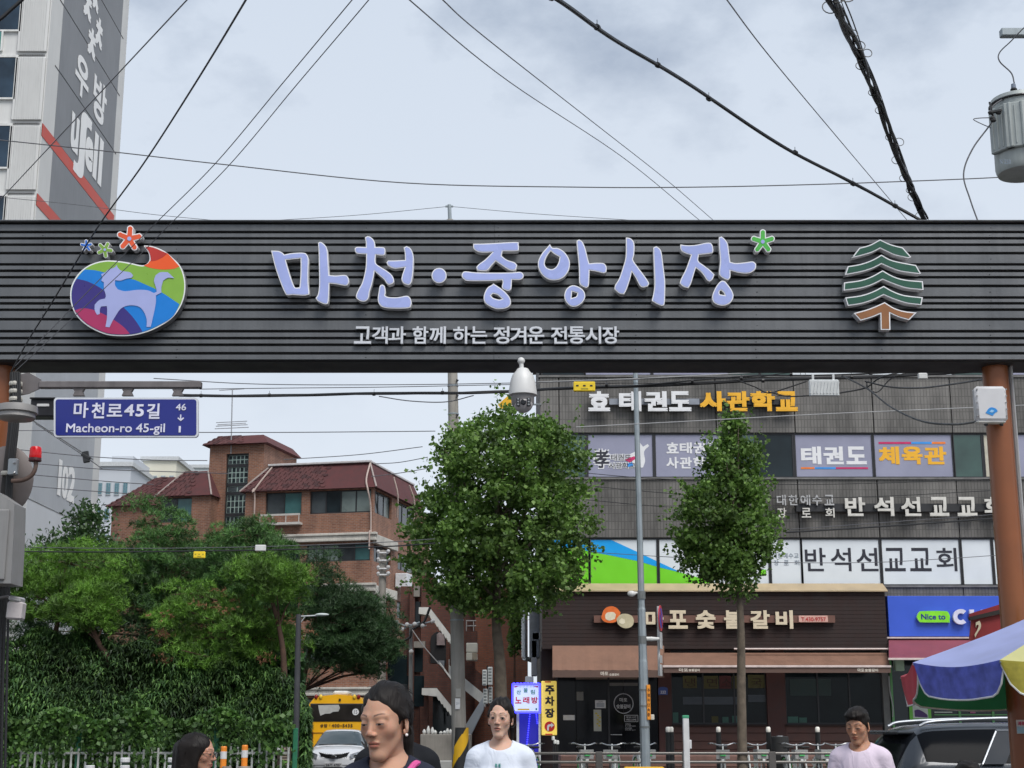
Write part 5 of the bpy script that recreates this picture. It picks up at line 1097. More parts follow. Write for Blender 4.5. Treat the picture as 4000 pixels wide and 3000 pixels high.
# undergrowth: drooping long leaves in fans
ug = leafmat('undergrowth_leaf', (.016, .045, .010), (.03, .078, .018), (.10, .19, .045), .15, .55, (.7, .45, 1.45))
rng = np.random.default_rng(5)
def fans(C, L, rng, k=6, w=.035):
    n = len(C); V = []; a0 = rng.uniform(0, 6.28, n)
    for j in range(k):
        a = a0 + j * 6.28 / k + rng.normal(size=n) * .3; D = np.stack([np.cos(a), np.sin(a), rng.normal(size=n) * .25 - .1], 1); ll = L * rng.uniform(.6, 1.2, (n, 1))
        S_ = nrm_(np.cross(D, [0, 0, 1.]) + rng.normal(size=(n, 3)) * .25); M_ = C + D * ll * .5 + [0, 0, .02]; E_ = C + D * ll - np.array([0, 0, 1]) * ll * rng.uniform(.2, .7, (n, 1))
        V.append(np.stack([C, M_ - S_ * w, E_, M_ + S_ * w], 1))
    V = np.stack(V, 1).reshape(-1, 3); return V, np.arange(len(V)).reshape(-1, 4)
nc = 420; cpx = rng.uniform(-120, 1240, nc); cv = rng.uniform(0, 1, nc); cd = rng.uniform(0, 1.1, nc); n = 24000; ci = rng.integers(nc, size=n); px = np.clip(cpx[ci] + rng.normal(size=n) * 34, -130, 1196); topy = np.interp(px, [-120, 0, 300, 500, 700, 900, 1080, 1170, 1240], [2470, 2480, 2480, 2505, 2540, 2560, 2580, 2700, 2900]); 
py = topy + (3020 - topy) * np.clip(cv[ci] + rng.normal(size=n) * .07, 0, 1) + 22 * np.sin(px * .031) + 14 * np.sin(px * .011 + 2)
Yb = 33.4 + (3020 - py) / 540 * 3.0 + cd[ci] + np.abs(rng.normal(size=n)) * .3
C = np.array([P(a, b, y) for a, b, y in zip(px, py, Yb)]); C[:, 2] = np.maximum(C[:, 2], .1)
v, f = fans(C, .17, rng, 6, .02); link('undergrowth', mesh_np('undergrowth', v, f, ug), None, 'dense dark green bamboo-like undergrowth behind the white picket fence', 'undergrowth', kind='stuff')
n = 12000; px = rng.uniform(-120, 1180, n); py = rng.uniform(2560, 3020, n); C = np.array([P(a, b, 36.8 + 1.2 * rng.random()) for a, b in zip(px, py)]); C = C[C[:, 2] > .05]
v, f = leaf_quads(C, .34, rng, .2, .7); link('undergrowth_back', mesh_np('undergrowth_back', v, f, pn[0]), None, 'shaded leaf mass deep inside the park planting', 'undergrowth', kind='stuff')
struct('earth_bank', MB().add([(-30, 37.5, -.02), (-7.2, 37.5, -.02), (-7.2, 60, -.02), (-30, 60, -.02), (-30, 39.5, 2.2), (-8.4, 39.5, 1.8), (-8.4, 60, 2.4), (-30, 60, 2.8)], [(0, 1, 5, 4), (1, 2, 6, 5), (4, 5, 6, 7), (0, 4, 7, 3)]), mat('earth', ()))
# ivy on the fence
iv = leafmat('ivy_leaf', (.03, .08, .014), (.055, .13, .022), (.10, .20, .04), .25)
n = 11000; px = rng.uniform(-80, 1150, n); py = 2790 + rng.exponential(75, n) + 25 * np.sin(px * .02); k = (py < 3015) & (rng.uniform(0, 1, n) < np.interp(px, [-80, 200, 640, 1150], [1, .9, .7, .6]) * (.6 + .4 * np.sin(px * .037))); C = np.array([P(a, b, 32.4 + .5 * rng.random()) for a, b in zip(px[k], py[k])])
v, f = leaf_quads(C, .11, rng, .5, .9); link('ivy', mesh_np('ivy', v, f, iv), None, 'bright green climbing leaves hanging over the white picket fence', 'ivy', kind='stuff')
# young shoots right by the bus, shrub beside stairs
t = thing('shrub', 'light green leafy shrub growing between the big trunk and the brick wall', 'shrub', (X(2010, 2600, 56), 56, 0))
rngs = np.random.default_rng(9); C = env_points([(2330, 1990, 2050), (2400, 1985, 2060), (2500, 1980, 2045), (2560, 1990, 2030)], 56, 700, rngs, .5); v, f = leaf_quads(C, .22, rngs, .3, .5); link('foliage', mesh_np('foliage', v, f, gk), t); MB().tube([(t.location.x, 56, 0), P(2010, 2450, 56)], [.08, .03], 6).build('stem', barkp, t)
# picket fence
whp = mat('picket_white', (.62, .63, .6), .6, 0, .12, 5, streak=.2)
pf = thing('picket_fence', 'white picket fence in front of the green undergrowth at the left', 'fence', (X(400, 2990, 32.8), 32.8, 0))
x0_, x1_ = X(-60, 2950, 32.8), X(1130, 2950, 32.8); x = x0_; k = 0
while x < x1_:
    h = 1.08 + .10 * math.sin(k * 1.7); MB().bbox((x - .022, 32.78, .1), (x + .022, 32.81, h), .006).build('picket', whp, pf); x += .155; k += 1
MB().bbox((x0_, 32.81, .95), (x1_, 32.85, 1.0), .005).build('rail', whp, pf); MB().bbox((x0_, 32.81, .3), (x1_, 32.85, .35), .005).build('rail', whp, pf)
for px in (300, 840, 1150):
    MB().bbox((X(px, 2950, 32.8) - .05, 32.84, 0), (X(px, 2950, 32.8) + .05, 32.92, 1.5), .01).build('green_post', mat('post_green', (.02, .16, .08), .5), pf)
# ------------------------------------------------------------------ poles and street furniture
polec = mat('pole_concrete', (.30, .28, .25), .85, 0, .14, 2.2, bump=.25, bs=40, streak=.35); galv = mat('pole_galvanised', (.30, .34, .36), .45, .35, .14, 3, streak=.25)
Yp = 36.6
t = thing('utility_pole', 'thick concrete utility pole with yellow and black striped base', 'utility pole', (X(1796, 2850, Yp), Yp, 0))
xb0 = X(1798, 2950, Yp); xt0 = X(1768, 1460, Yp); zt_ = Z(860, Yp)
bot, top = Vector((xb0, Yp, 0)), Vector((xt0, Yp, Z(1460, Yp))); top2 = bot + (top - bot) * (zt_ / top.z)
MB().cyl(bot + (top2 - bot) * .0, top2, .185, .1, 24).build('shaft', polec, t, smooth=True)
MB().cyl(top2, P(1755, 800, Yp), .05, .05, 10).cyl(P(1740, 806, Yp), P(1770, 806, Yp), .03, n=6).build('top_pin', galv, t)
yb, bb = mat('stripe_yellow', (.75, .42, .01), .5, 0, .1, 5, streak=.15), mat('stripe_black', (.02, .02, .02), .5, 0, .1, 5)
zs = Z(2842, Yp); m = MB(); n = 72; rows = 60; r = .197
for i in range(rows):
    for k in range(n):
        a0, a1 = 2 * math.pi * k / n, 2 * math.pi * (k + 1) / n; z0_, z1_ = zs * i / rows, zs * (i + 1) / rows
        ph = ((k / n) * 2 - (i + .5) / rows * zs * 1.15) % 1.0
        m.add([(xb0 + r * math.cos(a), Yp + r * math.sin(a), z) for a, z in ((a0, z0_), (a1, z0_), (a1, z1_), (a0, z1_))], [(0, 1, 2, 3)], 0 if ph < .5 else 1)
m.build('striped_sleeve', [yb, bb], t)
plate((1778, 2728, 1797, 2770), Yp - .2, mat('notice_white', ()), 'notice', t, .012); text('21', (1782, 2744, 1793, 2752), Yp - .204, mat('print_grey', ()), 'notice_print', t, .002)
plate((1780, 2690, 1800, 2724), Yp - .195, mat('notice_old', (.34, .33, .3), .7), 'notice', t, .01)
for z in (2425, 2690, 1510, 1620): 
    q = Z(z, Yp); MB().lathe([(.17 if z > 2000 else .14, 0), (.17 if z > 2000 else .14, .03)], (bot.x + (top.x - bot.x) * q / top.z, Yp, q), 16).build('steel_band', galv, t)
for y in (1480, 1540, 1615): q = P(1782, y, Yp - .14); MB().prism([q, q + Vector((.07, 0, -.03)), q + Vector((-.0, 0, -.12))], (0, 0, 0), (0, .01, 0)).build('number_tag', dark, t)
# tall steel pole
Yq = 35.0
t = thing('steel_pole', 'tall thin galvanised steel pole in front of the restaurant with a small white camera', 'pole', (X(2521, 2900, Yq), Yq, 0))
q0 = Vector((X(2522, 2950, Yq), Yq, 0)); q1 = P(2482, 1440, Yq)
MB().tube([q0, q0.lerp(q1, .3), q0.lerp(q1, .305), q0.lerp(q1, .42), q0.lerp(q1, .425), q1 + (q1 - q0).normalized() * .4], [.115, .105, .098, .09, .078, .055], 8).build('shaft', galv, t)
for y, r_ in ((2325, .1), (2500, .1), (2758, .115), (2840, .118), (2695, .115)):
    q = q0.lerp(q1, (Z(y, Yq)) / q1.z); MB().lathe([(r_, -.09 if y < 2600 else -.02), (r_, .09 if y < 2600 else .02)], q, 10).build('steel_band', mat('band_grey', (.16, .17, .17), .5, .3), t)
q = q0.lerp(q1, Z(2320, Yq) / q1.z) + Vector((-.1, -.05, 0))
MB().sph(q + Vector((-.13, 0, .0)), (.1, .08, .07), 12, 8).cyl(q + Vector((-.1, 0, .02)), q + Vector((.05, .05, .02)), .03, n=8).build('camera', mat('plastic_white', (.6, .6, .58), .4), t)
q = q0.lerp(q1, Z(2496, Yq) / q1.z) + Vector((.09, -.02, 0)); MB().tube([q, q + Vector((.1, 0, 0)), q + Vector((.1, 0, 0)), q + Vector((.3, 0, 0))], [.05, .05, .055, .035], 10).build('loudspeaker', mat('plastic_white', ()), t)
t = thing('banner_sign', 'narrow orange vertical sign strapped to the steel pole', 'sign', P(2534, 2812, Yq - .1))
a_, b_ = pplate((2527, 2675, 2541, 2812), Yq - .12, .05); MB().bbox(a_, b_, .008).build('board', mat('sign_orange', (.75, .27, .02), .5), t)
for k, c in enumerate('주정차단속중'): text(c, (2529, 2690 + k * 19, 2539, 2703 + k * 19), Yq - .125, mat('print_brown', (.12, .04, .01), .6), 'lettering', t, .003, .02)
t = thing('control_box', 'small cream box on the steel pole beside the orange sign', 'box', P(2548, 2810, Yq - .05)); a_, b_ = pplate((2542, 2791, 2556, 2812), Yq - .06, .1); MB().bbox(a_, b_, .01).build('case', mat('unit_cream', ()), t)
# round no-parking sign seen edge-on with boards below
t = thing('traffic_sign', 'round red and blue traffic sign seen almost edge-on beside the steel pole', 'traffic sign', P(2583, 2630, Yq + .1))
Rr = Matrix.Rotation(R(76), 3, 'Z'); q = P(2582, 2415, Yq + .1)
def disc(c, r, n, y0, y1): 
    return [c + Rr @ Vector((r * math.cos(2 * math.pi * k / n), y0, r * math.sin(2 * math.pi * k / n))) for k in range(n)]
MB().prism(disc(q, .30, 28, 0, 0), (0, 0, 0), Rr @ Vector((0, .02, 0))).build('disc', mat('sign_red', (.5, .03, .04), .4), t)
MB().prism(disc(q, .235, 28, -.004, 0), (0, 0, 0), Rr @ Vector((0, .004, 0))).build('blue_field', mat('sign_deep_blue', (.03, .05, .35), .4), t)
MB().add([q + Rr @ Vector(p) for p in ((-.2, -.01, .14), (-.14, -.01, .2), (.2, -.01, -.14), (.14, -.01, -.2))], [(0, 1, 2, 3)]).build('slash', mat('sign_red', ()), t)
MB().cyl(P(2570, 2368, Yq + .15), P(2575, 2640, Yq + .15), .03, n=10).build('post', mat('post_white', (.6, .6, .6), .5, 0, .1, 5), t)
for y0, y1 in ((2470, 2535), (2560, 2590), (2596, 2640)):
    w_ = .14 ; c = P(2584, (y0 + y1) / 2, Yq + .1); h = (Z(y0, Yq) - Z(y1, Yq)) / 2
    MB().box((-w_, 0, -h), (w_, .02, h), M=Matrix.Translation(c) @ Rr.to_4x4()).build('plate', mat('plate_worn_white', (.45, .45, .44), .5, 0, .25, 8), t)
# white post with green cap
t = thing('marker_post', 'white square post with green cap in front of the brown wainscot', 'post', (X(2682, 2980, 34), 34, 0))
a, b = X(2669, 2900, 34), X(2692, 2900, 34); MB().bbox((a, 33.93, 0), (b, 34.07, Z(2806, 34)), .01).build('shaft', mat('post_white', ()), t); MB().bbox((a - .005, 33.925, Z(2806, 34)), (b + .005, 34.075, Z(2794, 34)), .01).build('cap', mat('cap_green', (.05, .3, .16), .5), t)
MB().bbox((b, 33.95, Z(2925, 34)), (b + .05, 34.05, Z(2890, 34)), .01).build('side_box', mat('post_white', ()), t)
# street railing
Yr = 37.4
rail_m = mat('railing_brown_grey', (.13, .12, .11), .45, .4, .12, 4); rtop = mat('railing_tube', (.16, .15, .14), .4, .5, .1, 4)
t = thing('street_railing', 'low two-rail grey railing along the pavement in front of the bicycles', 'railing', (X(2680, 2980, Yr), Yr, 0))
for px in (1664 - 0, 2002, 2340, 2678, 3016, 3354, 3692):
    if px < 2050: continue
    x = X(px, 2960, Yr); MB().bbox((x - .085, Yr - .06, .12), (x + .085, Yr + .06, Z(2936, Yr)), .012).build('post', rail_m, t)
for y in (2943, 2977): MB().cyl((X(2075, 2950, Yr), Yr - .02, Z(y, Yr)), (X(3900, 2950, Yr), Yr - .02, Z(y, Yr)), .033, n=10).build('rail', rtop, t)
MB().cyl((X(2075, 2950, Yr), Yr - .02, .35), (X(3900, 2950, Yr), Yr - .02, .35), .033, n=10).build('rail', rtop, t)
# lantern bollards
proto = None; blk_m = mat('bollard_black', (.025, .026, .028), .45, .2, .1, 4)
for px, lab in ((2609, 'leftmost dark bollard lamp of the pair left of the white marker post'), (2622, 'right dark bollard lamp of the pair left of the white marker post'), (2806, 'dark bollard lamp just left of the slim street tree trunk'), (3001, 'dark bollard lamp just right of the slim street tree trunk'), (3193, 'dark bollard lamp nearest the man in the pink shirt')):
    loc = (X(px, 2850, 41), 41, .13)
    if proto is None:
        proto = local(thing('bollard_lamp', lab, 'bollard', loc, group='dark bollards with white lantern tops'))
        h = Z(2860, 41) - .13; top_ = Z(2839, 41) - .13
        MB().lathe([(.095, 0), (.095, .05), (.075, .07), (.07, h - .03), (.085, h)], (0, 0, 0), 14).build('shaft', blk_m, proto, smooth=True)
        MB().lathe([(.055, h), (.062, h + .02), (.062, top_ - .03), (.04, top_)], (0, 0, 0), 12).build('lantern', mat('lantern_white', (.8, .76, .68), .3), proto, smooth=True)
    else: dup(proto, loc, label=lab)
for px, py, lb_ in ((2161, 2883, 'topmost small white lidded jar on a post below the parking sign'), (2168, 2897, 'middle small white jar of the trio below the parking sign'), (2178, 2899, 'rightmost small white jar of the trio below the parking sign')):
    jb = local(thing('white_jar', lb_, 'jar', P(px, py, 42), group='white jars below the parking sign'))
    MB().lathe([(.03, -.06), (.045, -.05), (.045, .03), (.03, .05)], (0, 0, 0), 10).build('body', jm_, jb, smooth=True); MB().cyl((0, 0, -.06), (0, 0, -P(px, py, 42).z), .02, n=6).build('post', blk_m, jb)
# delineators on the park side
dl = None
for px, py, lab, kind in ((352, 2985, 'white banded marker post farthest left in front of the hedge', 'w'), (490, 2955, 'white banded marker post in the middle of the three by the hedge', 'w'), (675, 2955, 'white banded marker post nearest the woman with glasses', 'w'), (875, 2915, 'orange marker post directly right of the woman with glasses', 'o'), (957, 2910, 'orange marker post with white band between the woman with glasses and the bus', 'o')):
    Yd = 27.0 if kind == 'w' else 30.; loc = (X(px, py, Yd), Yd, 0); top_ = Z(py, Yd)
    t = local(thing('marker_post', lab, 'post', loc, group='traffic marker posts by the hedge'))
    if kind == 'w':
        for k in range(3): MB().lathe([(.08, top_ - .1 - k * .13), (.085, top_ - .09 - k * .13), (.085, top_ - .03 - k * .13), (.075, top_ - .02 - k * .13)], (0, 0, 0), 14).build('white_band', mat('post_white', ()), t)
        MB().lathe([(.06, 0), (.06, top_ - .05)], (0, 0, 0), 12).build('shaft', mat('shaft_dark_green', (.05, .08, .06), .6), t)
    else:
        MB().lathe([(.13, 0), (.13, .04), (.065, .06), (.06, top_ - .02), (.05, top_)], (0, 0, 0), 14).build('shaft', mat('marker_orange', (.78, .24, .02), .45, 0, .1, 6), t)
        MB().lathe([(.064, top_ - .24), (.064, top_ - .1)], (0, 0, 0), 14).build('white_band', mat('post_white', ()), t)
# park notice board
t = thing('notice_board', 'brown park notice board at the hedge corner beside the white car', 'notice board', (X(1115, 2980, 34), 34, 0))
plate((1082, 2918, 1136, 2999), 34, mat('board_dark_brown', (.05, .035, .03), .6), 'board', t, .06, .01)
plate((1084, 2920, 1094, 2930), 33.99, wht, 'print_mark', t, .006)
for k in range(3): plate((1098 + k * 11, 2921, 1105 + k * 11, 2929), 33.99, mat('print_tan', (.35, .28, .22), .6), 'print_mark', t, .006)
for k in range(5): plate((1096, 2944 + k * 10, 1128 - (k * 7) % 12, 2948 + k * 10), 33.99, mat('print_tan', ()), 'print_line', t, .006)
MB().box((X(1086, 2980, 34), 34.02, 0), (X(1090, 2980, 34), 34.08, Z(2999, 34) + .1)).box((X(1128, 2980, 34), 34.02, 0), (X(1132, 2980, 34), 34.08, Z(2999, 34) + .1)).build('leg', mat('board_dark_brown', ()), t)
# low concrete blocks
for a, b, lab in ((868, 905, 'small round concrete footing behind the glasses woman'), (930, 980, 'wider concrete footing under the orange marker with white band')):
    t = thing('concrete_footing', lab, 'concrete block', P((a + b) / 2, 2999, 29.8), group='concrete footings under the orange markers'); c = P((a + b) / 2, 2994, 29.8); w_ = (b - a) / 2 / F * 29.8
    MB().lathe([(w_, -c.z), (w_, -.02), (w_ * .92, 0)], c, 18).build('block', conc, t)
# grey street lamp with arm
Yl = 34.2
t = thing('street_lamp', 'grey street lamp post with short arm lamp in front of the dark pines', 'street lamp', (X(1158, 2900, Yl), Yl, 0))
dkp = mat('lamp_post_grey', (.06, .06, .065), .5, .3, .1, 4)
MB().tube([(X(1158, 2900, Yl), Yl, 0), P(1163, 2560, Yl), P(1167, 2400, Yl)], [.075, .065, .058], 14).build('shaft', dkp, t, smooth=True)
MB().cyl(P(1172, 2408, Yl), P(1245, 2404, Yl), .018, n=8).cyl(P(1176, 2430, Yl), P(1192, 2408, Yl), .012, n=6).build('arm', mat('arm_pale', (.45, .47, .47), .4, .3), t)
m = MB(); c = P(1258, 2401, Yl); m.sph(c, (.16, .07, .035), 14, 8).build('lamp_head', mat('lamp_head_pale', (.5, .55, .53), .35), t, smooth=True)
# slim far utility pole
t = thing('utility_pole', 'slim weathered utility pole in front of the brick house with white fittings', 'utility pole', (X(1495, 2900, 57), 57, 0))
MB().cyl((X(1488, 2900, 57), 57, 0), P(1495, 2150, 57), .20, .13, 16).build('shaft', polec, t, smooth=True)
m = MB()
for y in (2160, 2190, 2222, 2246): q = P(1496, y, 56.8); m.cyl(q + Vector((-.22, 0, 0)), q + Vector((.22, 0, 0)), .04, n=8); m.sph(q + Vector((.2, 0, .06)), .08, 8, 6); m.sph(q + Vector((-.18, 0, .06)), .07, 8, 6)
m.build('insulator', mat('insulator_pale', (.5, .5, .5), .4), t)
q = P(1500, 2556, 56.7); MB().sph(q + Vector((.28, 0, .03)), (.22, .08, .05), 10, 6).cyl(q, q + Vector((.2, 0, .02)), .02, n=6).build('lamp', mat('lamp_head_pale', ()), t)
# wiring bracket pole between the two brick houses
t = thing('service_pole', 'short pole with cross arms, insulators and tangled service wires by the dark pillar', 'utility pole', (X(1605, 2900, 59), 59, 0))
MB().cyl((X(1605, 2900, 59), 59, 0), P(1605, 2440, 59), .09, .07, 10).build('shaft', mat('band_grey', ()), t)
m = MB()
for (a, b), (c, d) in (((1545, 2430), (1590, 2448)), ((1570, 2458), (1640, 2430)), ((1640, 2440), (1695, 2425)), ((1595, 2440), (1665, 2444))): m.cyl(P(a, b, 58.8), P(c, d, 58.8), .03, n=6)
m.build('cross_arm', galv, t); m = MB()
for a, b in ((1548, 2430), (1570, 2458), (1590, 2440), (1620, 2438), (1650, 2444), (1690, 2427), (1606, 2545)): m.sph(P(a, b, 58.7), .09, 8, 6)
m.build('insulator', mat('insulator_pale', ()), t)
MB().tube(smooth3([P(1680, 2372, 58.7), P(1655, 2430, 58.7), P(1610, 2460, 58.7), P(1600, 2490, 58.7), P(1560, 2510, 58.7)]), .055, 6).build('wire_bundle', mat('cable_black', (.012, .012, .013), .5), t)
# ---- bicycles
bw_ = mat('bike_white', (.66, .68, .66), .35, 0, .05, 6); bg = mat('bike_green', (.08, .48, .14), .4); bst = mat('bike_steel', (.55, .55, .55), .25, .9); rub = mat('rubber', (.02, .02, .02), .8)
def torus(c, R_, r, n=24, m_=6):   # wheel in the y-z plane
    mb = MB(); vs = []; fs = []
    for i in range(n):
        a = 2 * math.pi * i / n
        for k in range(m_):
            b = 2 * math.pi * k / m_; rr = R_ + r * math.cos(b); vs.append((c[0] + r * math.sin(b), c[1] + rr * math.cos(a), c[2] + rr * math.sin(a)))
    for i in range(n):
        for k in range(m_): fs.append((i * m_ + k, i * m_ + (k + 1) % m_, ((i + 1) % n) * m_ + (k + 1) % m_, ((i + 1) % n) * m_ + k))
    return mb.add(vs, fs)
def bicycle(label, loc, rz=0.):
    t = local(thing('bicycle', label, 'bicycle', loc, rz, group='white and green share bicycles parked behind the railing'))
    for y in (-.52, .52):
        w = torus((0, y, .33), .31, .022).build('wheel', rub, t); torus((0, y, .33), .283, .012).build('rim', bg, w)
        m = MB()
        for k in range(12): a = k * math.pi / 6; m.cyl((0, y, .33), (0, y + .28 * math.cos(a), .33 + .28 * math.sin(a)), .003, n=4)
        m.cyl((-.06, y, .33), (.06, y, .33), .02).build('spokes', bst, w)
        m = MB(); pts = [(0, y + .36 * math.cos(a), .33 + .36 * math.sin(a)) for a in [R(20 + k * 14) for k in range(10)]]
        for i in range(len(pts) - 1): m.box((-.035, min(pts[i][1], pts[i + 1][1]), min(pts[i][2], pts[i + 1][2])), (.035, max(pts[i][1], pts[i + 1][1]) + .004, max(pts[i][2], pts[i + 1][2]) + .008))
        m.build('mudguard', bw_, t)
    MB().tube([(0, -.42, .72), (0, -.2, .36), (0, .1, .32)], .035, 10).cyl((0, .1, .3), (0, .2, .78), .022).cyl((0, .1, .32), (0, .52, .33), .015).cyl((0, .18, .62), (0, .52, .34), .012).build('frame', bw_, t, smooth=True)
    MB().cyl((-.05, -.52, .33), (-.05, -.46, .72), .014).cyl((.05, -.52, .33), (.05, -.46, .72), .014).cyl((0, -.46, .7), (0, -.42, .98), .02).build('fork', bw_, t)
    MB().tube(smooth3([(-.33, -.24, .99), (-.27, -.36, 1.0), (-.14, -.43, .96), (0, -.44, .95), (.14, -.43, .96), (.27, -.36, 1.0), (.33, -.24, .99)]), .016, 8).build('handlebar', bst, t, smooth=True)
    for s in (-1, 1): MB().cyl((s * .33, -.24, .99), (s * .37, -.14, .985), .02).build('grip', rub, t)
    MB().bbox((-.13, .08, .86), (.13, .34, .92), .03).cyl((0, .2, .78), (0, .21, .87), .015).build('saddle', rub, t)
    MB().bbox((-.17, -.80, .60), (.17, -.52, .62), .008).box((-.17, -.80, .62), (-.16, -.52, .84)).box((.16, -.80, .62), (.17, -.52, .84)).box((-.16, -.80, .62), (.16, -.79, .84)).box((-.16, -.53, .62), (.16, -.52, .84)).build('basket', mat('basket_grey', (.28, .28, .27), .5), t)
    MB().bbox((-.07, -.84, .68), (.07, -.805, .76), .01).build('basket_panel', bg, t)
    MB().box((-.004, .30, .18), (.012, .45, .5)).cyl((-.1, .08, .28), (.1, .08, .28), .012).build('chain_guard', bw_, t)
    return t
b0 = bicycle('share bicycle farthest left behind the railing, under the parking sign', (X(2078, 2940, 39.6), 39.6, .13), R(-14))
for px, Y_, rz, lab in ((2275, 39.8, 6, 'share bicycle left of the railing post before the black entrance'), (2400, 39.6, -12, 'share bicycle in front of the ring sign on the black entrance'), (2505, 40.0, 10, 'share bicycle partly hidden behind the tall steel pole'), (2824, 39.7, -8, 'share bicycle just left of the slim street tree trunk'), (3090, 39.7, 9, 'share bicycle right of the railing post, left one of the pair'), (3158, 39.9, 24, 'share bicycle right of the railing post, right one of the pair'), (2935, 40.1, 14, 'share bicycle directly right of the slim street tree trunk'), (3275, 40., -20, 'share bicycle beside the man in the pink shirt')):
    dup(b0, (X(px, 2940, Y_), Y_, .13), R(rz), label=lab)
t = thing('dark_bag', 'dark round topped bin with pale rim behind the bicycle pair', 'bin', (X(3046, 2900, 40.6), 40.6, .13)); c = P(3046, 2876, 40.6)
MB().lathe([(.2, .13 - c.z), (.24, -.3), (.23, -.02), (.2, 0)], c, 16).build('body', rub, t, smooth=True); MB().lathe([(.08, 0), (.08, .012)], c, 14).build('pale_rim', mat('unit_white', ()), t)
# wooden deck planks in front of the restaurant
dk_ = mat('deck_plank', (.17, .09, .07), .7, 0, .2, 4)
t = thing('timber_deck', 'low reddish timber deck in front of the restaurant behind the bicycles', 'deck', (X(2800, 2990, 43), 43, .13))
for k in range(4): MB().bbox((X(2190, 2990, 43), 43 + .0 , .14 + k * .16), (X(3280, 2990, 43), 43.06, .27 + k * .16), .01).build('plank', dk_, t)
MB().bbox((X(2190, 2990, 43), 43.05, .14), (X(3280, 2990, 43), 46.2, .76), .02).build('platform', dk_, t)
# yellow traffic mirror edge / sign behind the crown, top of yellow barrier
t = thing('corner_sign', 'small yellow corner sign panel between the tree crown and the surveillance camera', 'sign', P(1975, 1600, 44)); shape([[(1945, 1580), (1985, 1545), (1998, 1560), (1998, 1598), (1960, 1600)]], 44, .05, mat('stripe_yellow', ()), 'board', t, smooth=False); MB().cyl(P(1995, 1580, 44.02), P(2112, 1580, 48), .03, n=6).build('bracket', galv, t)
t = thing('yellow_barrier', 'yellow topped barrier block at the bottom centre right', 'barrier', (X(2510, 3000, 33.), 33., 0)); a, b = X(2440, 2998, 33), X(2595, 2998, 33)
MB().bbox((a, 33, 0), (b, 33.3, Z(2996, 33)), .02).build('body', mat('stripe_yellow', ()), t)
# ------------------------------------------------------------------ people: smooth blended bodies meshed from distance fields
import openvdb
class Field:
    def __init__(s, lo, hi, h):
        s.lo = np.array(lo, float); s.h = h; s.n = np.ceil((np.array(hi) - s.lo) / h).astype(int) + 1; s.d = np.full(tuple(s.n), .08, np.float32)
    def win(s, lo, hi, pad):
        a = np.clip(np.floor((np.array(lo) - pad - s.lo) / s.h).astype(int), 0, s.n); b = np.clip(np.ceil((np.array(hi) + pad - s.lo) / s.h).astype(int) + 1, 0, s.n)
        if np.any(b <= a): return None
        ax = [s.lo[i] + s.h * np.arange(a[i], b[i], dtype=np.float32) for i in range(3)]
        return tuple(slice(a[i], b[i]) for i in range(3)), ax[0][:, None, None], ax[1][None, :, None], ax[2][None, None, :]
    def comb(s, sl, d, k, op):
        o = s.d[sl]
        if op == 'u': hh = np.clip(.5 + .5 * (o - d) / k, 0, 1); s.d[sl] = o * (1 - hh) + d * hh - k * hh * (1 - hh)
        else: hh = np.clip(.5 - .5 * (o + d) / k, 0, 1); s.d[sl] = o * (1 - hh) - d * hh + k * hh * (1 - hh)
    def ell(s, c, r, k=.012, op='u', M=None):
        c = np.array(c, float); r = np.array(r, float) if hasattr(r, '__len__') else np.array([r] * 3, float)
        w = s.win(c - r.max(), c + r.max(), .05)
        if w is None: return s
        sl, x, y, z = w; x = x - c[0]; y = y - c[1]; z = z - c[2]
        if M is not None:
            M = np.array(M); X_ = M[0, 0] * x + M[1, 0] * y + M[2, 0] * z; Y_ = M[0, 1] * x + M[1, 1] * y + M[2, 1] * z; Z_ = M[0, 2] * x + M[1, 2] * y + M[2, 2] * z; x, y, z = X_, Y_, Z_
        k0 = np.sqrt((x / r[0]) ** 2 + (y / r[1]) ** 2 + (z / r[2]) ** 2); k1 = np.sqrt((x / r[0] ** 2) ** 2 + (y / r[1] ** 2) ** 2 + (z / r[2] ** 2) ** 2)
        s.comb(sl, k0 * (k0 - 1) / np.maximum(k1, 1e-6), k, op); return s
    def cap(s, a, b, ra, rb=None, k=.012, op='u', sq=(1, 1, 1)):
        rb = ra if rb is None else rb; a = np.array(a, float); b = np.array(b, float); R_ = max(ra, rb); sq = np.array(sq, float)
        w = s.win(np.minimum(a, b) - R_ / sq.min(), np.maximum(a, b) + R_ / sq.min(), .05)
        if w is None: return s
        sl, x, y, z = w; d = b - a; L = (d ** 2).sum(); t = np.clip(((x - a[0]) * d[0] + (y - a[1]) * d[1] + (z - a[2]) * d[2]) / max(L, 1e-9), 0, 1)
        q = np.sqrt(((x - a[0] - t * d[0]) * sq[0]) ** 2 + ((y - a[1] - t * d[1]) * sq[1]) ** 2 + ((z - a[2] - t * d[2]) * sq[2]) ** 2) - (ra + (rb - ra) * t)
        s.comb(sl, q, k, op); return s
    def below(s, zc, k=.004):   # cut away everything under zc
        z = s.lo[2] + s.h * np.arange(s.n[2], dtype=np.float32)[None, None, :]; s.comb((slice(None),) * 3, np.broadcast_to(z - zc, s.d.shape), k, 's'); return s
    def above(s, zc, k=.004):
        z = s.lo[2] + s.h * np.arange(s.n[2], dtype=np.float32)[None, None, :]; s.comb((slice(None),) * 3, np.broadcast_to(zc - z, s.d.shape), k, 's'); return s
    def poly(s):
        g = openvdb.FloatGrid(.08); g.copyFromArray(np.ascontiguousarray(s.d, dtype=np.float32)); p, q = g.convertToQuads(0.0)
        return p * s.h + s.lo, q[:, ::-1]
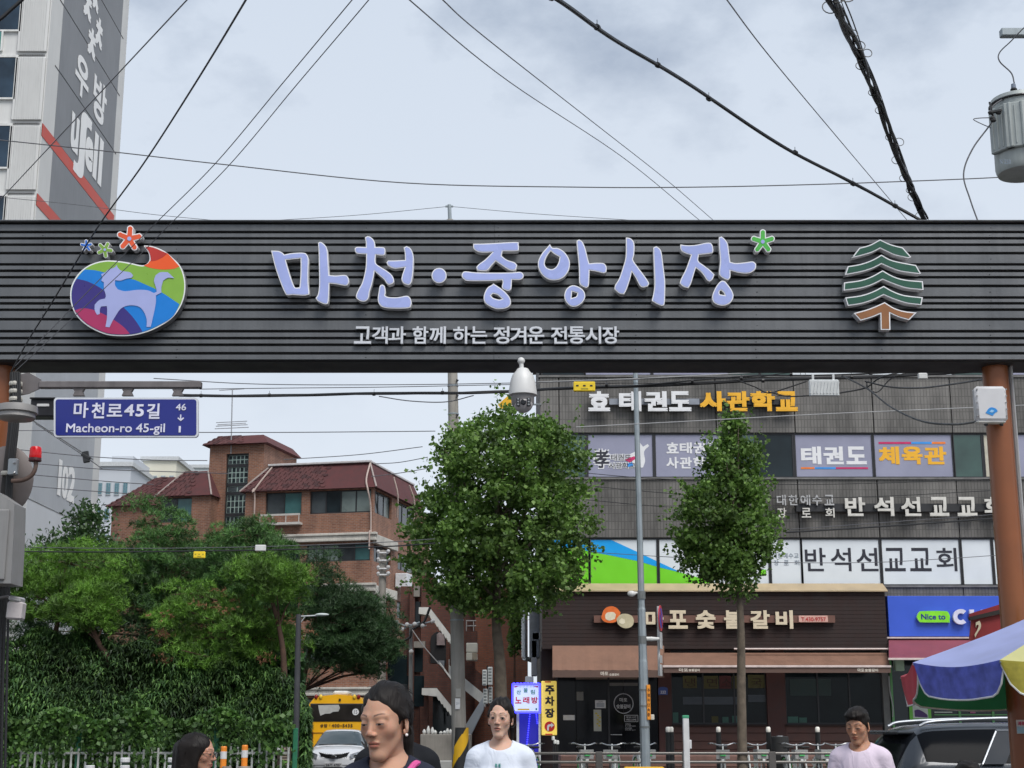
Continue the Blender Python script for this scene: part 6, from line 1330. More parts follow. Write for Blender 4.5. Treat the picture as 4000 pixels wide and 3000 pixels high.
def head_field(fem, h, opn=0.):
    f = Field((-.12, -.15, -.27), (.12, .15, .16), h)
    f.ell((0, .018, .04), (.074, .094, .082), .01).ell((0, -.012, .0), (.062, .078, .09), .02).ell((0, -.024, -.054), (.039 if fem else .047, .056, .050), .024)
    f.ell((0, -.062, -.098), (.016 if fem else .021, .018, .016), .03)
    for s in (-1, 1):
        f.ell((s * .043, -.050, -.016), (.018, .018, .018), .026); f.cap((s * .043, .0, -.042), (s * .018, -.054, -.098), .010, .009, .026)
        f.cap((s * .012, -.080, .026), (s * .045, -.066, .026), .006, .006, .018)
    f.cap((0, .018, -.05), (0, .035, -.26), .045 if fem else .055, .046 if fem else .058, .018)
    for s in (-1, 1): f.ell((s * .031, -.102, .006), (.019, .0125, .010), .018, 's')
    f.cap((0, -.081, .02), (0, -.098, -.019), .006, .0092, .010)
    f.ell((0, -.1015, -.0255), (.0105, .008, .008), .008)
    for s in (-1, 1): f.ell((s * .0125, -.0935, -.0285), (.0075, .009, .0065), .006); f.ell((s * .006, -.101, -.0355), (.0035, .006, .0025), .003, 's')
    for s in (-1, 1): f.ell((s * .031, -.0725, .003), (.0160, .0135, .0125), .009)
    f.ell((0, -.0805, -.0535), (.021, .0095, .0058), .007).ell((0, -.0795, -.0650), (.0165, .0095, .0068), .007); f.ell((0, -.0925, -.0588), (.020, .006, .0014 + opn), .003, 's')
    for s in (-1, 1):
        f.ell((s * .077, .012, -.006), (.006, .017, .030), .006, M=Matrix.Rotation(s * R(18), 3, 'Z')); f.ell((s * .0835, .008, -.002), (.004, .009, .017), .004, 's', M=Matrix.Rotation(s * R(18), 3, 'Z')); f.ell((s * .074, .002, -.03), (.005, .008, .009), .004)
    return f
def hair_field(style, h):
    f = Field((-.16, -.14, -.34), (.16, .2, .17), h)
    f.ell((0, .022, .042), (.081, .100, .090), .01)
    if style == 'man': f.ell((0, -.03, .085), (.07, .07, .042), .02)
    if style in ('tied', 'girl'):
        f.cap((0, .10, .0), (0, .10, -.06), .045, .035, .03).cap((0, .11, -.05), (.02, .10, -.24), .032, .018, .02)
        f.cap((-.072, -.0, .02), (-.074, .02, -.03), .017, .016, .02).cap((.072, .0, .02), (.074, .02, -.03), .017, .016, .02)
    if style == 'girl': f.cap((.072, .02, -.02), (.07, .04, -.12), .016, .009, .02)
    if style == 'long':
        for k in range(9):
            a = R(-20 + k * 27.5); x, y = .082 * math.cos(a), .03 + .09 * math.sin(a); f.cap((x, y, .04), (x * 1.15, y * 1.15 + .01, -.24), .03, .026, .03)
    # the face opening
    if style == 'man': f.ell((0, -.105, -.02), (.079, .085, .083), .008, 's'); f.ell((0, -.03, -.13), (.11, .11, .105), .01, 's'); f.ell((0, .05, -.19), (.12, .09, .11), .01, 's')
    elif style == 'long': f.ell((0, -.12, -.05), (.074, .080, .120), .008, 's'); f.cap((0, -.06, -.10), (0, -.06, -.3), .06, .07, .01, 's')
    else:
        f.ell((0, -.108, -.008), (.069, .074, .096), .010, 's'); f.ell((0, -.075, -.12), (.09, .08, .10), .012, 's')
        f.cap((0, -.12, .085), (0, -.02, .137), .004, .004, .006, 's')
        for s in (-1, 1): f.ell((s * .078, .005, -.018), (.02, .022, .03), .006, 's')
    return f
def body_field(Hh, sw, fem, arms, h, grow=0., part='all', sleeve=.62):
    """body in its own frame, facing -y; part: all / shirt / trousers"""
    k_ = Hh / 1.65; f = Field((-.48, -.42, 0), (.48, .3, Hh - .12), h); zs = Hh - .322 * k_; g = grow
    T_ = part in ('all', 'shirt'); L_ = part in ('all', 'trousers')
    if T_:
        f.ell((0, .0, zs - .15), (sw * .92 + g, .10 + g, .20 + g), .03).ell((0, .0, zs - .34), ((.125 if fem else .145) + g * 1.5, .095 + g, .17), .05)
        f.cap((-sw * .86, .015, zs - .03), (sw * .86, .015, zs - .03), .046 + g, k=.035)
        for s in (-1, 1): f.cap((s * .025, .03, zs + .055), (s * sw * .75, .02, zs - .005), .026 + g * .4, .034 + g, .03)
        if fem:
            for s in (-1, 1): f.ell((s * .075, -.085, zs - .19), (.062 + g, .045 + g, .06 + g), .05)
    if part == 'all': f.cap((0, .03, zs), (0, .022, zs + .19), .046 if fem else .056, .042 if fem else .053, .03)
    f.ell((0, .01, zs - .50), (.165 + g, .115 + g, .13 + g), .05)
    if L_:
        for s in (-1, 1): f.cap((s * .085, 0, zs - .55), (s * .095, -.01, .47 * k_), .082 + g, .055 + g, .03).cap((s * .095, -.01, .47 * k_), (s * .10, .015, .09), .052 + g, .038 + g * 1.6, .02)
    if part == 'all':
        for s in (-1, 1): f.ell((s * .10, -.045, .035), (.042, .115, .035), .02)
    for s, (el, wr) in zip((-1, 1), arms):
        A = np.array((s * sw, .015, zs - .045)); E_ = A + np.array(el); W_ = E_ + np.array(wr)
        if part == 'all': f.cap(A, E_, .044, .035, .03).cap(E_, W_, .036, .024, .012)
        elif part == 'shirt':
            f.cap(A, A + (E_ - A) * min(1, sleeve * 1.45), .047 + g, .045 + g * 1.6, .03)
            if sleeve > .9: f.cap(E_, E_ + (W_ - E_) * .9, .042 + g, .034 + g, .012)
        if part == 'all':      # palm, four fingers and thumb
            d = (W_ - E_) / np.linalg.norm(W_ - E_); side = np.array((0, -1, 0)) if abs(d[1]) < .6 else np.array((-s, 0, 0)); side = side - d * side.dot(d); side /= np.linalg.norm(side); nn = np.cross(d, side) * s
            C_ = W_ + d * .05; f.cap(W_, C_ + d * .01, .022, .026, .012, sq=(1, 1, 1))
            for j in range(4):
                o = side * (.027 - j * .018); L = (.068, .078, .072, .056)[j]; b0 = C_ + d * .025 + o; m0 = b0 + d * L * .5 + nn * .006; f.cap(C_ + o * .7, b0, .0105, .0095, .006).cap(b0, m0, .009, .008, .003).cap(m0, m0 + d * L * .4 + nn * .018, .008, .0068, .003)
            f.cap(W_ + d * .02 + side * .02, W_ + d * .05 + side * .045, .011, .010, .008).cap(W_ + d * .05 + side * .045, W_ + d * .082 + side * .052 + nn * .006, .0095, .0078, .003)
    return f, zs
def mk_mesh(name, v, q, mats, mi=None, smooth=True):
    me = bpy.data.meshes.new(name); me.vertices.add(len(v)); me.vertices.foreach_set('co', np.asarray(v, np.float32).ravel()); me.loops.add(q.size); me.loops.foreach_set('vertex_index', q.astype(np.int32).ravel())
    me.polygons.add(len(q)); me.polygons.foreach_set('loop_start', np.arange(0, q.size, 4, dtype=np.int32)); me.polygons.foreach_set('use_smooth', np.ones(len(q), bool))
    for m in mats: me.materials.append(m)
    if mi is not None: me.polygons.foreach_set('material_index', mi.astype(np.int32))
    me.update(calc_edges=True); me.validate(); return me
def skinmat():
    if 'skin' in _mats: return _mats['skin']
    m = mat('skin', (.5, .3, .2), .48, 0, 0, 30, bump=.12, bs=260, spec=.2); t = m.node_tree; b = t.nodes['Principled BSDF']; b.inputs['Subsurface Weight'].default_value = .3; b.inputs['Subsurface Radius'].default_value = (.010, .004, .002)
    a = N(t, 'ShaderNodeVertexColor'); a.layer_name = 'tone'; t.links.new(a.outputs[0], b.inputs['Base Color']); return m
def hairmat():
    if 'hair' in _mats: return _mats['hair']
    m = mat('hair', (.009, .0065, .0055), .55, 0, .5, 8, spec=.22); t = m.node_tree; b = t.nodes['Principled BSDF']; tc = N(t, 'ShaderNodeTexCoord'); mp = N(t, 'ShaderNodeMapping'); mp.inputs['Scale'].default_value = (160, 30, 14); t.links.new(tc.outputs['Object'], mp.inputs[0])
    n = N(t, 'ShaderNodeTexNoise'); n.inputs['Scale'].default_value = 1.; n.inputs['Detail'].default_value = 3; t.links.new(mp.outputs[0], n.inputs[0]); bp = N(t, 'ShaderNodeBump'); bp.inputs['Strength'].default_value = .9; bp.inputs['Distance'].default_value = .004
    t.links.new(n.outputs[0], bp.inputs['Height']); t.links.new(bp.outputs[0], b.inputs['Normal']); return m
def cloth(name, c, rough=.85):
    m = mat(name, c, rough, 0, .05, 6, spec=.2); t = m.node_tree; b = t.nodes['Principled BSDF']
    if not b.inputs['Normal'].is_linked:
        tc = N(t, 'ShaderNodeTexCoord'); mp = N(t, 'ShaderNodeMapping'); mp.inputs['Scale'].default_value = (9, 6, 4); mp.inputs['Rotation'].default_value = (.3, .5, .2); t.links.new(tc.outputs['Object'], mp.inputs[0])
        n = N(t, 'ShaderNodeTexNoise'); n.inputs['Scale'].default_value = 1.; n.inputs['Detail'].default_value = 3; n.inputs['Distortion'].default_value = 1.2; t.links.new(mp.outputs[0], n.inputs[0]); bp = N(t, 'ShaderNodeBump'); bp.inputs['Strength'].default_value = .55; bp.inputs['Distance'].default_value = .035
        t.links.new(n.outputs[0], bp.inputs['Height']); t.links.new(bp.outputs[0], b.inputs['Normal'])
    return m
IDLE = [((-.05, .03, -.27), (-.01, -.05, -.24)), ((.05, .03, -.27), (.01, -.05, -.24))]
SKIN, LIP, BROW, EYEW, EYED = range(5)
def person(label, px, Y, topy, byaw, hyaw, hpitch, skin, shirt, style, fem=True, hh=.0028, hb=.009, arms=IDLE, sleeve=.62, sw=None, trousers=(.03, .035, .05), hroll=0, lids=.5, opn=0., hs=1., neck=.062, group=None, gaze=0.):
    Hh = Z(topy, Y) - .002; loc = (X(px, 2853, Y), Y, 0); sw = sw or (.165 if fem else .195)
    t = local(thing('person', label, 'person', loc, R(byaw)))
    f, zs = body_field(Hh, sw, fem, arms, hb); bv, bq = f.poly()
    hf = head_field(fem, hh, opn); hv, hq = hf.poly()
    x, y, z = hv[:, 0], hv[:, 1], hv[:, 2]; ax = np.abs(x); sk = np.array(skin); rgc = np.random.default_rng(int(px)); nz_ = np.zeros(len(hv))
    ss = lambda t_: np.clip(t_, 0, 1) ** 2 * (3 - 2 * np.clip(t_, 0, 1))
    for k in range(6): nz_ += np.sin(hv @ (rgc.normal(size=3) * 60) + k)
    def lay(c_, w_, col): w_ = w_[:, None]; return c_ * (1 - w_) + np.array(col) * w_
    col = sk[None, :] * (1 + .018 * nz_[:, None]); G = lambda cx, cz, rx, rz: np.exp(-(((ax - cx) / rx) ** 2 + ((z - cz) / rz) ** 2)) * (y < -.03)
    col = lay(col, .35 * G(.042, -.018, .022, .018) + .30 * G(0, -.022, .014, .014), sk * [1.0, .72, .70]); col = lay(col, .45 * G(.031, -.002, .020, .012), sk * [.74, .62, .60]); col = lay(col, .3 * (G(.03, .045, .03, .02)), sk * [1.06, 1.05, 1.05])
    if not fem: col = lay(col, .30 * np.exp(-((ax / .045) ** 2 + ((z + .075) / .03) ** 2)) * (y < -.03), sk * [.72, .72, .75])
    lr = np.sqrt((x / .0235) ** 2 + ((z + .0590) / .0115) ** 2); col = lay(col, ss((1.05 - lr) / .3) * (y < -.07) * .85, (sk[0] * .80, sk[1] * .50, sk[2] * .52)); col = lay(col, np.exp(-(((z + .0588) / .0013) ** 2)) * (ax < .021) * (y < -.06) * .9, (.06, .02, .02))
    u_ = np.clip((ax - .013) / .036, 0, 1); bz_ = .0285 + .0055 * np.sin(u_ * 2.4); bt = (.0030 if fem else .0042) * (1 if hh < .0022 else 1.25) * (1 - .55 * u_); col = lay(col, ss((1.5 - np.abs(z - bz_) / bt)) * ss((ax - .011) / .005) * ss((.052 - ax) / .008) * (y < -.04) * (.78 + .1 * np.sin(ax * 2600)), (.045, .032, .028))
    ex = ax - .031; ey = z - .0022; hgt = (.0068 * (1 - lids) + .0010) * np.sqrt(np.clip(1 - (ex / .0145) ** 2, 0, 1)); inn = ss((hgt - np.abs(ey)) / .0012 + .5) * (y < -.06) * (np.abs(ex) < .0145)
    col = lay(col, inn, (.24, .19, .165)); col = lay(col, inn * ss((.0066 - np.abs(ex + np.sign(x) * gaze)) / .0015), (.014, .009, .007)); col = lay(col, np.exp(-((ey - hgt - .0006) / (.0011 if hh < .0022 else .0019)) ** 2) * (np.abs(ex) < .0150) * (y < -.06) * .92, (.025, .017, .015)); col = lay(col, np.exp(-((ey - hgt - .0058) / .0012) ** 2) * (np.abs(ex) < .014) * (y < -.06) * .35, sk * .5)
    col = lay(col, np.exp(-(((ax - .0065) / .0035) ** 2 + ((z + .0345) / .0022) ** 2)) * (y < -.08) * .85, (.05, .02, .015))
    if opn > 0: col = lay(col, ss((1.1 - np.sqrt((x / .016) ** 2 + ((z + .0588) / (.0016 + opn)) ** 2)) / .3) * (y < -.06), (.04, .012, .012))
    piv = Vector((0, .02, Hh - .125 * hs - .09)); HM = Matrix.Translation(piv) @ Euler((R(hpitch), R(hroll), R(hyaw))).to_matrix().to_4x4() @ Matrix.Translation((0, -.02, .09)) @ Matrix.Diagonal((hs * (.93 if fem else .97), hs, hs, 1))
    Hn = np.array(HM); tr = lambda v: v @ Hn[:3, :3].T + Hn[:3, 3]
    sm = skinmat()
    V = np.concatenate([bv, tr(hv)]); Q = np.concatenate([bq, hq + len(bv)]); CA = np.concatenate([np.tile(sk, (len(bv), 1)), col]); bm_ = mk_mesh('body', V, Q, [sm]); at_ = bm_.color_attributes.new('tone', 'FLOAT_COLOR', 'POINT'); at_.data.foreach_set('color', np.concatenate([CA, np.ones((len(CA), 1))], 1).astype(np.float32).ravel())
    link('body', bm_, t)
    hr = hair_field(style, max(hh, .0030)); v, q = hr.poly(); rg = np.random.default_rng(int(px)); cen = np.array((0, .02, .03)); d_ = v - cen; ln = np.linalg.norm(d_, axis=1, keepdims=True); fr_ = 1.0 if style != 'long' else 1.8
    amp = np.zeros(len(v))
    for k in range(7): w_ = rg.normal(size=3) * (np.array([95, 22, 95]) if style != 'long' else np.array([75, 75, 22])); amp += np.sin(v @ w_ + rg.uniform(0, 6.28))
    v = v + d_ / ln * (amp * .00095 * fr_)[:, None]; link('hair', mk_mesh('hair', tr(v), q, [hairmat()]), t)
    ns = {'long': 420, 'man': 160}.get(style, 200); sm_ = MB(); pick = v[rg.integers(len(v), size=ns)]
    for p0 in pick:
        n0 = (p0 - cen) / np.linalg.norm(p0 - cen); L = rg.uniform(.02, .05) * (1.3 if style == 'long' else 1); dr = np.array((0, .5, -.8)) if style != 'long' else rg.normal(size=3) * .8 + np.array((0, 0, -.7)); dr = dr - n0 * dr.dot(n0) + n0 * rg.uniform(-.05, .07 if style != 'long' else .4); dr /= np.linalg.norm(dr) + 1e-9
        if style != 'long' and p0[1] < -.02: continue
        if style == 'long' and p0[1] < -.05: continue
        pp = [p0 + n0 * -.001, p0 + dr * L * .5 + n0 * .002, p0 + dr * L]; sm_.tube([tuple(x_) for x_ in tr(np.array(pp))], [.0011, .001, .0004], 3, False)
    sm_.build('hair_strands', hairmat(), t, kind='stuff')
    sf, _ = body_field(Hh, sw, fem, arms, hb * .85, .014, 'shirt', sleeve); sf.cap((0, -.01, zs + .035), (0, .02, zs + .16), neck, neck + .02, .008, 's'); sf.below(zs - .60, .004)
    v, q = sf.poly(); link('shirt', mk_mesh('shirt', v, q, [shirt]), t)
    pf_, _ = body_field(Hh, sw, fem, arms, hb * 1.3, .012, 'trousers'); pf_.below(.07).above(zs - .44)
    v, q = pf_.poly(); link('trousers', mk_mesh('trousers', v, q, [cloth('trousers_%d' % int(trousers[2] * 1000), trousers)]), t)
    for s in (-1, 1):
        m = MB().sph((s * .10, -.05, .04), (.05, .128, .045), 14, 8).build('shoe', mat('shoe_dark', (.03, .03, .035), .6), t, smooth=True)
    return t, HM, Hh, zs
navy = cloth('shirt_navy', (.022, .025, .042)); black_c = cloth('shirt_black', (.010, .011, .014)); white_c = cloth('shirt_white', (.64, .68, .76)); pink_c = cloth('shirt_pale_pink', (.62, .53, .62)); grey_c = cloth('shirt_grey', (.12, .12, .13))
t, HM, Hh, zs = person('woman in dark navy top with tied dark hair and lowered eyes, nearest the camera', 1520, 5.4, 2664, -6, -20, 6, (.50, .285, .195), navy, 'tied', True, .0020, .0075, lids=.72, hroll=-2, hs=1.10, neck=.066, sw=.135)
e = HM @ Vector((.079, .004, -.041)); MB().sph(e, .0055, 10, 8).build('earring', mat('pearl', (.75, .72, .7), .2), t, smooth=True)
MB().tube(smooth3([(.07, -.095, zs - .02), (.10, -.03, zs + .035), (.11, .06, zs + .02)]), .012, 8).build('pink_strap', mat('strap_pink', (.62, .08, .28), .5), t)
person('person in black standing hidden right behind the woman with lowered eyes', 1552, 8.0, 2700, 0, 0, 0, (.42, .23, .15), black_c, 'tied', True, .006, .012, hs=1., sw=.165, sleeve=1., neck=.06)
t, HM, Hh, zs = person('woman in loose white long sleeved shirt with small green print, lips parted', 1955, 9.3, 2723, -4, -8, 0, (.58, .37, .28), white_c, 'girl', True, .0024, .0085, lids=.15, opn=.0016, hs=1.02, sleeve=1., sw=.152, neck=.066, gaze=-.002, hroll=2)
tg = mat('print_teal_green', (.04, .36, .30), .6)
shv = np.array([v.co[:] for v in [c for c in t.children if c.name.startswith('shirt')][0].data.vertices])
for s_, x, z, w_ in (('R', -.022, .080, .013), ('E', -.002, .080, .012), ('M', -.030, .113, .016), ('E', -.008, .113, .012), ('S', .010, .113, .012)):
    k = (np.abs(shv[:, 0] - x - .008) < .012) & (np.abs(shv[:, 2] - zs + z) < .012) & (shv[:, 1] < 0); yf = float(np.median(shv[k, 1])) if k.any() else -.12
    text_w(s_, x, zs - z - .010, x + w_, zs - z + .010, yf - .006, tg, 'print_letter', t, .006, .02)
fore = [((-.06, .02, -.26), (.14, -.20, -.02)), ((.05, .03, -.27), (.01, -.05, -.24))]
t, HM, Hh, zs = person('man in pale pink T-shirt looking down at a phone, beside the dark car', 3355, 10.9, 2760, -24, -8, 12, (.42, .225, .145), pink_c, 'man', False, .0026, .0085, arms=fore, lids=.7, hs=1.05, neck=.07, sleeve=.62, sw=.162)
MB().bbox((-.04, -.01, -.075), (.04, .0, .075), .008, M=Matrix.Translation((-.06, -.27, zs - .27)) @ Euler((R(35), 0, R(20))).to_matrix().to_4x4()).build('phone', mat('phone_black', (.01, .01, .012), .15), None)
_ph = bpy.data.objects['phone']; _ph.location = t.location; _ph.rotation_euler = t.rotation_euler; tag(_ph, 'black smartphone held by the man in the pink shirt', 'phone')
t, HM, Hh, zs = person('woman in profile with dark frizzy hair and black framed glasses at lower left', 778, 9.6, 2862, 70, 12, 2, (.48, .26, .18), grey_c, 'long', True, .003, .011, lids=.3, hs=1.04, neck=.06)
gm = mat('glasses_black', (.01, .01, .01), .3); m = MB()
for s in (-1, 1):
    L = [HM @ Vector((s * .033 + .022 * math.cos(a), -.103 - .004 * math.cos(a) * s, .0 + .016 * math.sin(a))) for a in [2 * math.pi * k / 16 for k in range(17)]]
    m.tube(L, .0022, 5); m.cyl(HM @ Vector((s * .055, -.098, .006)), HM @ Vector((s * .078, .005, .006)), .0022, n=5)
m.cyl(HM @ Vector((-.011, -.105, .003)), HM @ Vector((.011, -.105, .003)), .002, n=5); m.build('glasses', gm, t)
person('small person with dark hair, only the crown of the head showing before the dark car', 3770, 9.0, 2974, 0, 0, 0, (.45, .25, .17), grey_c, 'man', False, .006, .013, hs=.92)
# ------------------------------------------------------------------ vehicles
def car(name, label, cat_, loc, rz, st, paint, glassm, wheels, wr, glass_rng, ws, rear):
    """st: stations (y, half width, z low, z belt, roof half width, z top) from the front (y = 0) backwards"""
    t = local(thing(name, label, cat_, loc, rz)); vs = []; fs = []; mi = []
    S_ = []
    for i in range(len(st) - 1):     # finer stations by smooth interpolation
        p0, p1, p2, p3 = [np.array(st[max(0, min(len(st) - 1, i + j))], float) for j in (-1, 0, 1, 2)]
        for k in range(3):
            u = k / 3; S_.append((.5 * (2 * p1 + (p2 - p0) * u + (2 * p0 - 5 * p1 + 4 * p2 - p3) * u * u + (3 * p1 - p0 - 3 * p2 + p3) * u ** 3), i))
    S_.append((np.array(st[-1], float), len(st) - 2))
    def ring(s):
        y, w, zb, ze_, rw, zt_ = s; h = [(w * .86, zb), (w * .97, zb + .08), (w, zb + (ze_ - zb) * .45), (w * .985, ze_ - .10), (w * .95, ze_), (rw + (w * .95 - rw) * .12, ze_ + (zt_ - ze_) * .86), (rw * .90, zt_ - .012), (rw * .5, zt_ + .012), (0, zt_ + .018)]
        return [(x, y, z) for x, z in h] + [(-x, y, z) for x, z in h[-2::-1]]
    n = 17
    for s, i in S_: vs += ring(s)
    for r in range(len(S_) - 1):
        i = S_[r][1]
        for k in range(n - 1):
            fs.append((r * n + k, r * n + k + 1, (r + 1) * n + k + 1, (r + 1) * n + k)); side = k in (4, 11); topf = 5 <= k <= 10
            g = (side and glass_rng[0] <= i < glass_rng[1]) or (topf and (i in ws or i in rear)); mi.append(1 if g else 0)
    fs.append(tuple(range(n))); mi.append(0); fs.append(tuple((len(S_) - 1) * n + k for k in range(n - 1, -1, -1))); mi.append(0)
    for k in (0,): fs.append(tuple([r * n for r in range(len(S_))] + [r * n + n - 1 for r in range(len(S_) - 1, -1, -1)])); mi.append(0)
    m = MB(); m.v = vs; m.f = fs; m.mi = mi; m.build('body', [paint, glassm], t, smooth=True, ang=35)
    for (y, w) in wheels:
        for s in (-1, 1):
            MB().lathe([(wr * .6, -.1), (wr * .96, -.1), (wr, -.06), (wr, .06), (wr * .96, .1), (wr * .6, .1)], (s * (w - .09), y, wr), 24, M=Matrix.Rotation(R(90), 3, 'Y')).build('wheel', rub, t, smooth=True)
            MB().lathe([(.03, .0), (wr * .62, .0), (wr * .6, .02), (.05, .02)], (s * (w - .09) + s * .09, y, wr), 10, M=Matrix.Rotation(R(90 * s), 3, 'Y')).build('hub', bst, t)
    return t
paint_w = mat('car_paint_white', (.70, .71, .73), .22, 0, .02, 2, coat=.8); glc = mat('car_glass', (.03, .045, .05), .05, 0, 0, spec=1.0)
st = [(0, .60, .34, .50, .45, .56), (.10, .80, .22, .60, .62, .70), (.45, .90, .18, .70, .72, .85), (1.05, .925, .18, .80, .74, .955), (1.25, .925, .18, .86, .70, .99), (2.05, .925, .18, .92, .585, 1.42), (2.85, .925, .18, .93, .58, 1.465), (3.5, .92, .18, .94, .56, 1.39), (4.35, .90, .2, .97, .62, 1.10), (4.75, .85, .25, .90, .6, 1.0), (4.86, .7, .35, .8, .5, .88)]
YV = 47.0; cx = X(1305, 2900, YV)
t = car('parked_car', 'white sedan facing the camera in front of the yellow bus', 'car', (cx, YV, 0), 0, st, paint_w, glc, ((.85, .925), (3.75, .925)), .33, (4, 8), (4,), (7,))
chm = mat('chrome', (.62, .62, .62), .15, 1., 0); drk = mat('trim_black', (.015, .015, .016), .4)
m = MB(); m.add([(x, -.03 + abs(x) * .22, z) for x, z in ((-.36, .62), (0, .60), (.36, .62), (.48, .80), (.25, .74), (0, .73), (-.25, .74), (-.48, .80))], [tuple(range(8))]); m.build('grille', drk, t)
for k in range(-6, 7): x = k * .065; MB().box((x - .008, -.055 + abs(x) * .22, .615), (x + .008, -.035 + abs(x) * .22, .735 + abs(x) * .12)).build('grille_bar', chm, t)
MB().lathe([(.05, 0), (.075, .01), (.05, .02)], (0, -.05, .665), 16, M=Matrix.Rotation(R(90), 3, 'X') @ Matrix.Diagonal((1.25, .75, 1))).build('badge', chm, t)
for s in (-1, 1):
    MB().prism([Vector((s * x, y, z)) for x, y, z in ((.52, .01, .60), (.80, .16, .62), (.86, .38, .76), (.74, .2, .80), (.50, .03, .72))], (0, -.03, .01), (0, .05, 0)).build('headlight', mat('headlight_glass', (.28, .3, .33), .08, 0, .5, 12, spec=1.), t)
    MB().sph((s * .68, .06, .70), (.06, .04, .05), 10, 6).build('lamp_lens', chm, t)
    MB().bbox((s * 1.0 - .11, 1.42, .93), (s * 1.0 + .11, 1.56, 1.07), .04).cyl((s * .9, 1.5, .92), (s * .98, 1.5, .96), .02).build('mirror', paint_w, t, smooth=True)
MB().bbox((-.27, -.05, .36), (.27, -.02, .48), .006).build('number_plate', mat('plate_white', (.6, .6, .6), .5), t)
o = text_w('24거 4707', -.23, .375, .23, .465, -.055, blk, 'plate_number', t, .004, .02)
MB().box((-.62, -.012, .24), (.62, .03, .33)).build('air_intake', drk, t)
m = MB(); m.cyl((-.62, 1.27, 1.015), (.0, 1.24, 1.03), .012, n=6).cyl((-.02, 1.27, 1.015), (.58, 1.26, 1.03), .012, n=6); m.build('wiper', drk, t)
# bus
YB2 = 53.6; cx = X(1316, 2800, YB2); bus_y = mat('bus_yellow', (.86, .44, .012), .35, 0, .05, 1.5, coat=.4); W2 = 1.08
t = local(thing('school_bus', 'yellow small school bus seen from behind, above the white sedan', 'bus', (cx, YB2, 0)))
pf2 = [(-W2, .35), (-W2, 1.4), (-W2 + .03, 2.0), (-W2 + .09, 2.38), (-W2 + .24, 2.56), (-W2 + .5, 2.64), (0, 2.70)]; pf2 = pf2 + [(-x, z) for x, z in pf2[-2::-1]]
m = MB(); secs = [(0, 1.0, .0), (.06, 1., .03), (.4, 1., .05), (6.6, 1., .05), (7, .95, 0)]; vs = []
for y, s, dz in ((.10, .93, -.06), (.02, .975, -.02), (0.0, .985, -.01), (.10, 1., .0), (6.6, 1., .0), (7., .94, -.1)):
    vs += [(x * s, y, min(z, 2.70) + (dz if z > 2 else 0)) for x, z in pf2]
n = len(pf2); fs = [(r * n + k, r * n + (k + 1) % n, (r + 1) * n + (k + 1) % n, (r + 1) * n + k) for r in range(2, 5) for k in range(n)] + [tuple(2 * n + k for k in range(n)), tuple(5 * n + k for k in range(n - 1, -1, -1))]
m.add(vs, fs); m.build('body', bus_y, t, smooth=True, ang=30)
def bz(y): return Z(y, YB2)
def bxx(px): return X(px, 2800, YB2) - cx
def bp2(b, m, nm, y=-.02, th=.03, bev=0): 
    mb = MB(); a_, b_ = (bxx(b[0]), y, bz(b[3])), (bxx(b[2]), y + th, bz(b[1])); (mb.bbox(a_, b_, bev) if bev else mb.box(a_, b_)); return mb.build(nm, m, t)
bp2((1211, 2748, 1420, 2819), mat('rubber_trim', (.02, .02, .02), .6), 'window_trim', -.02, .03, .012); bp2((1215, 2752, 1416, 2815), mat('bus_glass', (.025, .022, .02), .08, 0, .4, 1.5, spec=.5), 'rear_window', -.035, .03, .01)
shape_l = lambda L, y, m, nm, th=.006: MB().prism([Vector((bxx(a), y, bz(b))) for a, b in L], (0, 0, 0), (0, -th, 0)).build(nm, m, t)
shape_l([(1242, 2755), (1322, 2753), (1328, 2765), (1322, 2779), (1300, 2781), (1290, 2787), (1270, 2788), (1252, 2796), (1247, 2780)], -.036, mat('reflection_pale', (.42, .42, .4), .7, 0, .12, 6), 'window_reflection')  # pale shape painted as a reflection in the rear window
shape_l([(1389 + 13 * math.cos(k * .3927), 2781 + 13 * math.sin(k * .3927)) for k in range(16)], -.036, mat('sticker_white', (.66, .66, .66), .5), 'sticker'); text_w('15', bxx(1383), bz(2789), bxx(1396), bz(2774), -.045, blk, 'sticker_print', t, .003)
for px, c in ((1233, 'r'), (1251, 'a'), (1383, 'a'), (1399, 'r')):
    mm = mat('lamp_red_dark', (.22, .01, .01), .2) if c == 'r' else mat('lamp_amber', (.75, .5, .05), .2); MB().sph((bxx(px), -.01, bz(2722)), (.065, .05, .085), 12, 8).build('signal_lamp', mm, t, smooth=True)
for ch, a, b in (('상', 1252, 1264), ('담', 1267, 1280), (':', 1288, 1291), ('4', 1297, 1306), ('0', 1308, 1316), ('0', 1318, 1327), ('-', 1329, 1338), ('5', 1339, 1347), ('4', 1349, 1357), ('3', 1360, 1367), ('5', 1370, 1378)):
    text_w(ch, bxx(a), bz(2841 if ch not in '-:' else 2836), bxx(b), bz(2828 if ch not in '-:' else (2834 if ch == '-' else 2830)), -.015, mat('print_dark_brown', (.05, .02, .01), .6), 'phone_letter', t, .005, .03)
bp2((1206, 2861, 1428, 2865), mat('bus_panel_line', (.25, .1, .005), .6), 'moulding', -.012, .02); bp2((1322, 2729, 1330, 2739), drk, 'camera', -.03, .03)  # darker yellow strip along the panel line
MB().bbox((-.28, 1.0, 2.66), (.28, 2.2, 2.84), .06).build('roof_vent', mat('vent_white', (.6, .6, .57), .5), t)
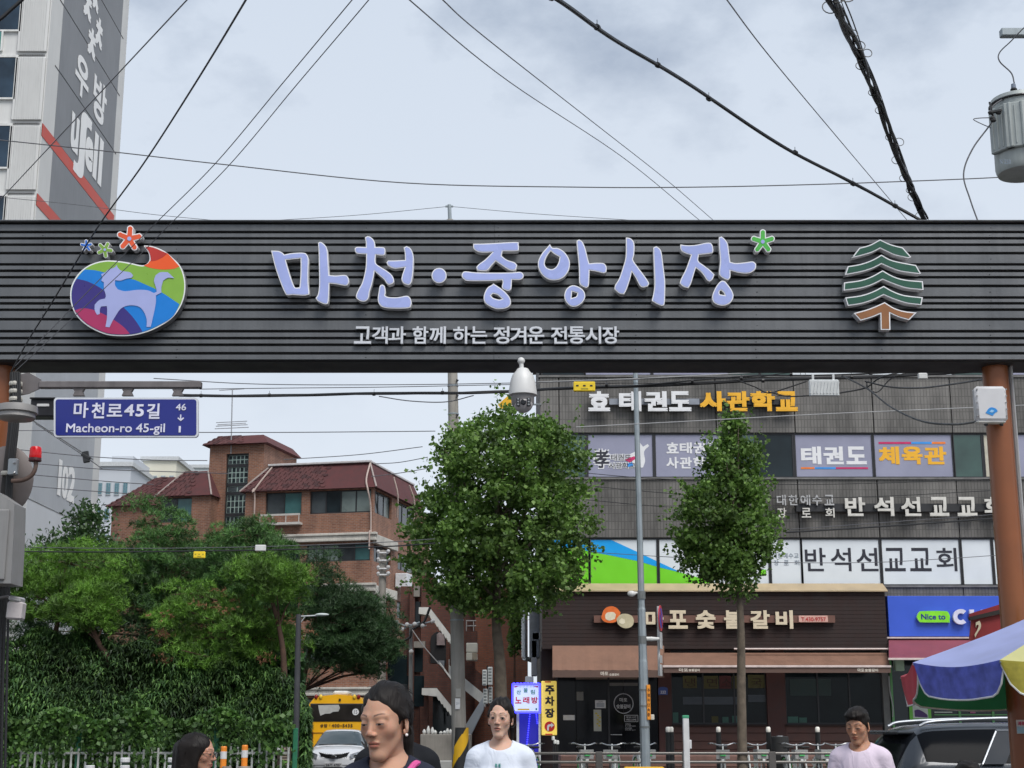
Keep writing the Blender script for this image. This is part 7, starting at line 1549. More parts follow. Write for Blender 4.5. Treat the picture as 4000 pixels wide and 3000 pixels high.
for s in (-1, 1):
    for y in (1.4, 5.6): MB().lathe([(.2, -.12), (.38, -.12), (.4, 0), (.38, .12), (.2, .12)], (s * .92, y, .4), 20, M=Matrix.Rotation(R(90), 3, 'Y')).build('wheel', rub, t, smooth=True)
    MB().bbox((s * .9 - .08, -.03, .95), (s * .9 + .08, .02, 1.4), .01).build('tail_lamp', mat('lamp_red_dark', ()), t)
    for k in range(5): MB().box((s * (W2 - .03) - .02, 1.0 + k * 1.15, 1.45), (s * (W2 - .03) + .02, 1.95 + k * 1.15, 2.15)).build('side_window', glc, t)
# dark SUV, rear end at the left
dpaint = mat('car_paint_dark', (.030, .036, .045), .3, .3, .05, 2, coat=.5)
YU = 22.0; x_re = X(3392, 2880, YU)
st = [(0, .70, .42, .70, .5, .78), (.12, .88, .3, .86, .7, .94), (.5, .95, .25, .95, .78, 1.04), (1.15, .96, .25, 1.06, .80, 1.14), (1.35, .96, .25, 1.08, .74, 1.18), (2.1, .96, .25, 1.09, .62, 1.60), (3.0, .96, .25, 1.09, .63, 1.655), (4.2, .955, .25, 1.10, .62, 1.635), (4.62, .94, .28, 1.12, .58, 1.55), (4.86, .91, .32, 1.05, .62, 1.20), (4.95, .80, .45, .9, .6, .98)]
t = car('parked_car', 'dark grey sport utility car with silver roof rails behind the big parasol', 'car', (x_re + 4.8, YU - .2, 0), R(90 + 8), st, dpaint, mat('car_glass_dark', (.006, .007, .009), .14, 0, 0, spec=.03), ((.95, .96), (3.85, .96)), .38, (5, 8), (4,), (8, 9))
for s in (-1, 1):
    MB().tube(smooth3([(s * .56, 1.95, 1.60), (s * .57, 2.2, 1.69), (s * .58, 3.2, 1.735), (s * .56, 4.3, 1.69), (s * .55, 4.55, 1.62)]), .022, 8).build('roof_rail', mat('rail_silver', (.30, .32, .35), .4, .6), t, smooth=True)
MB().bbox((-.52, 4.5, 1.50), (.52, 4.85, 1.56), .02).build('spoiler', dpaint, t)
sx_ = lambda z: .945 - (z - 1.09) * .62     # side glass leans inwards
def sb_(y0, y1, w, m, nm, z0=1.09, z1=1.56):
    for s in (-1, 1):
        MB().prism([Vector((s * (sx_(z0) + .006), y0, z0)), Vector((s * (sx_(z0) + .006), y0 + w, z0)), Vector((s * (sx_(z1) + .012), y1 + w, z1)), Vector((s * (sx_(z1) + .012), y1, z1))], (0, 0, 0), (s * .018, 0, 0)).build(nm, m, t)
sb_(3.55, 3.2, .30, mat('pillar_dark', (.035, .04, .048), .6, 0, .05, 3, spec=.15), 'pillar'); sb_(3.86, 3.50, .022, mat('rail_silver', ()), 'window_trim'); sb_(2.95, 2.9, .07, drk, 'pillar')
for s in (-1, 1): MB().tube([(s * (sx_(1.09) + .02), 3.2, 1.095), (s * (sx_(1.09) + .02), 1.5, 1.095)], .012, 6).tube([(s * (sx_(1.56) + .03), 3.52, 1.56), (s * (sx_(1.56) + .03), 2.2, 1.56)], .012, 6).build('window_trim', mat('rail_silver', ()), t)
for s in (-1, 1): MB().bbox((s * .86 - .04, 4.78, .80), (s * .86 + .04, 4.9, .98), .01).build('tail_lamp', mat('lamp_red_dark', ()), t); MB().bbox((s * 1.05 - .1, 1.6, 1.1), (s * 1.05 + .1, 1.75, 1.25), .03).build('mirror', dpaint, t)
t.scale = (1, 1, .93)
# ------------------------------------------------------------------ market parasol
pb_ = {'blue': mat('canvas_blue', (.47, .53, .88), .75, 0, .08, 3, bump=.1, bs=12), 'yellow': mat('canvas_yellow', (.78, .76, .36), .75, 0, .08, 3, bump=.1, bs=12), 'red': mat('canvas_red', (.55, .09, .12), .75, 0, .1, 3), 'green': mat('canvas_green', (.03, .18, .07), .75, 0, .12, 3), 'white': mat('canvas_white', (.6, .6, .6), .75, 0, .08, 3)}
val_ = {'blue': mat('valance_blue', (.13, .16, .56), .8, 0, .3, 9, bump=.4, bs=14), 'yellow': mat('valance_yellow', (.62, .54, .10), .8, 0, .25, 9, bump=.3, bs=14), 'red': mat('canvas_red', ()), 'green': mat('canvas_green', ()), 'white': mat('canvas_white', ())}
def trans(m, f=.45):      # thin canvas lets daylight through
    t = m.node_tree; b = t.nodes['Principled BSDF']; o = t.nodes['Material Output']; tr = N(t, 'ShaderNodeBsdfTranslucent'); s = b.inputs['Base Color'].links[0].from_socket; t.links.new(s, tr.inputs[0]); mx_ = N(t, 'ShaderNodeMixShader', i_0=f); t.links.new(b.outputs[0], mx_.inputs[1]); t.links.new(tr.outputs[0], mx_.inputs[2]); t.links.new(mx_.outputs[0], o.inputs[0])
for m_ in set(list(pb_.values()) + list(val_.values())): trans(m_)
APX = P(4331, 2262, 14.2); vA, vB, vC = P(3565, 2588, 13.9), P(3905, 2578, 12.75), P(3517, 2642, 15.5)
cxy = Vector((APX.x, 14.2)); 
def vtx(ang, r, z): return Vector((cxy.x + r * math.cos(R(ang)), cxy.y + r * math.sin(R(ang)), z))
rz_ = vB.z
VV = [vC, vA, vB, vtx(271, 2.08, rz_), vtx(316, 2.08, rz_), vtx(1, 2.08, rz_), vtx(46, 2.08, rz_), vtx(92, 2.08, rz_ - .05)]
t = thing('market_parasol', 'big dirty parasol with blue and yellow panels over a stall at the right', 'parasol', (cxy.x, cxy.y, 0))
cols = ['red', 'blue', 'yellow', 'red', 'green', 'blue', 'yellow', 'green']; whtrim = mat('binding_white', (.62, .62, .6), .7, 0, .15, 20, bump=.5, bs=60)
for k in range(8):
    a, b = VV[k], VV[(k + 1) % 8]; c = cols[k]; vs = []; fs = []; nu, nv = 12, 8
    for i in range(nv + 1):
        v = i / nv; l, r_ = APX.lerp(a, v), APX.lerp(b, v)
        for j in range(nu + 1):
            u = j / nu; q = l.lerp(r_, u); q.z -= .05 * math.sin(math.pi * u) * v + .04 * math.sin(math.pi * v); vs.append(q)
    for i in range(nv):
        for j in range(nu): fs.append((i * (nu + 1) + j, i * (nu + 1) + j + 1, (i + 1) * (nu + 1) + j + 1, (i + 1) * (nu + 1) + j))
    MB().add(vs, fs).build('canopy_panel', pb_[c], t, smooth=True, ang=60)
    vs = []; fs = []; nu = 24; e_ = (b - a); edge = []
    out_ = Vector((e_.y, -e_.x, 0)).normalized()
    if out_.dot(Vector((a.x - cxy.x, a.y - cxy.y, 0))) < 0: out_ = -out_
    for j in range(nu + 1):
        u = j / nu; top_ = a.lerp(b, u); top_.z -= .05 * math.sin(math.pi * u)
        dd = .285 * min(1, (math.sin(math.pi * min(max(u, .0), 1.)) * 3.2)) ** .45 if 0 < u < 1 else 0.02
        for i in range(5):
            v = i / 4; vs.append(top_ + Vector((0, 0, -dd * v)) + out_ * (.015 * math.sin(u * 14 + v * 3) * v - .03 * v))
        edge.append(vs[-1])
    for j in range(nu):
        for i in range(4): fs.append((j * 5 + i, (j + 1) * 5 + i, (j + 1) * 5 + i + 1, j * 5 + i + 1))
    w = MB().add(vs, fs).build('valance', val_[c], t, smooth=True, ang=60); MB().tube(edge, .009, 6).build('binding', whtrim, w)
    MB().tube([APX.lerp(a, v) + Vector((0, 0, -.02 - .04 * math.sin(math.pi * v))) for v in (0, .25, .5, .75, 1)], .009, 6).build('rib', galv, t)
MB().cyl((cxy.x, cxy.y, .1), APX + Vector((0, 0, .06)), .025, n=12).build('pole', galv, t); MB().lathe([(.28, 0), (.28, .1), (.05, .14)], (cxy.x, cxy.y, 0), 20).build('base', conc, t)
# red roofed stall behind the parasol
YR = 16.9
t = thing('red_stall_roof', 'dark red stall canopy with black edge between the orange-brown post and the parasol', 'stall', P(3900, 2480, YR))
redc = mat('stall_red', (.26, .018, .022), .6, 0, .15, 3)
A = [P(3785, 2412, YR), P(4300, 2230, YR), P(4300, 2275, YR), P(3800, 2424, YR)]
MB().prism([P(3785, 2398, YR), P(4300, 2238, YR), P(4300, 2290, YR), P(3785, 2420, YR)], (0, 0, 0), (.36, .9, -.02)).build('roof', redc, t)
MB().prism([P(3783, 2411, YR), P(4300, 2285, YR), P(4300, 2312, YR), P(3788, 2424, YR)], (0, -.03, 0), (0, .03, 0)).build('edge_trim', mat('edge_black', (.02, .015, .012), .5), t)
MB().prism([P(3798, 2424, YR), P(4300, 2312, YR), P(4300, 2560, YR), P(3790, 2500, YR)], (0, .02, 0), (0, .06, 0)).build('side_cloth', redc, t)
shape([[(3812, 2432), (3826, 2424), (3832, 2438), (3830, 2455), (3820, 2470), (3810, 2490), (3808, 2478), (3818, 2460), (3824, 2442), (3816, 2440), (3812, 2452)]], YR - .01, .008, cream, 'print_swirl', t)
for x in (P(4120, 2500, YR).x, P(4290, 2500, YR).x): MB().cyl((x, YR + 1.2, 0), (x, YR + 1.2, P(3800, 2440, YR).z), .03, n=8).build('post', galv, t)
# notice on the right post
t = thing('post_notice', 'small pasted notice with red letters low on the right orange-brown post', 'notice', P(3985, 2865, 15.6)); q = P(3985, 2840, 15.62)
plate((3972, 2812, 4012, 2866), 15.63, mat('notice_white', ()), 'sheet', t, .01); text('과외', (3976, 2818, 4004, 2834), 15.622, mag, 'lettering', t, .004, .03); plate((3974, 2838, 4010, 2864), 15.624, mat('notice_sky', (.3, .5, .62), .6), 'picture', t, .004)
# white equipment box on the right post
t = thing('equipment_box', 'white rounded equipment box with small blue emblem on the right post', 'box', P(3876, 1655, 15.55)); YE = 15.5
a_, b_ = pplate((3812, 1507, 3936, 1645), YE, .12); MB().bbox(a_, b_, .03).build('case', mat('box_offwhite', (.56, .56, .57), .4, 0, .05, 5), t, smooth=True)
a_, b_ = pplate((3816, 1640, 3932, 1652), YE + .01, .1); MB().bbox(a_, b_, .02).build('foot', mat('plastic_white', ()), t)
for px in (3852, 3912): MB().cyl(P(px, 1652, YE + .06), P(px, 1663, YE + .06), .02, n=8).build('cable_gland', drk, t)
m = MB()
for k in range(5):
    for px in (3817, 3931): q = P(px + (2 if k > 2 else 0), 1520 + k * 26, YE - .004); m.cyl(q, q + Vector((0, .01, 0)), .009, n=8)
m.build('bolt', mat('bolt_grey', (.25, .25, .25), .5), t)
shape([[(3850, 1613), (3862, 1596), (3874, 1591), (3890, 1596), (3898, 1606), (3886, 1614), (3878, 1624), (3862, 1618)]], YE - .004, .004, mat('emblem_sky', (.02, .24, .62), .4), 'emblem', t); shape([[(3864, 1608), (3874, 1600), (3884, 1605), (3876, 1612)]], YE - .007, .003, mat('emblem_pale', (.3, .55, .8), .4), 'emblem_mark', t)
# ------------------------------------------------------------------ surveillance camera under the beam
t = thing('dome_camera', 'white dome surveillance camera hanging from the middle of the beam', 'camera', P(2034, 1455, 15.2)); YK2 = 15.2; cw_ = mat('camera_white', (.60, .60, .59), .4, 0, .05, 6)
c = P(2042, 1500, YK2); s = YK2 / F
MB().sph(P(2036, 1410, YK2), 15 * s, 16, 10).cyl(P(2036, 1412, YK2), P(2038, 1445, YK2), 9 * s, n=12).build('mount_ball', cw_, t, smooth=True)
zc = lambda y: Z(y, YK2) - c.z
MB().lathe([(20 * s, zc(1440)), (24 * s, zc(1443)), (28 * s, zc(1450)), (42 * s, zc(1466)), (50 * s, zc(1490)), (55 * s, zc(1520)), (57 * s, zc(1538)), (57 * s, zc(1544)), (50 * s, zc(1546))], c, 28).build('housing', cw_, t, smooth=True, ang=30)
MB().lathe([(46 * s, zc(1544)), (46 * s, zc(1575)), (40 * s, zc(1586))], c, 24).build('yoke', mat('camera_grey', (.2, .19, .19), .5), t, smooth=True)
MB().sph((c.x + 2 * s, c.y - .02, c.z + zc(1578)), (39 * s, 40 * s, 38 * s), 20, 14).build('head', mat('camera_pale', (.42, .40, .40), .4), t, smooth=True)
q = Vector((c.x + 2 * s, c.y - .02 - 40 * s, c.z + zc(1580)))
MB().lathe([(12 * s, 0), (12 * s, .02), (8 * s, .025)], q + Vector((0, .02, 0)), 18, M=Matrix.Rotation(R(90), 3, 'X')).build('lens', mat('lens_black', (.008, .008, .01), .08), t)
for sgn in (-1, 1):
    MB().bbox((q.x + sgn * 21 * s - 8 * s, q.y - .0, q.z - 17 * s), (q.x + sgn * 21 * s + 8 * s, q.y + .03, q.z + 17 * s), .006).build('led_panel', mat('led_panel_dark', (.03, .03, .035), .3), t)
    for k in range(3): MB().sph((q.x + sgn * 21 * s, q.y - .001, q.z + (k - 1) * 11 * s), 4 * s, 8, 6).build('led', mat('led_lens_grey', (.3, .32, .33), .2), t)
# ------------------------------------------------------------------ left post cluster
YS1 = 14.9; steel = mat('bracket_steel', (.16, .145, .145), .55, .3, .2, 6, streak=.3)
t = thing('street_name_sign', 'dark blue street name sign with white Korean and Latin lettering hung from a steel arm', 'street sign', P(490, 1708, YS1))
a_, b_ = pplate((150, 1488, 785, 1514), YS1 - .02, .08); MB().bbox(a_, b_, .008).build('arm', steel, t)
MB().prism([P(78, 1462, YS1), P(112, 1455, YS1), P(160, 1482, YS1), P(160, 1516, YS1), P(110, 1538, YS1), P(78, 1545, YS1)], (0, 0, 0), (0, .015, 0)).build('gusset_plate', steel, t)
for px in (306, 497, 693):
    MB().prism([P(px - 24, 1515, YS1), P(px + 24, 1515, YS1), P(px + 15, 1530, YS1), P(px + 22, 1545, YS1), P(px - 22, 1545, YS1), P(px - 15, 1530, YS1)], (0, 0, 0), (0, .05, 0)).build('hanger', steel, t)
def rrect(x0, y0, x1, y1, r, n=5):
    L = []
    for cx_, cy_, a0 in ((x1 - r, y0 + r, -90), (x1 - r, y1 - r, 0), (x0 + r, y1 - r, 90), (x0 + r, y0 + r, 180)):
        for k in range(n + 1): a = R(a0 + 90 * k / n); L.append((cx_ + r * math.cos(a), cy_ + r * math.sin(a)))
    return L
slant = lambda L: [(a + (-4 if b > 1630 else 4) + 0, b + (a - 490) * -.004) for a, b in L]
bd = shape([rrect(210, 1553, 774, 1708, 14)], YS1 + .01, .04, mat('sign_rim_white', (.62, .64, .68), .35, 0, .04, 5), 'board', t, smooth=False)
shape([rrect(217, 1560, 767, 1701, 10)], YS1 + .006, .004, mat('street_sign_blue', (.012, .02, .20), .35, 0, .05, 3), 'blue_face', bd, smooth=False)
sw_ = mat('sign_letter_lavender', (.66, .66, .78), .4)
for ch, a, b, y0, y1 in (('마', 288, 345, 1571, 1632), ('천', 358, 408, 1573, 1634), ('로', 418, 478, 1578, 1627), ('4', 486, 524, 1579, 1625), ('5', 530, 562, 1579, 1627), ('길', 574, 624, 1576, 1636)): text(ch, (a, y0, b, y1), YS1 + .0, sw_, 'letter', bd, .004, .022)
text('Macheon-ro 45-gil', (258, 1654, 644, 1699), YS1 + .0, sw_, 'letter_row', bd, .004, .012)
text('46', (687, 1577, 727, 1603), YS1, sw_, 'number', bd, .004, .012); text('1', (698, 1664, 706, 1689), YS1, sw_, 'number', bd, .004, .0)
shape([[(703, 1619), (708, 1619), (708, 1636), (716, 1630), (719, 1634), (706, 1645), (693, 1634), (696, 1630), (703, 1636)]], YS1, .004, sw_, 'arrow', bd, smooth=False)
t = thing('black_junction_box', 'black box with a painted white highlight behind the left end of the street sign', 'box', P(165, 1625, 15.3)); a_, b_ = pplate((118, 1556, 212, 1626), 15.3, .2); MB().bbox(a_, b_, .01).build('case', mat('case_black', (.02, .02, .025), .4), t); a_, b_ = pplate((143, 1577, 191, 1588), 15.29, .02); MB().bbox(a_, b_, .004).build('highlight_strip', mat('plate_white', ()), t); a_, b_ = pplate((116, 1552, 214, 1557), 15.28, .22); MB().box(a_, b_).build('lid', drk, t)  # white strip painted as a highlight on the black case
gl_ = mat('lamp_shade_grey', (.27, .26, .25), .45, .25, .1, 5)
t = thing('street_lamp', 'round flat grey lamp shade fixed to the left post under the beam', 'lamp', P(66, 1650, 14.3)); c = P(66, 1600, 14.3); s = 14.3 / F
MB().lathe([(20 * s, .05), (60 * s, .045), (80 * s, .03), (82 * s, -.01), (82 * s, -.035), (74 * s, -.045), (60 * s, -.04)], c, 32).build('shade', gl_, t, smooth=True, ang=40); MB().lathe([(72 * s, -.044), (74 * s, -.085), (66 * s, -.10), (30 * s, -.105)], c, 32).build('lower_cover', gl_, t, smooth=True, ang=40)
t = thing('left_conduit_trunk', 'dark leaning bundle of pipes and cables along the left post', 'pipe bundle', (X(20, 2900, 14.9), 14.9, 0)); dkb = mat('trunk_dark', (.03, .026, .024), .8, 0, .4, 8, bump=.5, bs=30)
MB().tube(smooth3([P(-20, 3050, 14.9), P(-5, 2600, 14.9), P(12, 2250, 14.9), P(22, 1960, 14.9), P(38, 1800, 14.9), P(54, 1650, 14.9), P(60, 1455, 14.9)]), .055, 10).build('pipe', dkb, t, smooth=True)
for k in range(4): MB().tube(smooth3([P(-26 + k * 15, 3050, 14.8), P(-12 + k * 14, 2500, 14.8), P(8 + k * 10, 2200, 14.8), P(30 + k * 6, 1850, 14.8), P(52 + k * 8, 1600, 14.8), P(66 + (k - 2) * 9, 1455, 14.8)]), .013, 6).build('cable', mat('cable_black', ()), t)
for y in (1500, 1530, 1560, 1850): q = P(62 if y < 1800 else 30, y, 14.85); MB().lathe([(.065, -.02), (.07, 0), (.065, .02)], q, 12).build('clamp', mat('clamp_pale', (.45, .43, .38), .5), t)
t = thing('traffic_mirror', 'round dull brown-grey back of a convex traffic mirror on the left post', 'mirror', P(40, 2050, 15.0)); c = P(22, 1878, 15.0); s = 15 / F
MB().lathe([(110 * s, 0), (112 * s, .012), (104 * s, .03), (60 * s, .05), (0.001, .06)], c, 36, M=Matrix.Rotation(R(90), 3, 'X') @ Matrix.Diagonal((1, 1.25, 1))).build('shell', mat('mirror_back', (.15, .13, .125), .6, .2, .15, 6), t, smooth=True)
a_, b_ = pplate((30, 1790, 66, 1855), 14.7, .06); MB().bbox(a_, b_, .01).build('bracket_plate', mat('plate_galv', (.35, .37, .38), .4, .5), t); m = MB()
for q in (P(56, 1808, 14.69), P(56, 1846, 14.69)): m.sph(q, .015, 8, 6)
m.build('bolt', bst, t)
t = thing('warning_beacon', 'red warning beacon on a curved rusty pipe at the left post', 'beacon', P(138, 1795, 14.7)); c = P(139, 1770, 14.7); s = 14.7 / F
MB().lathe([(22 * s, -22 * s), (24 * s, -18 * s), (22.5 * s, 18 * s), (18 * s, 25 * s)], c, 20).build('lens', mat('beacon_red', (.50, .008, .012), .25, 0, .1, 10, emit=(.5, .0, .0), es=.12), t, smooth=True, ang=40)
MB().lathe([(23 * s, -34 * s), (25 * s, -30 * s), (24 * s, -20 * s)], c, 20).build('base', mat('beacon_base', (.06, .01, .012), .5), t)
MB().tube(smooth3([P(45, 1878, 14.7), P(90, 1875, 14.7), P(125, 1855, 14.7), P(139, 1825, 14.7), P(140, 1800, 14.7)], 6), .022, 10).build('pipe', mat('pipe_rusty', (.14, .09, .07), .6, .2, .3, 12), t, smooth=True)
t = thing('control_cabinet', 'grey metal control cabinet at the left edge of the street', 'cabinet', P(10, 2280, 14.2)); m = MB()
m.prism([P(-160, 1905, 14.2), P(-20, 1915, 14.2), P(56, 1966, 14.2), P(52, 2100, 14.2), P(42, 2279, 14.2), P(-160, 2279, 14.2)], (0, 0, 0), (0, .35, 0)); m.build('case', mat('cabinet_grey', (.26, .255, .25), .5, .2, .08, 4, streak=.2), t); MB().bbox((P(-150, 2000, 14.18).x, 14.17, P(0, 2265, 14.18).z), (P(36, 2000, 14.18).x, 14.2, P(0, 1990, 14.18).z), .01).build('door', mat('cabinet_grey', ()), t)
t = thing('floodlight', 'small tilted pale floodlight hanging below the grey cabinet', 'lamp', P(65, 2420, 14.6)); M_ = Matrix.Translation(P(64, 2380, 14.6)) @ Matrix.Rotation(R(3), 4, 'Y')
MB().bbox((-.075, -.07, -.1), (.075, .07, .07), .015, M=M_).build('box', mat('flood_pale', (.46, .42, .42), .45), t); MB().bbox((-.08, -.075, .07), (.04, .075, .12), .012, M=M_ @ Matrix.Rotation(R(8), 4, 'Y')).build('hood', mat('flood_grey', (.36, .36, .36), .4), t); MB().tube([P(0, 2335, 14.7), P(32, 2330, 14.65), P(50, 2340, 14.6)], .014, 6).build('bracket', steel, t)
# ------------------------------------------------------------------ transformer
YX = 16.3; t = thing('pole_transformer', 'grey pole mounted transformer with cooling panels and black bushings', 'transformer', P(3990, 690, YX)); s = YX / F; c = P(3990, 560, YX); zc = lambda y: Z(y, YX) - c.z; tg_ = mat('transformer_grey', (.36, .39, .38), .5, .2, .1, 5, streak=.25)
MB().lathe([(60 * s, zc(383)), (112 * s, zc(392)), (118 * s, zc(410)), (112 * s, zc(416)), (112 * s, zc(655)), (108 * s, zc(672)), (104 * s, zc(680)), (96 * s, zc(676))], c, 32).build('tank', tg_, t, smooth=True, ang=35)
MB().lathe([(119 * s, -.01), (121 * s, 0), (119 * s, .014)], c + Vector((0, 0, zc(412))), 32).build('lid_band', drk, t)
for k, a in enumerate((-148, -112, -82)):
    a = R(a); M_ = Matrix.Translation(c + Vector((115 * s * math.cos(a), 115 * s * math.sin(a), 0))) @ Matrix.Rotation(a + math.pi / 2, 4, 'Z')
    MB().bbox((-56 * s, -.035, zc(612)), (56 * s, .03, zc(440)), .012, M=M_).build('cooling_panel', tg_, t)
    m = MB()
    for j in range(4): m.bbox(((-36 + j * 24) * s - .008, -.045, zc(600)), ((-36 + j * 24) * s + .008, -.03, zc(452)), .004, M=M_)
    m.build('panel_ribs', tg_, t)
m = MB(); b0 = P(3962, 378, YX)
m.lathe([(15 * s, -.02), (9 * s, .0), (17 * s, .02), (9 * s, .035), (18 * s, .055), (9 * s, .07), (15 * s, .09), (10 * s, .11)], b0, 14); m.build('bushing', mat('cable_black', ()), t, smooth=True, ang=50); MB().cyl(b0 + Vector((0, 0, .1)), b0 + Vector((0, 0, .16)), 11 * s, 9 * s, 12).build('terminal', mat('terminal_blue_grey', (.15, .18, .24), .5), t)
m = MB()
for p_ in ((3870, 440), (3880, 470), (3900, 440), (3876, 462)): q = P(*p_, YX - .28); m.sph(q, (.035, .03, .025), 8, 6)
m.tube(smooth3([P(3865, 400, YX - .2), P(3872, 425, YX - .25), P(3880, 470, YX - .28)]), .012, 6).tube(smooth3([P(3868, 440, YX - .28), P(3905, 432, YX - .3), P(3912, 430, YX - .3)]), .02, 6); m.build('clamp', drk, t)
text('Ν 250', (3905, 622, 3948, 640), YX - .335, mat('print_grey', ()), 'marking', t, .006, .01)
po = thing('utility_pole', 'concrete utility pole carrying the transformer, just outside the right edge', 'utility pole', (X(4190, 600, YX + .1), YX + .2, 0)); xx = X(4190, 600, YX + .1)
MB().cyl((xx, YX + .2, 0), (xx, YX + .2, 12.5), .18, .12, 20).build('shaft', polec, po, smooth=True); MB().bbox((xx - .7, YX + .15, 9.6), (xx + .4, YX + .25, 9.7), .01).bbox((xx - .35, YX + .12, c.z - .1), (xx, YX + .3, c.z + .05), .01).bbox((c.x, YX + .1, c.z - .08), (xx, YX + .2, c.z + .02), .01).build('cross_arm', galv, po)
# ------------------------------------------------------------------ cables
cb = mat('cable_black', ()); cgy = mat('cable_grey', (.10, .10, .11), .5); clt = mat('cable_light', (.34, .34, .34), .5)
def cable(label, pts, r=.012, m=cb, strands=1, spread=0., ties=0, loops=0, name='overhead_cable', group='overhead cables and wires', seed=1, sub=8):
    rg_ = random.Random(seed); P_ = [P(*p) for p in pts]; P_ = ([P_[0] + (P_[0] - P_[1]).normalized() * 7] if pts[0][1] < -40 else []) + P_; L = smooth3(P_, sub); t = thing(name, label, 'cable', P_[0], group=group)
    for s in range(strands):
        if strands == 1: q = L
        else:
            ph = rg_.uniform(0, 6.28); q = [p + Vector((spread * math.sin(ph + i * .35 + s), 0, spread * math.cos(ph * 1.3 + i * .28))) for i, p in enumerate(L)]
        MB().tube(q, r * (1 if s == 0 else rg_.uniform(.5, .95)), 6).build('strand', m, t, smooth=True)
    for k in range(ties):
        u = (k + .5 + rg_.uniform(-.2, .2)) / ties * (len(L) - 1); i = min(int(u), len(L) - 2); p = L[i].lerp(L[i + 1], u - i); d = (L[i + 1] - L[i]).normalized(); a = d.orthogonal().normalized()
        MB().cyl(p - d * .02, p + d * .02, r * 1.15 + spread * .6, n=8).cyl(p, p + Vector((0, 0, r * 2 + spread + .02)), .003, n=4).build('tie', m, t)
    for k in range(loops):
        u = (k + .5 + rg_.uniform(-.3, .3)) / loops * (len(L) - 1); i = min(int(u), len(L) - 2); p = L[i].lerp(L[i + 1], u - i); rr = rg_.uniform(.032, .055); o = Vector((rg_.choice((-1, 1)) * rr * .8, 0, 0))
        MB().tube([p + o + Vector((rr * math.cos(a), rr * .2 * math.sin(a), rr * math.sin(a))) for a in [2 * math.pi * j / 14 for j in range(15)]], .004, 5).build('loop', m, t)
    return t
cable('thick black cable cutting the top left corner over the apartment tower', [(-60, 110, 9), (0, 75, 9), (40, 40, 9), (95, -10, 9), (200, -120, 9)], .014)
cable('thin grey wire running from the top edge down left across the apartment tower', [(900, -180, 10), (730, 0, 11), (370, 385, 14), (0, 781, 18), (-160, 950, 19)], .006, cgy)
cable('dark cable crossing in front of the left end of the beam beside the blue flower', [(1060, -180, 8), (960, 0, 9), (760, 330, 11), (560, 640, 13), (380, 890, 14.2), (210, 1170, 14.7), (110, 1330, 14.85), (45, 1450, 14.9)], .0075, cb)
cable('left wire of the close pair running down to the round emblem', [(1500, -150, 10), (1375, 0, 10.8), (1100, 330, 12.4), (840, 640, 13.8), (600, 880, 14.6), (430, 1050, 14.9), (50, 1440, 15.0)], .0048, cgy)
cable('right wire of the close pair running down to the round emblem', [(1560, -150, 10), (1440, 0, 10.8), (1160, 330, 12.4), (900, 640, 13.8), (660, 880, 14.6), (500, 1040, 14.9), (60, 1450, 15.0)], .0048, cgy)
cable('left wire of the pair going down behind the beam above the Korean letters', [(1480, -120, 12), (1600, 0, 13.5), (1990, 320, 19), (2440, 620, 26), (2720, 850, 32), (2900, 1000, 35)], .0075, cgy)
cable('right wire of the pair going down behind the beam above the Korean letters', [(1610, -120, 12), (1730, 0, 13.5), (1900, 150, 16), (2320, 480, 23), (2600, 700, 29), (2780, 855, 33), (2900, 960, 35)], .0075, cgy)
cable('thick bound cable bundle sagging from top centre to the right of the beam', [(2000, -110, 9), (2170, 0, 10), (2350, 118, 11.2), (2568, 253, 12.6), (2800, 405, 14), (3074, 578, 15), (3309, 705, 15.6), (3470, 790, 15.9), (3595, 858, 16.0), (3640, 880, 16)], .019, cb, 3, .009, 9, 0, seed=4)
cable('heavy tangle of cables with small loops coming down steeply to the beam', [(3200, -120, 8), (3250, 0, 9), (3335, 160, 10.5), (3395, 310, 12), (3455, 455, 13.2), (3530, 670, 14.8), (3570, 760, 15.4), (3615, 862, 15.9)], .016, cb, 7, .028, 8, 16, seed=9)
cable('thin wire running beside the cable tangle on its right side', [(3240, -100, 8), (3290, 0, 9), (3390, 250, 11.5), (3480, 500, 13.5), (3560, 720, 15.2), (3625, 862, 15.9)], .005, cb, 2, .012, 0, 5, seed=3)
cable('thin straight wire between the thick bundle and the cable tangle', [(2760, -110, 11), (2840, 0, 12), (3000, 212, 15), (3240, 500, 20), (3477, 781, 26), (3545, 862, 28)], .0065, cgy)
cable('long thin almost level wire crossing the whole sky and the tower', [(-100, 535, 24), (0, 547, 24), (430, 592, 24), (870, 642, 24), (1573, 714, 24), (2260, 731, 24), (2712, 731, 24), (3200, 720, 24), (3700, 702, 24), (4000, 688, 24), (4100, 684, 24)], .010, cgy)
cable('faint thin wire just above the left end of the beam', [(-50, 762, 30), (0, 770, 30), (300, 800, 30), (600, 838, 30), (850, 862, 30)], .006, cgy)
cable('thin wire left of the pole top above the beam', [(1050, 862, 36.6), (1400, 840, 36.6), (1755, 806, 36.6)], .007, cgy); cable('thin wire right of the pole top above the beam', [(1755, 806, 36.6), (2100, 836, 36.6), (2500, 862, 36.6)], .007, cgy)
cable('thin curly lead from the top of the transformer to the upper right', [(3962, 325, 16.3), (3950, 285, 16.3), (3905, 240, 16.3), (3905, 205, 16.3), (3950, 160, 16.2), (4010, 100, 16.1), (4080, 60, 16.)], .008, cgy)
cable('black curved lead hanging from the transformer down behind the beam', [(3985, 350, 16.1), (3930, 380, 16.1), (3875, 420, 16.1), (3878, 470, 16.1), (3800, 580, 16.1), (3764, 680, 16.1), (3790, 780, 16.1), (3822, 870, 16.1)], .009, cgy)
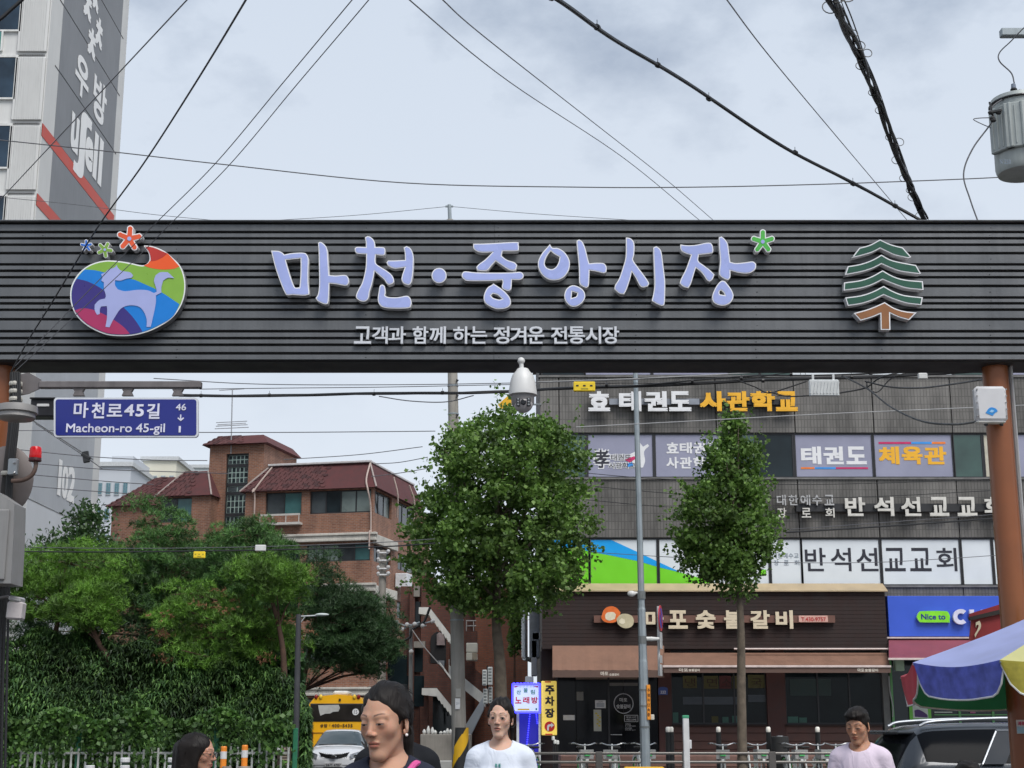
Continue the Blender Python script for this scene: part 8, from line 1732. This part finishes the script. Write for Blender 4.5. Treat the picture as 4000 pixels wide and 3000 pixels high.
cable('short stiff jumper wire at the left side of the transformer', [(3866, 460, 16.1), (3830, 461, 16.1), (3802, 466, 16.1), (3830, 482, 16.1), (3872, 500, 16.1)], .006, cgy, sub=3)
# below the beam
cable('thick black cable bundle running left to right just under the beam', [(700, 1546, 24), (850, 1545, 24), (1200, 1543, 24), (1500, 1538, 23.5), (1800, 1533, 23), (2040, 1527, 23), (2280, 1515, 22.5), (2600, 1502, 22), (2900, 1490, 22), (3200, 1478, 22), (3500, 1466, 22), (3850, 1450, 22)], .022, cb, 4, .012, 10, 0, seed=6)
cable('second looser black cable bundle under the right half of the beam', [(2280, 1508, 22.3), (2560, 1496, 22), (2900, 1478, 21.8), (3100, 1462, 21.6), (3500, 1452, 21.5), (3850, 1448, 21.4)], .012, cb, 3, .03, 6, 2, seed=8)
for k, (lab, pts, r_, m_) in enumerate((
  ('slack cable dipping left of the concrete pole under the black bundle', [(1480, 1548, 24), (1600, 1566, 24), (1740, 1570, 24), (1850, 1545, 23.8)], .009, cgy),
  ('upper thin level wire of the two under the left half of the beam', [(600, 1478, 30), (1000, 1500, 30), (1500, 1503, 30), (2000, 1496, 30), (2500, 1482, 30)], .009, cgy),
  ('lower thin level wire of the two under the left half of the beam', [(780, 1520, 31), (1100, 1516, 31), (1500, 1512, 31), (2000, 1502, 31)], .009, cgy),
  ('thin wire from the street sign to the big tree crown at roof height', [(770, 1689, 33), (1100, 1689, 33), (1500, 1686, 33), (1700, 1684, 34)], .010, cgy),
  ('pale thin wire slanting up across the grey facade to the right post', [(2250, 1668, 34), (2700, 1645, 34), (3200, 1618, 34), (3800, 1592, 34), (4050, 1580, 34)], .011, clt),
  ('looping black cable drooping from the bundle to the white equipment box', [(3290, 1468, 21), (3390, 1520, 20), (3480, 1590, 19), (3600, 1645, 17.5), (3720, 1658, 16.5), (3800, 1650, 15.7), (3820, 1645, 15.6)], .012, cb),
  ('black cable curving from the splice box up to the post', [(3275, 1536, 21.5), (3380, 1515, 21.5), (3440, 1475, 21), (3540, 1448, 21)], .012, cb),
  ('slack loop of cable in front of the yellow letters', [(2870, 1482, 21.9), (2950, 1512, 21.9), (3000, 1535, 21.9), (3060, 1520, 21.9), (3150, 1490, 21.9)], .010, cb),
  ('black cable from the facade letters to the splice box', [(3000, 1530, 21.8), (3080, 1548, 21.8), (3170, 1545, 21.8)], .010, cb),
  ('U shaped hanging cable near the right end under the beam', [(3385, 1490, 21), (3392, 1518, 21), (3430, 1530, 21), (3480, 1480, 21), (3560, 1450, 21)], .010, cb),
  ('gently sagging black cable ending at the right post', [(3380, 1490, 20.5), (3480, 1512, 20), (3600, 1515, 19), (3740, 1498, 17.5), (3840, 1482, 16.2)], .011, cb),
  ('lower black cable pair across the right facade, thick one', [(3070, 2080, 38), (3300, 2066, 38), (3600, 2046, 38), (3900, 2024, 38), (4080, 2010, 38)], .022, cb),
  ('lower black cable pair across the right facade, thin one', [(3060, 2070, 38.2), (3400, 2045, 38.2), (3880, 2010, 38.2), (4060, 1998, 38.2)], .009, cgy),
  ('thin wire crossing the window lettering of the church', [(2300, 2156, 38), (2600, 2175, 38), (3000, 2196, 38), (3400, 2197, 38), (3700, 2182, 38), (3880, 2170, 38), (4050, 2160, 38)], .008, cgy),
  ('thin wire below the lilac window films on the left part of the facade', [(2290, 1848, 40), (2500, 1866, 40), (2700, 1876, 40), (3020, 1892, 40), (3400, 1888, 40), (3900, 1870, 40)], .009, cb),
  ('second thin wire lower on the grey facade', [(2300, 1898, 40), (2600, 1926, 40), (2900, 1945, 40), (3400, 1940, 40), (3900, 1915, 40)], .009, cb),
  ('third thin wire lowest on the grey facade left of the slim tree', [(2290, 1952, 40), (2500, 1972, 40), (2700, 1985, 40), (2900, 1988, 40)], .009, cb),
  ('upper of the double dark wires in front of the pine trees', [(50, 2136, 31), (400, 2142, 31), (800, 2140, 31), (1200, 2130, 31), (1500, 2118, 31), (1700, 2105, 31)], .008, cgy),
  ('lower of the double dark wires in front of the pine trees', [(50, 2154, 30.5), (400, 2156, 30.5), (800, 2152, 30.5), (1100, 2147, 30.5), (1500, 2135, 30.5), (1700, 2122, 30.5)], .014, cb),
  ('topmost wire between the white tower and the brick tower', [(60, 1755, 44), (330, 1782, 44), (600, 1797, 44), (810, 1799, 44)], .013, cgy),
  ('second wire from top between the white tower and the brick wing', [(130, 1810, 44), (400, 1833, 44), (640, 1842, 44), (900, 1850, 44)], .013, cgy),
  ('third wire from top crossing the painted number 102', [(130, 1855, 44), (400, 1879, 44), (600, 1893, 44)], .013, cgy),
  ('fourth wire from top crossing below the painted number 102', [(125, 1900, 44), (300, 1914, 44), (500, 1928, 44)], .013, cgy),
  ('short wire over the top of the white tower panel beside the sign', [(70, 1682, 40), (160, 1682, 40), (240, 1681, 40)], .010, cgy),
  ('steep wire running down the grey tower panel through the black clamp', [(140, 1655, 40), (240, 1722, 40), (335, 1785, 40), (400, 1832, 40)], .013, cgy),
  ('upper wire between the brick roof and the big tree crown', [(1110, 1795, 60), (1400, 1776, 60), (1650, 1745, 58)], .016, cgy),
  ('middle wire between the brick roof and the big tree crown', [(1460, 1812, 60), (1560, 1806, 60), (1670, 1786, 58)], .016, cgy),
  ('lower wire between the brick roof and the big tree crown', [(1450, 1862, 60), (1560, 1848, 60), (1680, 1828, 58)], .016, cgy),
  ('pale guy wire running down right from the service pole', [(1610, 2460, 58.5), (1660, 2530, 58.5), (1735, 2615, 58.5)], .02, clt),
  ('light upper wire across the facade near the beam', [(2100, 1492, 26), (2500, 1478, 26), (2900, 1458, 26), (3100, 1448, 26)], .009, clt))):
    cable(lab, pts, r_, m_, seed=k)
def tagbox(name, label, b, Y, m, printm=None, ribs=0):
    t = thing(name, label, 'cable box', P((b[0] + b[2]) / 2, b[3], Y)); a_, b_ = pplate(b, Y, .06); MB().bbox(a_, b_, .012).build('case', m, t)
    if printm is not None:
        h = (b[3] - b[1])
        for k in range(3): plate((b[0] + (b[2] - b[0]) * (.12 + k * .32), b[1] + h * .35, b[0] + (b[2] - b[0]) * (.24 + k * .32), b[1] + h * .5), Y - .004, printm, 'notch', t, .004)
        plate((b[0] + (b[2] - b[0]) * .35, b[1] + h * .68, b[0] + (b[2] - b[0]) * .68, b[1] + h * .78), Y - .004, mat('print_olive', (.35, .3, .02), .6), 'print_mark', t, .004)
    for k in range(ribs):
        u = b[0] + (b[2] - b[0]) * (k + .5) / ribs; MB().prism([P(u - 3, b[3] - 10, Y - .012), P(u + 1, b[3] - 10, Y - .012), P(u + 7, b[1] + 8, Y - .012), P(u + 3, b[1] + 8, Y - .012)], (0, 0, 0), (0, .015, 0)).build('rib', m, t)
    return t
tagbox('cable_tag', 'bright yellow cable tag on the bundle right of the dome camera', (2240, 1490, 2325, 1528), 21.8, mat('tag_yellow', (.82, .58, .02), .45, 0, .06, 12), drk)
tagbox('cable_tag', 'yellow cable tag on the wire in front of the pine trees', (755, 2154, 801, 2180), 30.3, mat('tag_yellow', ()), mat('print_olive', (.35, .3, .02), .6))
tagbox('cable_box', 'small white double cable box on the wire before the pines', (996, 2128, 1038, 2152), 30.3, mat('plastic_white', ()))
tb_ = tagbox('splice_box', 'white ribbed cable splice box hanging under the right part of the beam', (3162, 1482, 3278, 1546), 21.3, mat('splice_white', (.58, .60, .60), .45, 0, .06, 10), None, 9)
for px in (3176, 3256): a_, b_ = pplate((px - 4, 1462, px + 4, 1484), 21.32, .03); MB().box(a_, b_).build('hook', mat('splice_white', ()), tb_)
tagbox('cable_box', 'tiny white cable clip near the right post under the beam', (3588, 1456, 3624, 1480), 21.0, mat('plastic_white', ()))
t = thing('cable_clamp', 'small black cable clamp on the wires in front of the grey tower', 'clamp', P(336, 1785, 39.9)); MB().bbox((-.09, -.04, -.16), (.09, .04, .16), .02, M=Matrix.Translation(P(336, 1785, 39.9)) @ Matrix.Rotation(R(-12), 4, 'Y')).bbox((-.14, -.05, -.05), (.14, .05, .05), .02, M=Matrix.Translation(P(336, 1783, 39.9)) @ Matrix.Rotation(R(30), 4, 'Y')).build('body', drk, t)
